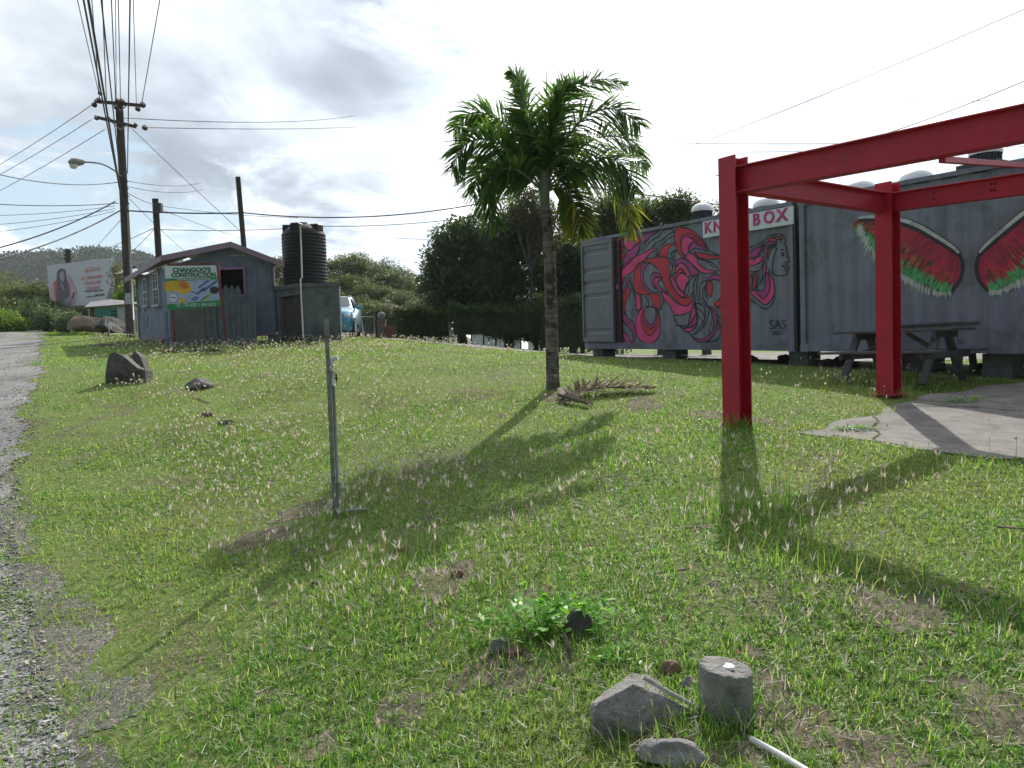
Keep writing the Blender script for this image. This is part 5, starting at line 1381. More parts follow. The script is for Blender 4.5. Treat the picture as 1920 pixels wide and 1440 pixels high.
# pale building wall glimpsed under the hedge
mb = MB(); a = tb(930, 44); mb.box(a+Vector((0, 0, .8)), (2.8, .3, 2.2)); tag(build(mb, 'white_wall', M_white), 'bright white wall glimpsed through the gap under the long dark hedge', 'wall')
mb = MB(); a = tb(1005, 44); mb.box(a+Vector((0, 0, .7)), (.9, .3, 1.7)); tag(build(mb, 'white_wall', M_white), 'narrow white wall glimpsed right of the wider one under the hedge', 'wall')
# gate, ball topped pillar, low wall and small roof
a = tb(690, 33); g = thing('wire_gate', 'low wire mesh gate with pipe frame right of the blue car', 'gate', a)
c_ = tb(703, 33); mb = MB()
d0, d1 = tb(672, 33), tb(704, 33)
mb.tube([d0+ZZ*.0, d0+ZZ*1.05], .022, 8); mb.tube([d1, d1+ZZ*1.1], .035, 8); mb.tube([d0+ZZ*1.02, d1+ZZ*1.02], .02, 8); mb.tube([d0+ZZ*.15, d1+ZZ*.15], .02, 8); build(mb, 'gate_frame', M_galv, g)
mb = MB()
for i in range(14):
    p = d0.lerp(d1, i/13); mb.tube([p+ZZ*.15, p+ZZ*1.02], .005, 4)
build(mb, 'mesh', M_galv, g)
a = tb(717, 33); pl = thing('gate_pillar', 'brown stone gate pillar topped by a pale ball', 'gate pillar', a)
mb = MB(); mb.box(a+ZZ*.40, (.34, .34, .9), bev=.01); mb.box(a+ZZ*.87, (.42, .42, .06), bev=.01); build(mb, 'shaft', M_rockb, pl)
mb = MB().lathe(a+ZZ*1.07, [(max(.001, .17*math.cos(q)), .17*math.sin(q)) for q in np.linspace(-1.57, 1.57, 12)], 20); build(mb, 'ball', M_concrete, pl)
mb = MB(); d0, d1 = tb(724, 33), tb(752, 33); mb.bar(d0+ZZ*.3, d1+ZZ*.3, .2, .7); tag(build(mb, 'low_wall', M_brick), 'low reddish wall between the ball topped pillar and the hedge', 'wall')
a = at(748, 585, 46); hz = H(a.x, a.y); hs = thing('small_house', 'small house with a pink roof corner peeping above the clipped hedge', 'house', Vector((a.x, a.y, hz)))
mb = MB(); mb.box((a.x, a.y+1.5, (hz+a.z-.4)/2), (2.6, 3, a.z-.4-hz)); build(mb, 'wall', M_kwhite, hs)
mb = MB(); mb.add([(a.x-1.6, a.y-.5, a.z-.3), (a.x+1.6, a.y-.5, a.z-.42), (a.x+1.4, a.y+3.6, a.z-.3), (a.x-1.6, a.y+3.6, a.z-.3), (a.x-.6, a.y+1.5, a.z+.6)], [(0, 1, 4), (1, 2, 4), (2, 3, 4), (3, 0, 4), (3, 2, 1, 0)]); build(mb, 'roof', M_pinkroof, hs)

# wooded slope at the centre left
def hill(name, fn, x0, x1, y0, y1, nx, ny, mat):
    X, Y = np.meshgrid(np.linspace(x0, x1, nx), np.linspace(y0, y1, ny), indexing='ij'); Z = fn(X, Y)
    idx = np.arange(nx*ny).reshape(nx, ny); Fq = np.stack([idx[:-1, :-1], idx[1:, :-1], idx[1:, 1:], idx[:-1, 1:]], -1).reshape(-1, 4)
    return tag(npmesh(name, np.stack([X, Y, Z], -1).reshape(-1, 3), Fq, mat, smooth=True), kind='structure')
M_hillsoil = pmat('wooded_slope_soil', (.05, .06, .025), .95, .3, .3)
M_farhill = pmat('far_hill_soil', (.045, .065, .05), .95, .25, .02)
def slope1(X, Y): return hgt(X, Y)-.05+5.2*np.clip((Y-46)/40, 0, 1)**1.1*np.clip((-3-X)/10, 0, 1)+0*X
hill('wooded_slope', slope1, -60, 2, 44, 100, 50, 40, M_hillsoil)
rgt = np.random.default_rng(77)
slope_trees = [ # px, Y, top py, half width px
 (512,66,482,40),(548,72,484,36),(590,70,488,40),(632,66,480,44),(655,74,478,36),(690,68,482,40),(715,72,490,34),(742,66,508,30),(765,70,505,24),(785,64,520,26),(640,56,520,40),(680,54,530,42),(720,55,535,36),(760,52,548,34),(662,48,560,34),(700,46,566,34),(738,45,572,30),(600,54,525,36),(778,46,560,26)]
words = ['tall olive', 'broad mid green', 'pale green', 'dark olive', 'bright green', 'airy grey green']
prot = {}
def proto_tree(kind):
    rg = np.random.default_rng(900+kind)
    b = [(0, 0, .64, .30, .30, .28), (.17, .05, .42, .24, .24, .26), (-.18, -.05, .44, .24, .24, .28), (.02, .1, .85, .18, .18, .14)]
    V, Fq = crown_mesh(b, 200, 70, .026, rg, .085)
    me_o = npmesh('crown', V, Fq, [M_lfolive, M_lfmid, M_lfolive][kind])
    mb = MB().tube([(0, 0, -.05), (.01, 0, .25), (0, .01, .5)], [.03, .022, .014], 7)
    for b_ in b: mb.tube([(0, 0, .3), (b_[0]*.5, b_[1]*.5, (b_[2]+.3)/2+.03), b_[:3]], [.014, .009, .004], 5)
    tk = build(mb, 'trunk', M_bark, None, recenter=False)
    return me_o, tk
protos = [proto_tree(k) for k in range(3)]
def spawn(kind, loc, h, wd, rot, name, label, cat='tree', group=None):
    t = bpy.data.objects.new(name, None); COL.objects.link(t); t.location = loc; t.scale = (wd/.5, wd/.5, h); t.rotation_euler = (0, 0, rot)
    tag(t, label, cat, group)
    for o in protos[kind]:
        c = o.copy(); COL.objects.link(c); c.parent = t
    return t
anch = ['behind the house gable', 'between the house roof and the tank', 'left of the black tank', 'right of the black tank', 'above the block stand', 'above the blue car', 'over the car roof further right', 'left of the long sky gap', 'at the right end of the slope ridge', 'against the dark trees',
        'low behind the block stand', 'directly above the blue car', 'mid slope right of the car', 'mid slope above the pillar', 'just behind the blue car', 'above the wire gate', 'above the ball topped pillar', 'low behind the tank', 'low against the dark tree edge']
for i, (px, Y, py, hw) in enumerate(slope_trees):
    top = at(px, py, Y); zb = float(slope1(np.array(top.x), np.array(top.y)))
    spawn(i % 3, (top.x, top.y, zb-.2), (top.z-zb)+.3, hw*Y/FPX*2.1, i*1.7, 'hillside_tree', words[[3, 0, 2, 1, 5, 0, 2, 4, 3, 5, 1, 3, 0, 4, 1, 5, 2, 0, 4][i]]+' tree on the slope '+anch[i], 'tree', 'trees on the wooded slope')
# far hill and its forest
def hillz(X, Y):
    px = 960+FPX*X/Y
    prof_ = np.interp(px, [-400, -100, 0, 60, 120, 200, 260, 330, 450, 700], [505, 503, 492, 487, 484, 480, 486, 500, 540, 640])
    ridge = EYE+((684-.03*px)-prof_)/FPX*420
    return np.where(Y < 420, 3+(ridge-3)*np.clip((Y-260)/160, 0, 1)**.9, ridge-(Y-420)*.25)
hill('far_hill', hillz, -420, -40, 250, 560, 70, 40, M_farhill)
def hillz2(X, Y):
    px = 960+FPX*X/Y
    prof_ = np.interp(px, [-300, -60, 0, 50, 90, 130, 200, 260], [500, 508, 518, 545, 575, 600, 640, 670])
    ridge = EYE+((684-.03*px)-prof_)/FPX*190
    return np.where(Y < 190, 1.2+(ridge-1.2)*np.clip((Y-110)/80, 0, 1)**.9, ridge-(Y-190)*.2)
hill('near_hill', hillz2, -240, -60, 105, 240, 50, 30, M_hillsoil)
def forest(name, fn, x0, x1, y0, y1, n, size, mat, seed, leaves=26):
    rg = np.random.default_rng(seed); X = rg.uniform(x0, x1, n); Y = rg.uniform(y0, y1, n); px = 960+FPX*X/Y
    k = (px > -500) & (px < 700); X, Y = X[k], Y[k]; Z = fn(X, Y); n = len(X)
    s = size*rg.uniform(.6, 1.4, n); u = unit(rg.normal(0, 1, (n, leaves, 3))); u[..., 2] = np.abs(u[..., 2])
    C = np.stack([X, Y, Z], -1)[:, None]+u*s[:, None, None]*np.array([1, 1, .9]); C = C.reshape(-1, 3); m_ = len(C)
    L = np.repeat(s, leaves)*rg.uniform(.16, .34, m_)
    V, Fq = leafquads(C, u.reshape(-1, 3)+rg.normal(0, .6, (m_, 3)), L, L*.7, rg)
    return tag(npmesh(name, V, Fq, mat), kind='stuff')
M_lffar = leafmat('far_forest_hazed_leaves', [(0, (.022, .045, .03)), (.6, (.035, .065, .04)), (1, (.06, .095, .05))], .15, .7, .02, (.05, .075, .04), .5)  # bluish haze tint is mixed into these leaf colours
M_lfnearh = leafmat('near_hill_leaves', [(0, (.045, .075, .02)), (.6, (.09, .13, .035)), (1, (.14, .17, .05))], .25, .7, .05, (.12, .13, .05), .5)
forest('far_forest', hillz, -420, -60, 262, 440, 3800, 4.2, M_lffar, 61, 90)
forest('near_forest', hillz2, -235, -62, 112, 200, 1900, 2.5, M_lfnearh, 62, 80)
# small pale roofs on the hillside
for px, py, Y, wd, lab, mt_ in ((48, 555, 150, 2.4, 'pale flat roof of a small house among trees at the far left', M_white), (12, 570, 120, 3.6, 'low house with pink roof at the left edge behind the bushes', M_pinkroof)):
    a = at(px, py, Y); hz = min(float(hillz2(np.array(a.x), np.array(a.y))) if Y > 105 else H(a.x, a.y), a.z-1.5)
    hs = thing('hillside_house', lab, 'house', Vector((a.x, a.y, hz)))
    mb = MB(); mb.box((a.x, a.y+2, (hz+a.z)/2-.2), (wd*1.6, 4, max(.8, a.z-hz-.4))); build(mb, 'wall', M_kwhite, hs)
    mb = MB(); mb.add([(a.x-wd, a.y-.4, a.z-.3), (a.x+wd, a.y-.4, a.z-.45), (a.x+wd, a.y+4.4, a.z-.3), (a.x-wd, a.y+4.4, a.z-.3), (a.x-wd*.6, a.y+2, a.z+.45), (a.x+wd*.6, a.y+2, a.z+.4)], [(0, 1, 5, 4), (1, 2, 5), (2, 3, 4, 5), (3, 0, 4), (3, 2, 1, 0)]); build(mb, 'roof', mt_, hs)

# roadside bushes on the left
def B(label, px, Y, L, nc, per, leaf, mat, seed, clump=.3, nl=4, name='roadside_bush'):
    b = tb(px, Y); return tree(name, label, 'bush', b, blobs_px(b, L), nc, per, leaf, mat, seed, 'bushes along the left road', clump, .06, nl, 2)
B('bright yellow green bush at the left edge beside the road', 10, 33, [(5,605,32,22,0),(30,612,18,12,0)], 90, 55, .10, M_lfbright, 71)
B('tall green bush behind the bright one at the left edge', 15, 37, [(10,590,30,18,0),(-20,595,30,22,0)], 80, 55, .11, M_lfmid, 72)
for i, (px, q) in enumerate(((-60, 'outside the left edge'), (-5, 'at the left picture edge'), (38, 'below the pale flat roof'), (80, 'touching the billboard left side'))):
    B('leafy green bush in the field row '+q, px, 45, [(px,586,36,24,0),(px+22,592,28,20,0)], 120, 60, .15, (M_lfmid, M_lfolive)[i % 2], 170+i)
B('dark rounded tree like bush left of the billboard', 62, 36, [(60,590,26,26,0),(45,605,20,20,0),(80,600,18,20,0)], 120, 60, .11, M_lfdark, 73)
B('dark bush with orange tips under the billboard left corner', 92, 34, [(92,602,26,24,0),(110,612,18,16,0)], 100, 55, .10, M_lfdark, 74)
B('dark clipped bush between the billboard and the big boulders', 132, 31, [(132,606,18,18,0)], 70, 60, .09, M_lfdark, 75)
B('low green weeds along the far verge before the boulders', 120, 29.3, [(110,632,20,5,0),(150,630,20,4,0)], 50, 40, .09, M_lfbright, 76, .15, 0)
B('bright green vine bush right of the utility pole base', 256, 40, [(248,555,16,28,0),(262,600,10,20,0),(235,560,16,16,0)], 100, 50, .11, M_lfbright, 77)
for i, (px, Y, py, hw) in enumerate([(-60, 60, 532, 50), (0, 64, 536, 48), (45, 60, 534, 46), (85, 66, 538, 44), (130, 62, 540, 40), (185, 66, 540, 40), (222, 72, 540, 36), (270, 66, 552, 34), (320, 62, 556, 34), (370, 66, 552, 34), (430, 62, 540, 34), (480, 60, 520, 34)]):
    top = at(px, py, Y); zb = H(top.x, top.y)
    spawn((i+1) % 3, (top.x, top.y, zb-.4), (top.z-zb)+.5, hw*Y/FPX*2.4, i*2.3, 'background_tree', 'bushy tree in the row '+['beyond the left edge', 'at the far left over the road', 'left of the pale flat roof', 'at the billboard left corner', 'behind the billboard centre', 'behind the billboard right half', 'left of the utility pole', 'right of the utility pole', 'behind the house left windows', 'behind the construction sign', 'behind the house ridge', 'behind the house right eave'][i], 'tree', 'row of trees behind the houses')
for a_ in protos:
    for o in a_: bpy.data.objects.remove(o)
# ================================================================== HOUSE, SIGN, TANK
def quadwall(mb, a, b, z0a, z1a, z0b, z1b, th, mi=0):
    """upright wall between plan points a and b"""
    a = Vector((a[0], a[1], 0)); b = Vector((b[0], b[1], 0)); d = (b-a).normalized(); n = Vector((-d.y, d.x, 0))*th
    P = [a+ZZ*z0a, b+ZZ*z0b, b+ZZ*z1b, a+ZZ*z1a]
    mb.add(P+[p+n for p in P], [(0, 1, 2, 3), (7, 6, 5, 4), (0, 4, 5, 1), (1, 5, 6, 2), (2, 6, 7, 3), (3, 7, 4, 0)], mi)
HY = 22.4
fl = at(316, 560, HY); fr = at(516, 560, HY)
kb = HY*174/157
bl = at(258, 560, kb); br = Vector((fr.x+(bl.x-fl.x), fr.y+(bl.y-fl.y)*1.0, 0))
zf = at(316, 628, HY).z; zfr = zf-.0
zt = at(316, 500, HY).z; ztr = at(516, 497, HY).z; zap = at(433, 462, HY).z
apx = at(433, 462, HY).x
house = thing('wooden_house', 'blue grey wooden house on low blocks with mauve barge boards and a dark front opening', 'house', Vector(((fl.x+fr.x)/2, HY, H(fl.x, HY))))
th = .08
# front gable wall built around the opening
o1 = at(412, 506, HY); o2 = at(456, 506, HY); oz1 = o1.z; oz0 = at(412, 552, HY).z
def gz_top(x):
    return zt+(zap-zt)*(x-fl.x)/(apx-fl.x) if x < apx else ztr+(zap-ztr)*(fr.x-x)/(fr.x-apx)
mb = MB(); y0 = HY
def fpanel(x0, x1, za, zb_, zc=None, zd=None):
    zc = zb_ if zc is None else zc
    P = [Vector((x0, y0, za)), Vector((x1, y0, za)), Vector((x1, y0, zc)), Vector((x0, y0, zb_))]
    mb.add(P+[p+Vector((0, th, 0)) for p in P], [(0, 1, 2, 3), (7, 6, 5, 4), (0, 4, 5, 1), (1, 5, 6, 2), (2, 6, 7, 3), (3, 7, 4, 0)])
fpanel(fl.x, o1.x, zf, gz_top(fl.x), gz_top(o1.x)); fpanel(o1.x, o2.x, zf, oz0)
fpanel(o1.x, apx, oz1, gz_top(o1.x), gz_top(apx)); fpanel(apx, o2.x, oz1, gz_top(apx), gz_top(o2.x)); fpanel(o2.x, fr.x, zf, gz_top(o2.x), gz_top(fr.x))
# vertical board battens, very thin
x = fl.x+.2
while x < fr.x:
    if not (o1.x-.04 < x < o2.x+.04): mb.box((x, y0-.004, (zf+gz_top(x)-.06)/2), (.012, .008, gz_top(x)-zf-.08))
    x += .3
build(mb, 'front_wall', M_house, house)
mb = MB(); quadwall(mb, bl, fl, zf, zt-.02, zf, zt-.02, th)
quadwall(mb, fr, br, zf, ztr-.02, zf, ztr-.02, th); quadwall(mb, br, bl, zf, zt-.02, zf, zt-.02, th)
build(mb, 'side_walls', M_house, house)
mb = MB(); P = [Vector((p.x, p.y, zf)) for p in (fl, fr, br, bl)]; mb.prism(P, (0, 0, -.09)); build(mb, 'floor', M_housetrim, house)
mb = MB(); mb.prism([Vector((o1.x-.5, y0+.9, zf+.02)), Vector((o2.x+.5, y0+.9, zf+.02)), Vector((o2.x+.5, y0+.9, zt)), Vector((o1.x-.5, y0+.9, zt))], (0, .03, 0)); build(mb, 'interior_shade_sheet', M_dark, house)  # near-black sheet gives the opening its interior shade by colour
# opening trim
mb = MB()
mb.box(((o1.x+o2.x)/2, y0-.018, oz1+.03), (o2.x-o1.x+.12, .03, .05)); mb.box((o2.x+.03, y0-.018, (oz1+oz0)/2-.02), (.05, .03, oz1-oz0))
build(mb, 'opening_trim', M_pinktrim, house)
mb = MB(); c = at(513, 520, HY); mb.box((fr.x-.03, y0-.016, (at(515, 505, HY).z+at(515, 532, HY).z)/2+.02), (.07, .028, .5)); build(mb, 'corner_trim', M_pinktrim, house)
mb = MB(); c = at(445, 479, HY); mb.box((c.x, y0-.012, c.z), (.45, .02, .02)); build(mb, 'vent_strip', M_wframe, house)
# roof: ridge follows the side wall direction
dside = Vector((bl.x-fl.x, bl.y-fl.y, 0)); dn2 = dside.normalized()
over = .38
pf = [at(304, 481, HY-over), at(433, 455, HY-over), at(533, 493, HY-over)]
back = dside*1.16
eb = at(235, 523, kb+.05)
LB_ = [Vector(eb), pf[1]+back, pf[2]+back]
mb = MB()
for a, b, c, d in ((pf[0], pf[1], LB_[1], LB_[0]), (pf[1], pf[2], LB_[2], LB_[1])):
    P = [a, b, c, d]; mb.add([p-ZZ*.02 for p in P]+[p+ZZ*.02 for p in P], [(0, 1, 2, 3), (7, 6, 5, 4), (0, 4, 5, 1), (1, 5, 6, 2), (2, 6, 7, 3), (3, 7, 4, 0)])
build(mb, 'roof', M_roofm, house)
def board(name, a, b, h_, m_, th_=.03):
    n = Vector((0, -1, 0)) if abs((b-a).y) < .3 else Vector((-dn2.y, dn2.x, 0)) 
    P = [a+ZZ*.03, b+ZZ*.03, b-ZZ*h_, a-ZZ*h_]; mb = MB()
    mb.add([p+n*.0 for p in P]+[p+n*th_ for p in P], [(0, 1, 2, 3), (7, 6, 5, 4), (0, 4, 5, 1), (1, 5, 6, 2), (2, 6, 7, 3), (3, 7, 4, 0)]); build(mb, name, m_, house)
board('barge_board', pf[0]-Vector((0, .003, 0)), pf[1]-Vector((0, .003, 0)), .13, M_roof); board('barge_board', pf[1]-Vector((0, .003, 0)), pf[2]-Vector((0, .003, 0)), .13, M_roof)
board('fascia', LB_[0], pf[0], .12, M_roof)
# windows in the left wall
sw = (Vector((fl.x, fl.y, 0))-Vector((bl.x, bl.y, 0))); Ls_ = sw.length; sd = sw.normalized(); sn = Vector((sd.y, -sd.x, 0))
def sidept(px, py, out_=.0):
    d = raydir(px, py); o = Vector((0, 0, EYE)); k = (Vector((bl.x, bl.y, 0))+sn*out_-o).dot(sn)/d.dot(sn); return o+d*k
def louvre(pxa, pxb, pya, pyb):
    a = sidept(pxa, pya, .01); b = sidept(pxb, pyb, .01); s0 = (a-bl).dot(sd); s1 = (b-bl).dot(sd)
    bl0 = Vector((bl.x, bl.y, 0))
    def bx(mb, u0, u1, z0, z1, t_, o_=.0):
        P = [bl0+sd*u0+sn*o_+ZZ*z0, bl0+sd*u1+sn*o_+ZZ*z0, bl0+sd*u1+sn*o_+ZZ*z1, bl0+sd*u0+sn*o_+ZZ*z1]
        mb.add(P+[p+sn*t_ for p in P], [(3, 2, 1, 0), (4, 5, 6, 7), (0, 1, 5, 4), (1, 2, 6, 5), (2, 3, 7, 6), (3, 0, 4, 7)])
    z1, z0 = a.z, b.z; mb = MB()
    bx(mb, s0, s0+.05, z0, z1, .05); bx(mb, s1-.05, s1, z0, z1, .05); bx(mb, s0, s1, z1-.05, z1, .052); bx(mb, s0-.05, s1+.05, z0-.03, z0+.03, .09); bx(mb, s0, s1, (z0+z1)/2-.03, (z0+z1)/2+.03, .051)
    bx(mb, (s0+s1)/2-.015, (s0+s1)/2+.015, z0, z1, .045); bx(mb, s0, s1, z0*.25+z1*.75-.012, z0*.25+z1*.75+.012, .04); bx(mb, s0, s1, z0*.75+z1*.25-.012, z0*.75+z1*.25+.012, .04)
    wv = build(mb, 'window', M_wframe, house)
    mb = MB(); bx(mb, s0+.03, s1-.03, z0+.02, z1-.03, .015, .003); build(mb, 'pane', M_pane, wv)
louvre(269, 279, 523, 573); louvre(287, 301, 513, 572)
# dark stain of scribbles on the side wall and the brown patch
for i in range(9):
    a = sidept(263+random.uniform(0, 12), 572+random.uniform(0, 38), .006); b = a+sd*random.uniform(-.35, .35)+ZZ*random.uniform(-.3, .3)
    mb = MB(); mb.bar(a, b, .012, .02); build(mb, 'scribble', M_sblack, house)
# stilts
for px, Y in ((270, kb-.1), (297, 23.3), (318, HY+.15), (420, HY+.15), (512, HY+.2), (350, 24.6)):
    p = at(px, 640, Y); zg = H(p.x, p.y); mb = MB(); mb.box((p.x, p.y, (zg+zf)/2-.07), (.22, .22, zf-zg-.04)); build(mb, 'block_footing', M_concrete, house)
# fence of pointed boards in front of the house
FYn = 21.7
fc_a = at(322, 640, FYn); fence = thing('board_fence', 'grey board fence with plywood sheet and pointed pickets in front of the house', 'fence', Vector((at(400, 640, FYn).x, FYn, H(at(400, 640, FYn).x, FYn))))
def gfx(px, Y): p = at(px, 640, Y); return p.x, H(p.x, Y)
xa, zg = gfx(330, FYn); xb, _ = gfx(386, FYn)
mb = MB(); zt_ = at(350, 578, FYn).z; mb.box(((xa+xb)/2, FYn, (zg-.05+zt_)/2), (xb-xa, .02, zt_-zg+.05)); build(mb, 'plywood_sheet', M_fenceb, fence)
def picket(px0, px1, pytop, pyb=647, point=True, Y=FYn, name='picket', m_=M_fence):
    x0 = at(px0, 600, Y).x; x1 = at(px1, 600, Y).x; zt = at(px0, pytop, Y).z; zg = H(x0, Y)-.06; xm = (x0+x1)/2
    P = [Vector((x0, Y-.02, zg)), Vector((x1, Y-.02, zg)), Vector((x1, Y-.02, zt-(.13 if point else 0)))]+([Vector((xm, Y-.02, zt))] if point else [])+[Vector((x0, Y-.02, zt-(.13 if point else 0)))]
    mb = MB(); mb.prism(P, (0, .022, 0)); build(mb, name, m_, fence)
for i, (a, b, t_) in enumerate([(387, 396, 578), (397, 406, 577), (409.5, 420, 534), (421.3, 431.5, 533), (432.8, 442.5, 534), (443.8, 453.5, 535)]): picket(a, b, t_, point=i > 1)
for i, (a, b, t_) in enumerate([(455, 463.5, 569), (464.6, 473, 562), (474, 480.5, 571)]): picket(a, b, t_, point=False)
mb = MB(); xa, _ = gfx(386, FYn); xb, _ = gfx(481, FYn)
for zz_ in (.35, .95): mb.box(((xa+xb)/2, FYn+.03, H(xa, FYn)+zz_), (xb-xa, .05, .06))
build(mb, 'rail', M_fence, fence)
# thin blue post left of the sign
xa, zg = gfx(314, 21.3); mb = MB(); mb.box((xa, 21.3, zg+.45), (.07, .05, 1.0)); tag(build(mb, 'wooden_post', M_house), 'short blue painted post left of the construction sign', 'post')
# construction sign
SY_ = 21.0
sgn = thing('construction_sign', 'construction company sign in a rusty red frame before the house', 'sign', Vector((at(370, 640, SY_).x, SY_, H(at(370, 640, SY_).x, SY_))))
def sp_(px, py, off=0.): p = at(px, py, SY_); return Vector((p.x, SY_+off, p.z))
mb = MB(); mb.bar(sp_(316, 494), sp_(329, 655), .055, .05, up=Vector((0, 1, 0))); build(mb, 'post', M_redpost, sgn)
mb = MB(); mb.bar(sp_(408, 494), sp_(425, 652), .055, .05, up=Vector((0, 1, 0))); build(mb, 'post', M_redpost, sgn)
mb = MB(); mb.bar(sp_(316, 496), sp_(408, 494), .05, .045, up=Vector((0, 1, 0))); build(mb, 'top_rail', M_redpost, sgn)
for a in (329, 425):
    q = sp_(a, 650); mb = MB(); mb.box((q.x, SY_, H(q.x, SY_)+.04), (.16, .16, .2), bev=.01); build(mb, 'footing', M_concrete, sgn)
SC = [(309, 499), (406, 498), (414, 573), (316, 582)]   # board corners in the picture
def sq(u, v, off=-.03):
    a = sp_(*SC[0]).lerp(sp_(*SC[1]), u); b = sp_(*SC[3]).lerp(sp_(*SC[2]), u); p = a.lerp(b, v); p.y = SY_+off; return p
def spoly(pts, mt, name, off=-.035, th_=.002, par=None):
    P = [sq(u, v, off) for u, v in pts]; mb = MB(); mb.prism(P, (0, th_, 0)); return build(mb, name, mt, par or board_)
mb = MB(); mb.prism([sq(0, 0, -.03), sq(0, 1, -.03), sq(1, 1, -.03), sq(1, 0, -.03)], (0, .02, 0)); board_ = build(mb, 'board', M_signw, sgn)
spoly([(0, .285), (1, .285), (1, .35), (0, .35)], M_sgreen, 'green_band'); spoly([(0, .86), (1, .86), (1, 1), (0, 1)], M_sgreen, 'green_band')
spoly([(0, .352), (1, .352), (1, .858), (0, .858)], M_slblue, 'picture', -.034)
spoly(smooth_closed([(.0, .36), (.40, .36), (.46, .48), (.50, .55), (.40, .64), (.30, .66), (.18, .58), (0, .56)]), M_syellow, 'helmet', -.0375)
spoly(smooth_closed([(.27, .37), (.40, .37), (.44, .50), (.36, .54), (.28, .50)]), M_sorange, 'helmet', -.040)
spoly(smooth_closed([(.24, .78), (.30, .74), (.34, .80), (.30, .855), (.22, .855)]), M_syellow, 'picture_detail', -.0375)
for a, b, c, d in (((.60, .52), (.80, .36), (.86, .36), (.64, .54)), ((.68, .60), (.98, .36), (1.0, .40), (.72, .63)), ((.55, .68), (.72, .52), (.76, .53), (.60, .70)), ((.45, .80), (.56, .72), (.58, .74), (.47, .83)), ((.50, .84), (.60, .74), (.62, .76), (.53, .85)), ((.48, .60), (.58, .64), (.58, .66), (.47, .62)), ((.62, .84), (.72, .76), (.98, .60), (.66, .85))):
    spoly([a, b, c, d], M_sblue, 'picture_detail', -.0375)
spoly([(.66, .84), (.84, .68), (.88, .70), (.70, .855)], M_slime, 'picture_detail', -.040)
spoly(smooth_closed([(.84, .56), (.92, .52), (1.0, .56), (.99, .66), (.92, .70), (.85, .67)]), M_sblack, 'picture_detail', -.040)
cc = [(.12+.085*math.cos(a), .73+.11*math.sin(a)) for a in np.linspace(0, 6.28, 24)[:-1]]; spoly(cc, M_sblue, 'round_seal', -.0375)
cc = [(.12+.078*math.cos(a), .73+.10*math.sin(a)) for a in np.linspace(0, 6.28, 24)[:-1]]; spoly(cc, M_signw, 'round_seal', -.040)
XD = (sp_(*SC[1])-sp_(*SC[0])); XD.y = 0
def st(s_, u, v, size, mt, bold=.008, sx=1., al='CENTER', off=-.042): return text(s_, size, mt, 'lettering', board_, sq(u, v, off), XD, ZZ, .003, bold, sx, al)
st("CHANGOO'S", .52, .145, .165, M_sdgreen, .006, 1.06); st('CONSTRUCTION', .55, .265, .165, M_sdgreen, .006, .93)
st('BUILDING AND RENOVATIONS', .55, .34, .065, M_signw, .001, 1.0, off=-.038)
st('TEL: 725-6507 / 404-5573', .53, .965, .125, M_signw, .0, .85, off=-.038); st('DESIGN', .12, .735, .05, M_sblue, .001, .9, off=-.043)
# flat boards lying before the sign
p = gz(360, 658, .02); mb = MB(); mb.box(p, (1.3, .5, .03), Matrix.Rotation(.1, 3, 'Z')); tag(build(mb, 'plank', M_wood), 'flat weathered boards lying in the grass before the construction sign', 'board')
p = gz(205, 648, .02); mb = MB(); mb.box(p, (1.0, .45, .04), Matrix.Rotation(.1, 3, 'Z')); tag(build(mb, 'concrete_cover', M_rockl), 'flat pale concrete cover in the grass left of the house', 'cover')
# block stand and tank
BY_ = 21.6
bs = thing('block_stand', 'grey concrete block stand with dark opening carrying the black tank', 'tank stand', Vector((at(578, 640, BY_).x, BY_, H(at(578, 640, BY_).x, BY_))))
x1, x2 = at(565, 600, BY_).x, at(638, 600, BY_).x; zb_ = H(x1, BY_)-.1; ztp = at(600, 530, BY_).z
sdv = Vector((-.27, 1, 0)); q0 = at(520, 600, BY_+.75)
A_, B_p = Vector((x1, BY_, 0)), Vector((x2, BY_, 0)); C_p = B_p+sdv*2.1; D_p = Vector((q0.x, BY_+.75, 0)); E_p = D_p+sdv*1.35
zc = ztp-.115
mb = MB(); quadwall(mb, A_, B_p, zb_, zc, zb_, zc, .18); build(mb, 'front_wall', M_block, bs)
mb = MB(); quadwall(mb, B_p+sdv*.19, C_p, zb_, zc, zb_, zc, .18); build(mb, 'side_wall', M_block, bs)
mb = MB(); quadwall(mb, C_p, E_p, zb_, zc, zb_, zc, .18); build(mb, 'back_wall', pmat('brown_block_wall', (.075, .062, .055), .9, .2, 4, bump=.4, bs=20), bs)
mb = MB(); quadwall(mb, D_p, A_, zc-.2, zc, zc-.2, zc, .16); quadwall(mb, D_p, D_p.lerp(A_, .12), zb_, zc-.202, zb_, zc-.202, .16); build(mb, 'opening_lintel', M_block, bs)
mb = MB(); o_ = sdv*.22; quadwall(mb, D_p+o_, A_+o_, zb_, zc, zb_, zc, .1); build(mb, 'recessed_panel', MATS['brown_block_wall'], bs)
mb = MB(); quadwall(mb, E_p, D_p, zb_, zc, zb_, zc, .16); build(mb, 'side_wall', M_block, bs)
mb = MB(); o_ = Vector((0, -.04, 0)); mb.prism([p+ZZ*(zc+.003)+o_ for p in (A_, B_p+Vector((.04, 0, 0)), C_p+Vector((.04, .05, 0)), E_p+Vector((-.04, .05, 0)), D_p+Vector((-.05, 0, 0)))], (0, 0, .11)); build(mb, 'top_slab', M_block, bs)
tb_ = Vector((at(573, 528, BY_+.85).x, BY_+.85, ztp+.004)); rt = at(614, 500, BY_+.85).x-at(573, 500, BY_+.85).x-.01; htk = 1.50
tank = thing('water_tank', 'black ribbed plastic water tank with domed top standing on the block stand', 'water tank', tb_)
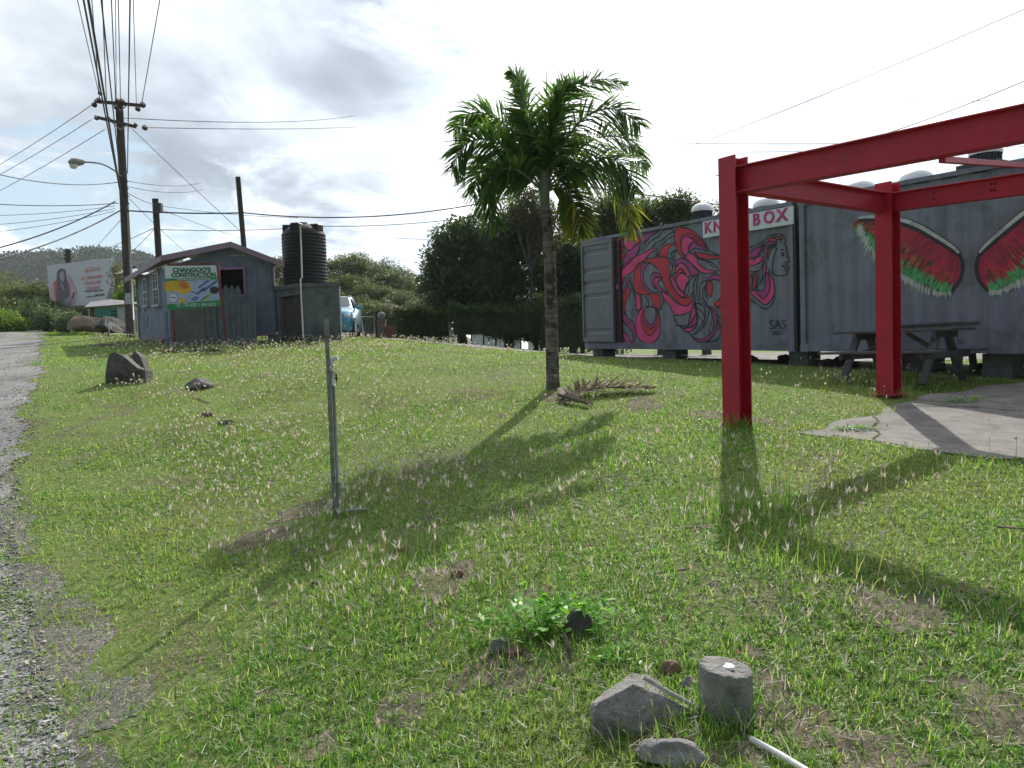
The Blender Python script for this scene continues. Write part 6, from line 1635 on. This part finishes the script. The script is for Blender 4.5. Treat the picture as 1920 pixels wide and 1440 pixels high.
prof = [(.02, 0), (rt*.97, 0)]
nr = 15
for i in range(nr):
    z = .03+i*(htk-.06)/nr; dz = (htk-.06)/nr
    prof += [(rt*.975, z), (rt*.975, z+dz*.15), (rt*1.0, z+dz*.35), (rt*1.0, z+dz*.85), (rt*.975, z+dz*1.0)]
prof += [(rt*.97, htk), (rt*.80, htk+.13), (rt*.42, htk+.25), (rt*.34, htk+.26), (rt*.34, htk+.30), (.01, htk+.33)]
build(MB().lathe(tb_, prof, 48), 'body', M_tank, tank)
for a in (-.35, math.pi+.25, 1.6, -1.75):
    c = tb_+Vector((math.cos(a)*rt*.68, math.sin(a)*rt*.68, htk+.12)); mb = MB(); mb.box(c, (rt*.5, .26, .24), Matrix.Rotation(a, 3, 'Z'), bev=.03); build(mb, 'top_lug', M_tank, tank)
# downpipe in front of the tank
P = [(563, 423), (565, 470), (566.5, 519), (563.5, 524), (565, 560), (569, 634)]
mb = MB().tube([Vector((at(x, y, BY_-.12).x, BY_-.12, at(x, y, BY_-.12).z)) for x, y in P], .022, 8)
dp = Vector((at(569, 634, BY_-.12).x, BY_-.12, H(at(569, 634, BY_-.12).x, BY_-.12)))
tag(build(mb, 'plastic_pipe', M_pvcw), 'tall thin white plastic pipe running up the front of the black tank', 'pipe')

# ================================================================== CAR
def make_car(loc, rot):
    t = thing('parked_car', 'light blue compact SUV parked nose toward the lawn behind the block stand', 'car', loc, local=True); t.rotation_euler = (0, 0, rot)
    W2 = .87
    # stations along the length: x, z bottom, z belt, z roof, half width at belt, half width at roof
    st_ = [(2.14, .38, .62, .64, .62, .55), (2.08, .26, .80, .84, .76, .66), (1.85, .22, .93, .97, .84, .76), (1.35, .20, 1.02, 1.07, .86, .78), (.95, .20, 1.06, 1.13, .87, .76), (.35, .20, 1.07, 1.52, .87, .62), (-.2, .20, 1.08, 1.60, .87, .63), (-.9, .20, 1.10, 1.60, .87, .62), (-1.5, .20, 1.12, 1.53, .86, .60), (-1.95, .26, 1.12, 1.20, .82, .66), (-2.12, .38, .98, 1.0, .74, .62)]
    mb = MB(); ring = []
    for x, zb, zm, zr, wb, wr in st_:
        r = [(x, -wb*.93, zb), (x, -wb, zb+.12), (x, -wb*1.01, (zb+zm)/2+.05), (x, -wb*.985, zm), (x, -wr, zr-.03), (x, -wr*.8, zr), (x, 0, zr+.03)]
        ring.append(r+[(a, -b, c) for a, b, c in reversed(r[:-1])])
    n = len(ring[0]); V = [p for r in ring for p in r]
    fs = [(i*n+k, i*n+k+1, (i+1)*n+k+1, (i+1)*n+k) for i in range(len(ring)-1) for k in range(n-1)]+[(i*n+n-1, i*n, (i+1)*n, (i+1)*n+n-1) for i in range(len(ring)-1)]
    fs += [tuple(range(n-1, -1, -1)), tuple((len(ring)-1)*n+k for k in range(n))]
    mb.add(V, fs, 0, True); body = build(mb, 'body', M_car, t)
    def pan(name, pts, mt, th_=.012, par=t):
        P = [Vector(p) for p in pts]; nn_ = (P[1]-P[0]).cross(P[2]-P[0]).normalized()
        mb = MB(); mb.prism([p+nn_*.004 for p in P], nn_*th_); return build(mb, name, mt, par)
    pan('windscreen', [(.98, -.70, 1.155), (.98, .70, 1.155), (.40, .57, 1.525), (.40, -.57, 1.525)], M_carglass)
    pan('rear_window', [(-1.56, .54, 1.50), (-1.56, -.54, 1.50), (-1.94, -.62, 1.22), (-1.94, .62, 1.22)][::-1], M_carglass)
    for s in (-1, 1):
        for a, b, c, d in (((.80, 1.12), (-.15, 1.12), (-.15, 1.50), (.36, 1.46)), ((-.22, 1.12), (-1.0, 1.14), (-1.0, 1.49), (-.22, 1.51)), ((-1.07, 1.15), (-1.6, 1.18), (-1.42, 1.43), (-1.07, 1.47))):
            P = [(q[0], s*(.86-(q[1]-1.08)*.52), q[1]) for q in (a, b, c, d)]
            if s > 0: P = P[::-1]
            pan('side_window', P[::-1], M_carglass, .012)
        mb = MB(); mb.box((.62, s*.99, 1.12), (.14, .20, .15), bev=.03); build(mb, 'mirror', M_car, t)
        mb = MB(); mb.box((1.98, s*.62, .76), (.22, .34, .15), Matrix.Rotation(-s*.42, 3, 'Z'), bev=.03); build(mb, 'headlight', M_light, t)
        mb = MB(); mb.box((2.07, s*.60, .42), (.10, .16, .13), bev=.02); fg = build(mb, 'fog_light_recess', M_dark, t)
        mb = MB(); mb.box((2.125, s*.60, .42), (.02, .09, .08), bev=.01); build(mb, 'fog_light', M_light, fg)
        mb = MB(); mb.box((-2.02, s*.66, .92), (.12, .22, .2), bev=.03); build(mb, 'tail_light', M_bbred, t)
        mb = MB(); mb.tube([(.2, s*.58, 1.60), (-1.3, s*.56, 1.61)], .02, 6); build(mb, 'roof_rail', M_galv, t)
        for xw in (1.33, -1.28):
            c = Vector((xw, s*.80, .32)); mb = MB(); pts = []
            mb.tube([c+Vector((0, -.10, 0)), c+Vector((0, -.09, 0)), c+Vector((0, .09, 0)), c+Vector((0, .10, 0))], [.29, .325, .325, .29], 24); wh = build(mb, 'wheel', M_tyre, t)
            mb = MB().tube([c+Vector((0, s*.09, 0)), c+Vector((0, s*.108, 0))], [.21, .20], 20); build(mb, 'rim', M_rim, wh)
            mb = MB(); mb.tube([c+Vector((0, s*.04, .02)), c+Vector((0, s*.085, .02))], [.39, .385], 24); build(mb, 'wheel_arch', M_dark, t)
    mb = MB(); mb.box((2.13, 0, .70), (.06, .80, .14), bev=.02); build(mb, 'grille', M_dark, t)
    mb = MB(); mb.box((2.12, 0, .36), (.08, .9, .16), bev=.03); build(mb, 'lower_grille', M_dark, t)
    mb = MB(); mb.box((2.18, 0, .52), (.02, .46, .11)); build(mb, 'number_plate', M_plate, t)
    return t
cpos = tb(630, 29.2); cpos.z = H(cpos.x, cpos.y)
make_car(cpos, -math.pi/2+.095)

# ================================================================== BILLBOARD, KIOSK, BOULDERS
Ya, Yb = 47.0, 42.5
BA = [at(88, 498, Ya), at(209, 483, Yb), at(211, 569, Yb), at(95, 578, Ya)]
bxd = (BA[1]-BA[0]); bxd.z = 0; bnn = Vector((bxd.y, -bxd.x, 0)).normalized()
if bnn.y > 0: bnn = -bnn
c0 = (BA[2]+BA[3])/2
bb = thing('billboard', 'large pale billboard advertising podcasts with a woman in a dark shirt holding a phone', 'billboard', Vector((c0.x, c0.y, H(c0.x, c0.y))))
def bq(u, v, off=0): return BA[0].lerp(BA[1], u).lerp(BA[3].lerp(BA[2], u), v)+bnn*off
mb = MB(); P = [bq(0, 0), bq(0, 1), bq(1, 1), bq(1, 0)]; mb.prism(P, -bnn*.15); pan_ = build(mb, 'panel', M_bbw, bb)
for u in (.06, .94):
    q = bq(u, 1, -.1); mb = MB(); mb.bar(Vector((q.x, q.y, H(q.x, q.y)-.1)), q+ZZ*2.0-bnn*.08, .14, .14); build(mb, 'post', M_darkmetal, bb)
lv = [0]
def bpoly(pts, mt, name, lay, sm=True):
    P = [bq(u, v, .004+.004*lay) for u, v in (smooth_closed(pts) if sm else pts)]; mb = MB(); mb.prism(P, bnn*.003); return build(mb, name, mt, pan_)
bpoly([(.02, .65), (.10, .38), (.30, .34), (.42, .50), (.45, .75), (.36, .98), (.03, .98)], M_bbpink, 'pale_halo', 0)
bpoly([(.22, .30), (.34, .28), (.40, .45), (.40, .60), (.33, .62), (.24, .45)], M_bblilac, 'lilac_shape', 1)
bpoly([(.09, .42), (.14, .38), (.17, .42), (.17, .78), (.12, .84), (.10, .80)], M_bbred, 'red_shape', 2)
bpoly([(.31, .42), (.35, .46), (.36, .70), (.32, .78), (.30, .6)], M_bbmag, 'magenta_shape', 2)
wom = bpoly([(.14, .98), (.13, .60), (.16, .46), (.22, .40), (.30, .44), (.33, .55), (.33, .80), (.31, .99)], M_bbcloth, 'person_picture', 3)
bpoly([(.145, .50), (.16, .24), (.19, .14), (.24, .11), (.29, .15), (.305, .28), (.32, .48), (.29, .60), (.26, .48), (.20, .48)], M_bbhair, 'hair_picture', 4)
bpoly([(.205, .26), (.23, .19), (.27, .18), (.285, .26), (.28, .36), (.25, .42), (.22, .37)], M_bbskin, 'face_picture', 5)
bpoly([(.21, .43), (.24, .46), (.27, .60), (.245, .58)], M_bbskin, 'neck_picture', 5)
bpoly([(.18, .97), (.22, .88), (.30, .80), (.36, .76), (.40, .74), (.385, .82), (.35, .90), (.30, .98)], M_bbskin, 'arm_picture', 5)
bpoly([(.385, .80), (.405, .68), (.43, .66), (.425, .72), (.40, .81)], M_bbhair, 'phone_picture', 6, False)
for u, v in ((.232, .255), (.262, .25)): bpoly([(u, v), (u+.006, v-.006), (u+.014, v), (u+.006, v+.006)], M_bbhair, 'eye_picture', 6, False)
bpoly([(.238, .35), (.25, .342), (.262, .35), (.25, .362)], M_bbcoral, 'mouth_picture', 6, False)
bpoly([(.625+.028*math.cos(a), .215+.055*math.sin(a)) for a in np.linspace(0, 6.28, 16)[:-1]], M_bbcoral, 'round_logo', 1, False)
bpoly([(.61, .19), (.632, .19), (.64, .215), (.61, .215)], M_bbw, 'round_logo', 2, False)
def bt(s_, u, v, size, mt, bold=.01, sx=1., al='CENTER'): return text(s_, size, mt, 'lettering', pan_, bq(u, v, .02), BA[1]-BA[0], ZZ, .004, bold, sx, al)
bt('GoLoud', .67, .245, .36, M_bbcoral, .0, 1.05, 'LEFT')
for i, (s_, u) in enumerate((('ALL YOUR FAVORITE', .71), ('PODCASTS AND', .715), ('LOCAL RADIO', .72))): bt(s_, u, .42+.118*i, .26, M_bbred, .0, .98)
bt('Free monthly streaming on the app', .73, .70, .14, M_bbhair, .003, 1.05); bt('Download now on', .68, .82, .12, M_bbhair, .002, 1.0)
bpoly([(.745, .775), (.81, .77), (.81, .815), (.745, .82)], M_bbhair, 'store_badge', 1, False); bpoly([(.82, .77), (.885, .765), (.885, .81), (.82, .815)], M_bbhair, 'store_badge', 1, False)
# kiosk
KY = 36.0
k0 = at(190, 600, KY); kz = H(k0.x, k0.y); kk = thing('roadside_kiosk', 'small teal and white roadside kiosk with grey hipped roof below the billboard', 'kiosk', Vector((at(205, 600, KY).x, KY, kz)))
xa, xb, xc = at(150, 600, KY).x, at(222, 600, KY).x, at(247, 600, KY).x; zt_ = at(200, 577, KY).z
mb = MB(); mb.box(((xa+xb)/2+.35, KY+.05, (kz+zt_)/2), (xb-xa-.7, .1, zt_-kz)); build(mb, 'teal_wall', M_teal, kk)
mb = MB(); mb.box(((xb+xc)/2, KY-.02, (kz+zt_)/2), (xc-xb, .12, zt_-kz)); mb.box((xc-.06, KY+1.2, (kz+zt_)/2), (.1, 2.3, zt_-kz)); build(mb, 'white_wall', M_kwhite, kk)
mb = MB()
for i in range(5): mb.box((xb-.16, KY-.02, zt_-.18-.16*i), (.3, .05, .07))
build(mb, 'louvres', M_darkmetal, kk)
r0 = [at(158, 576, KY-.3), at(247, 569, KY-.3), at(247, 569, KY-.3)+Vector((0, 2.8, .1)), at(158, 576, KY-.3)+Vector((0, 2.8, .1))]; rp = at(208, 565, KY+1.)
rp2 = at(170, 572, KY+1.)
mb = MB(); mb.add([*r0, rp+ZZ*.1, rp2+ZZ*.15], [(0, 1, 4, 5), (1, 2, 4), (2, 3, 5, 4), (3, 0, 5), (3, 2, 1, 0)]); build(mb, 'roof', M_kroof, kk)
mb = MB(); q = at(243, 600, KY-1.0); hz = H(q.x, q.y); mb.box((q.x+.15, q.y, (hz+at(243, 579, KY-1).z)/2), (.42, .06, at(243, 579, KY-1).z-hz), bev=.01); tag(build(mb, 'metal_cabinet', M_galv), 'pale grey upright sheet metal cabinet right of the kiosk', 'cabinet')
mb = MB(); a = tb(118, 38); mb.bar(at(100, 578, 38), at(170, 574, 38), .06, .12); p0 = at(106, 578, 38)
for px in (106, 128, 166):
    q = at(px, 578, 38); mb.bar(Vector((q.x, q.y, H(q.x, q.y))), q, .06, .06)
tag(build(mb, 'timber_rail', M_wood), 'pale timber rail on posts below the billboard left half', 'rail')
a = at(165, 606, 28.9); a.z = at(165, 606, 29.5).z
rock('boulder', at(176, 612, 30.2), (.98, .8, .50), 91, M_rockbrown, 'big brown topped boulder behind the dark one by the kiosk', 'boulder', sub=4, rough=.25)
rock('boulder', at(206, 616, 28.6), (.72, .6, .44), 92, M_rock, 'big dark boulder with the thin marker post before it', 'boulder', sub=4, rough=.35)
rock('boulder', at(247, 622, 30.0), (.35, .3, .2), 93, M_rock, 'small dark boulder between the kiosk and the house', 'boulder')
mk = thing('marker_post', 'thin grey marker post with pale reflector in front of the dark boulder', 'marker post', Vector((at(205, 636, 27.6).x, 27.6, H(at(205, 636, 27.6).x, 27.6))))
q = at(203, 598, 27.6); g_ = at(205, 638, 27.6); g_.z = H(g_.x, g_.y)-.05
mb = MB(); mb.bar(g_, q, .06, .05); build(mb, 'post', M_post, mk)
mb = MB(); c = at(206, 611, 27.52); mb.box(c, (.13, .02, .2)); build(mb, 'reflector', M_white, mk)
# brick house and vines behind the pole
hb_ = at(232, 535, 60); hz = H(hb_.x, hb_.y); hs = thing('red_house', 'red walled house partly hidden behind the utility pole and billboard', 'house', Vector((hb_.x, hb_.y, hz)))
tzz = at(232, 513, 60).z; mb = MB(); mb.box((hb_.x, 62, (hz+tzz)/2), (2.2, 4, tzz-hz)); build(mb, 'wall', M_brick, hs)
mb = MB(); mb.add([(hb_.x-1.5, 59.6, tzz), (hb_.x+1.5, 59.6, tzz-.1), (hb_.x+1.5, 64.4, tzz), (hb_.x-1.5, 64.4, tzz), (hb_.x, 62, tzz+.6)], [(0, 1, 4), (1, 2, 4), (2, 3, 4), (3, 0, 4), (3, 2, 1, 0)]); build(mb, 'roof', M_kwhite, hs)
B('brownish vine covered bush at the billboard right edge', 217, 41, [(217,530,7,40,0),(224,560,12,26,0),(235,580,12,16,0)], 90, 50, .10, M_lfbroom, 78)
B('dark shrubs in the gap between billboard and utility pole', 240, 48, [(236,575,22,18,0),(262,580,16,16,0)], 90, 50, .14, M_lfdark, 79)
B('green shrubs on the rise behind the kiosk', 175, 52, [(150,585,34,20,0),(200,580,34,18,0),(110,585,30,18,0)], 150, 50, .16, M_lfmid, 80)
B('green shrubs under the house seen between its footings', 300, 29, [(285,632,20,10,0)], 40, 40, .1, M_lfbright, 81)

# ================================================================== UTILITY POLES AND WIRES
MP = 27.0
def pole(px0, py0, px1, py1, Y, r0, r1, name, label, extra=None):
    a = at(px0, py0, Y); z = min(H(a.x, Y), a.z); d = at(px1, py1, Y)
    dirn = (d-a).normalized(); base = a+dirn*((z-.1-a.z)/dirn.z)
    t = thing(name, label, 'utility pole', Vector((base.x, Y, H(base.x, Y))), 'wooden utility poles')
    mb = MB().tube([base, base.lerp(d, .5), d], [r0, (r0+r1)/2, r1], 14); build(mb, 'pole', M_pole, t); return t
pm = pole(246, 640, 223, 187, MP, .165, .12, 'utility_pole', 'tallest wooden utility pole with two crossarms and a street lamp arm')
def mp(px, py, dy=0): return at(px, py, MP+dy)
def arm(a, b):
    mb = MB(); mb.bar(a, b, .09, .10); return build(mb, 'crossarm', M_pole, pm)
arm(mp(178, 190, -.16), mp(266, 198, -.16)); arm(mp(178, 219, -.16), mp(255, 238, -.16))
mb = MB(); mb.bar(mp(240, 196, -.2), mp(226, 207, -.2), .03, .03); mb.bar(mp(210, 194, -.2), mp(224, 207, -.2), .03, .03); mb.bar(mp(208, 228, -.2), mp(226, 243, -.2), .03, .03); mb.bar(mp(240, 234, -.2), mp(228, 241, -.2), .03, .03)
build(mb, 'arm_braces', M_galv, pm)
def insul(px, py, dy, r=.085):
    c = mp(px, py, dy); mb = MB()
    mb.tube([c+Vector((0, .0, 0)), c+Vector((0, .05, 0)), c+Vector((0, .09, 0)), c+Vector((0, .14, 0)), c+Vector((0, .2, 0))], [r*.3, r, r*.4, r*.95, r*.3], 12); build(mb, 'insulator', M_insul, pm)
for x, y, d, r in ((183, 187, -.4, .1), (174, 195, -.5, .085), (185, 173, -.3, .07), (217, 186, -.3, .06), (226, 189, -.45, .10), (216, 200, -.4, .085), (265, 195, -.4, .10), (256, 203, -.5, .08), (200, 221, -.3, .085), (269, 238, -.3, .09), (178, 220, -.3, .07), (252, 232, -.3, .06)): insul(x, y, d, r)
mb = MB(); mb.box(mp(241, 560, -.2), (.22, .03, .38)); build(mb, 'notice_plate', M_kwhite, pm)
mb = MB(); mb.tube([mp(238, 380, -.14), mp(250, 600, -.16)], .03, 6); build(mb, 'conduit', M_galv, pm)
mb = MB(); 
for i in range(5): mb.box(mp(232+i*.8, 340+i*14, -.16), (.3, .05, .04))
build(mb, 'clamps', M_darkmetal, pm)
lamp = thing('street_lamp', 'cobra head street lamp on a curved arm fixed to the tallest pole', 'street lamp', mp(226, 330, -.1))
P = [mp(227, 330, -.14), mp(212, 318, -.5), mp(192, 308, -.9), mp(172, 304.5, -1.2), mp(156, 304, -1.4)]
build(MB().tube(smooth_open([tuple(p) for p in P], 6), .028, 8), 'arm', M_galv, lamp)
a = mp(158, 304, -1.4); b = mp(129, 304, -1.8); d = (b-a)
mb = MB().tube([a, a+d*.12, a+d*.45, a+d*.8, b], [.05, .09, .13, .13, .05], 12); hd = build(mb, 'lamp_head', M_lampb, lamp)
mb = MB().lathe(a+d*.72-ZZ*.10, [(0.001, -.12), (.08, -.10), (.12, -.03), (.12, .02)], 16); build(mb, 'glass_bowl', M_glass, hd)
p2 = pole(299, 500, 291, 373, 30.0, .13, .115, 'utility_pole', 'shorter wooden pole with dark box left above the house roof')
mb = MB(); mb.box(at(299, 390, 29.7), (.2, .2, .35)); build(mb, 'cable_box', M_darkmetal, p2)
p3 = pole(458, 470, 446, 332, 27.5, .10, .085, 'utility_pole', 'bare thin wooden pole rising behind the house ridge')
p4 = pole(128, 500, 127, 467, 75.0, .26, .22, 'utility_pole', 'distant short wooden pole behind the billboard')
for i in range(3):
    q = at(127, 471+i*7, 74.7); mb = MB(); mb.box(q, (.75, .12, .14)); build(mb, 'crossarm', M_pole, p4)
p5 = pole(252, 520, 251, 500, 70, .15, .12, 'utility_pole', 'distant pole hidden beside the tallest pole')
def wire(a, b, sag, r, label, mt=M_wire, n=16, name='overhead_wire'):
    a = Vector(a); b = Vector(b); P = []
    for i in range(n+1):
        t = i/n; p = a.lerp(b, t); p.z -= sag*4*t*(1-t); P.append(p)
    mb = MB().tube(P, r, 5); return tag(build(mb, name, mt), label, 'wire')
# lines that pass over the camera's left
def overhead(px_at_top, a, r, label, mt=M_wire, z0=None, ext=1.0):
    a = Vector(a); zr = a.z-EYE
    d = raydir(px_at_top, 0); k = (zr*.985)/d.z; q = Vector((0, 0, EYE))+d*k
    v = (q-a); e = a+v*(36/abs(v.y)); e.z = a.z-.25
    # keep the wire passing through q
    return wire(a, e, .0, r, label, mt, 8)
ov = [(144, (185, 173), .012, 'leftmost thin wire running overhead from the tallest pole'), (301, (266, 193), .012, 'rightmost thin wire running overhead from the right end of the upper crossarm'),
      (172, (187, 187), .013, 'overhead wire from the left end of the upper crossarm'), (209, (217, 185), .015, 'twisted looking overhead wire from just left of the pole top'), (222, (226, 188), .013, 'overhead wire from the very top of the tallest pole'),
      (192, (201, 221), .014, 'overhead wire from the left half of the lower crossarm'), (217, (218, 188), .010, 'fine overhead wire beside the pole top'), (250, (256, 203), .010, 'fine overhead wire from below the right upper crossarm')]
for px, (x, y), r, lab in ov: overhead(px, mp(x, y, -.4), r, lab)
for px, (x, y), r, lab in [(157, (226, 365), .017, 'thick black telephone cable running overhead on the left'), (166, (229, 378), .022, 'thickest black telephone cable running overhead, second from left'), (190, (226, 335), .015, 'overhead cable reaching the pole beside the lamp arm'), (244, (239, 325), .015, 'overhead cable reaching the right side of the pole at lamp height')]:
    overhead(px, mp(x, y, -.2), r, lab)
def pw(x0, y0, Y0, x1, y1, Y1, sag, r, label, mt=M_wirel): return wire(at(x0, y0, Y0), at(x1, y1, Y1), sag, r, label, mt)
pw(172, 197, MP, -60, 342, 40, .1, .012, 'thin wire sloping left from the upper crossarm')
pw(172, 224, MP, -60, 358, 40, .1, .012, 'thin wire sloping left from the lower crossarm, middle of three')
pw(196, 243, MP, -60, 388, 42, .1, .012, 'lowest thin wire sloping left from the lower crossarm')
pw(225, 341, MP, -60, 312, 20, .25, .014, 'wire crossing the left sky at lamp height', M_wire)
pw(222, 381, MP, -60, 379, 24, .1, .013, 'level wire to the left at telephone cable height', M_wire)
pw(216, 378, MP, -60, 478, 22, .2, .022, 'thick cable sloping down left, upper of the two', M_wire)
pw(225, 395, MP, -60, 500, 20, .2, .022, 'thick cable sloping down left, lower of the two', M_wire)
pw(216, 386, MP, -60, 404, 26, .1, .009, 'fine wire left of the pole just under the level wire')
pw(216, 391, MP, -60, 424, 26, .1, .009, 'fine wire sloping slightly down to the left edge')
pw(214, 396, MP, -60, 440, 26, .1, .009, 'lowest fine wire sloping to the left edge')
pw(230, 221, MP, 665, 217, 60, .3, .016, 'long level wire right of the pole, upper one ending in the cloud')
pw(268, 239, MP, 665, 238, 60, .1, .016, 'long level wire right of the pole from the lower insulator')
pw(233, 338, MP, 380, 342, 45, .2, .012, 'thin wire to the right just below the lamp arm')
pw(240, 350, MP, 380, 355, 45, .2, .012, 'second thin wire to the right below the lamp arm')
pw(240, 362, MP, 292, 384, 30, .05, .014, 'short wire from the tallest pole down to the box pole', M_wire)
pw(240, 395, MP, 458, 399, 27.5, .05, .026, 'thick black cable between the tallest pole and the bare pole', M_wire)
wire(at(458, 399, 27.5), at(1060, 344, 26.5), .55, .022, 'long thick black cable passing behind the palm crown', M_wire, 24)
wire(at(1060, 344, 26.5), at(2300, 470, 30), .3, .022, 'thick black cable running right behind the red columns', M_wire, 24)
pw(296, 430, 30, 600, 424, 29, .1, .013, 'wire from the box pole passing right behind the tank top', M_wire)
pw(600, 424, 29, 880, 408, 27, .1, .013, 'wire continuing right to the dark tree crown', M_wire)
pw(740, 446, 34, 880, 452, 33, .02, .01, 'faint level wire left of the dark tree crown')
pw(300, 386, 30, 560, 408, 36, .1, .01, 'thin wire fanning right from the top of the box pole')
pw(300, 392, 30, 458, 448, 34, .05, .009, 'thin wire falling right from the box pole to behind the roof')
pw(246, 240, MP, 460, 442, 29, .02, .011, 'stay wire slanting down right from the lower crossarm')
pw(288, 428, 30, 130, 480, 75, .3, .014, 'thin wire from the box pole left to the distant pole', M_wire)
pw(288, 430, 30, 225, 482, 50, .2, .012, 'thin wire dropping left from the box pole behind the tallest pole', M_wire)
pw(230, 408, MP, 165, 478, 60, .05, .011, 'thin wire dropping left from the tallest pole to the hill')
pw(242, 372, MP, 345, 470, 40, .05, .010, 'thin wire slanting down right between the two poles')
pw(1230, 268, 34, 2000, 262, 34, .1, .014, 'upper long level wire across the right sky')
pw(1230, 285, 34, 2000, 272, 34, .1, .012, 'lower long level wire across the right sky')
pw(1280, 280, 30, 1960, 0, 18, .1, .011, 'thin wire climbing to the upper right corner of the sky')
pw(1340, 330, 26, 1990, 122, 18, .35, .014, 'dark twisted wire climbing right above the red beam', M_wire)
pw(1700, 192, 34, 2000, 180, 30, .05, .011, 'short level wire at the right edge above the dark twisted wire')

# ================================================================== AIR
bpy.context.view_layer.update()
mb = MB(); mb.box((0, 230, 78), (1300, 1000, 172))
hz_ = build(mb, 'haze', pmat('haze_air', (1, 1, 1), 1, 0), None); tag(hz_, kind='stuff')
hm = MATS['haze_air']; hm.node_tree.nodes.clear(); t = NT(hm.node_tree)
pv = t.new('ShaderNodeVolumePrincipled'); pv.inputs['Color'].default_value = (.86, .93, 1, 1); pv.inputs['Density'].default_value = .00028; pv.inputs['Anisotropy'].default_value = .3
mo = t.new('ShaderNodeOutputMaterial'); t.l.new(pv.outputs[0], mo.inputs['Volume'])
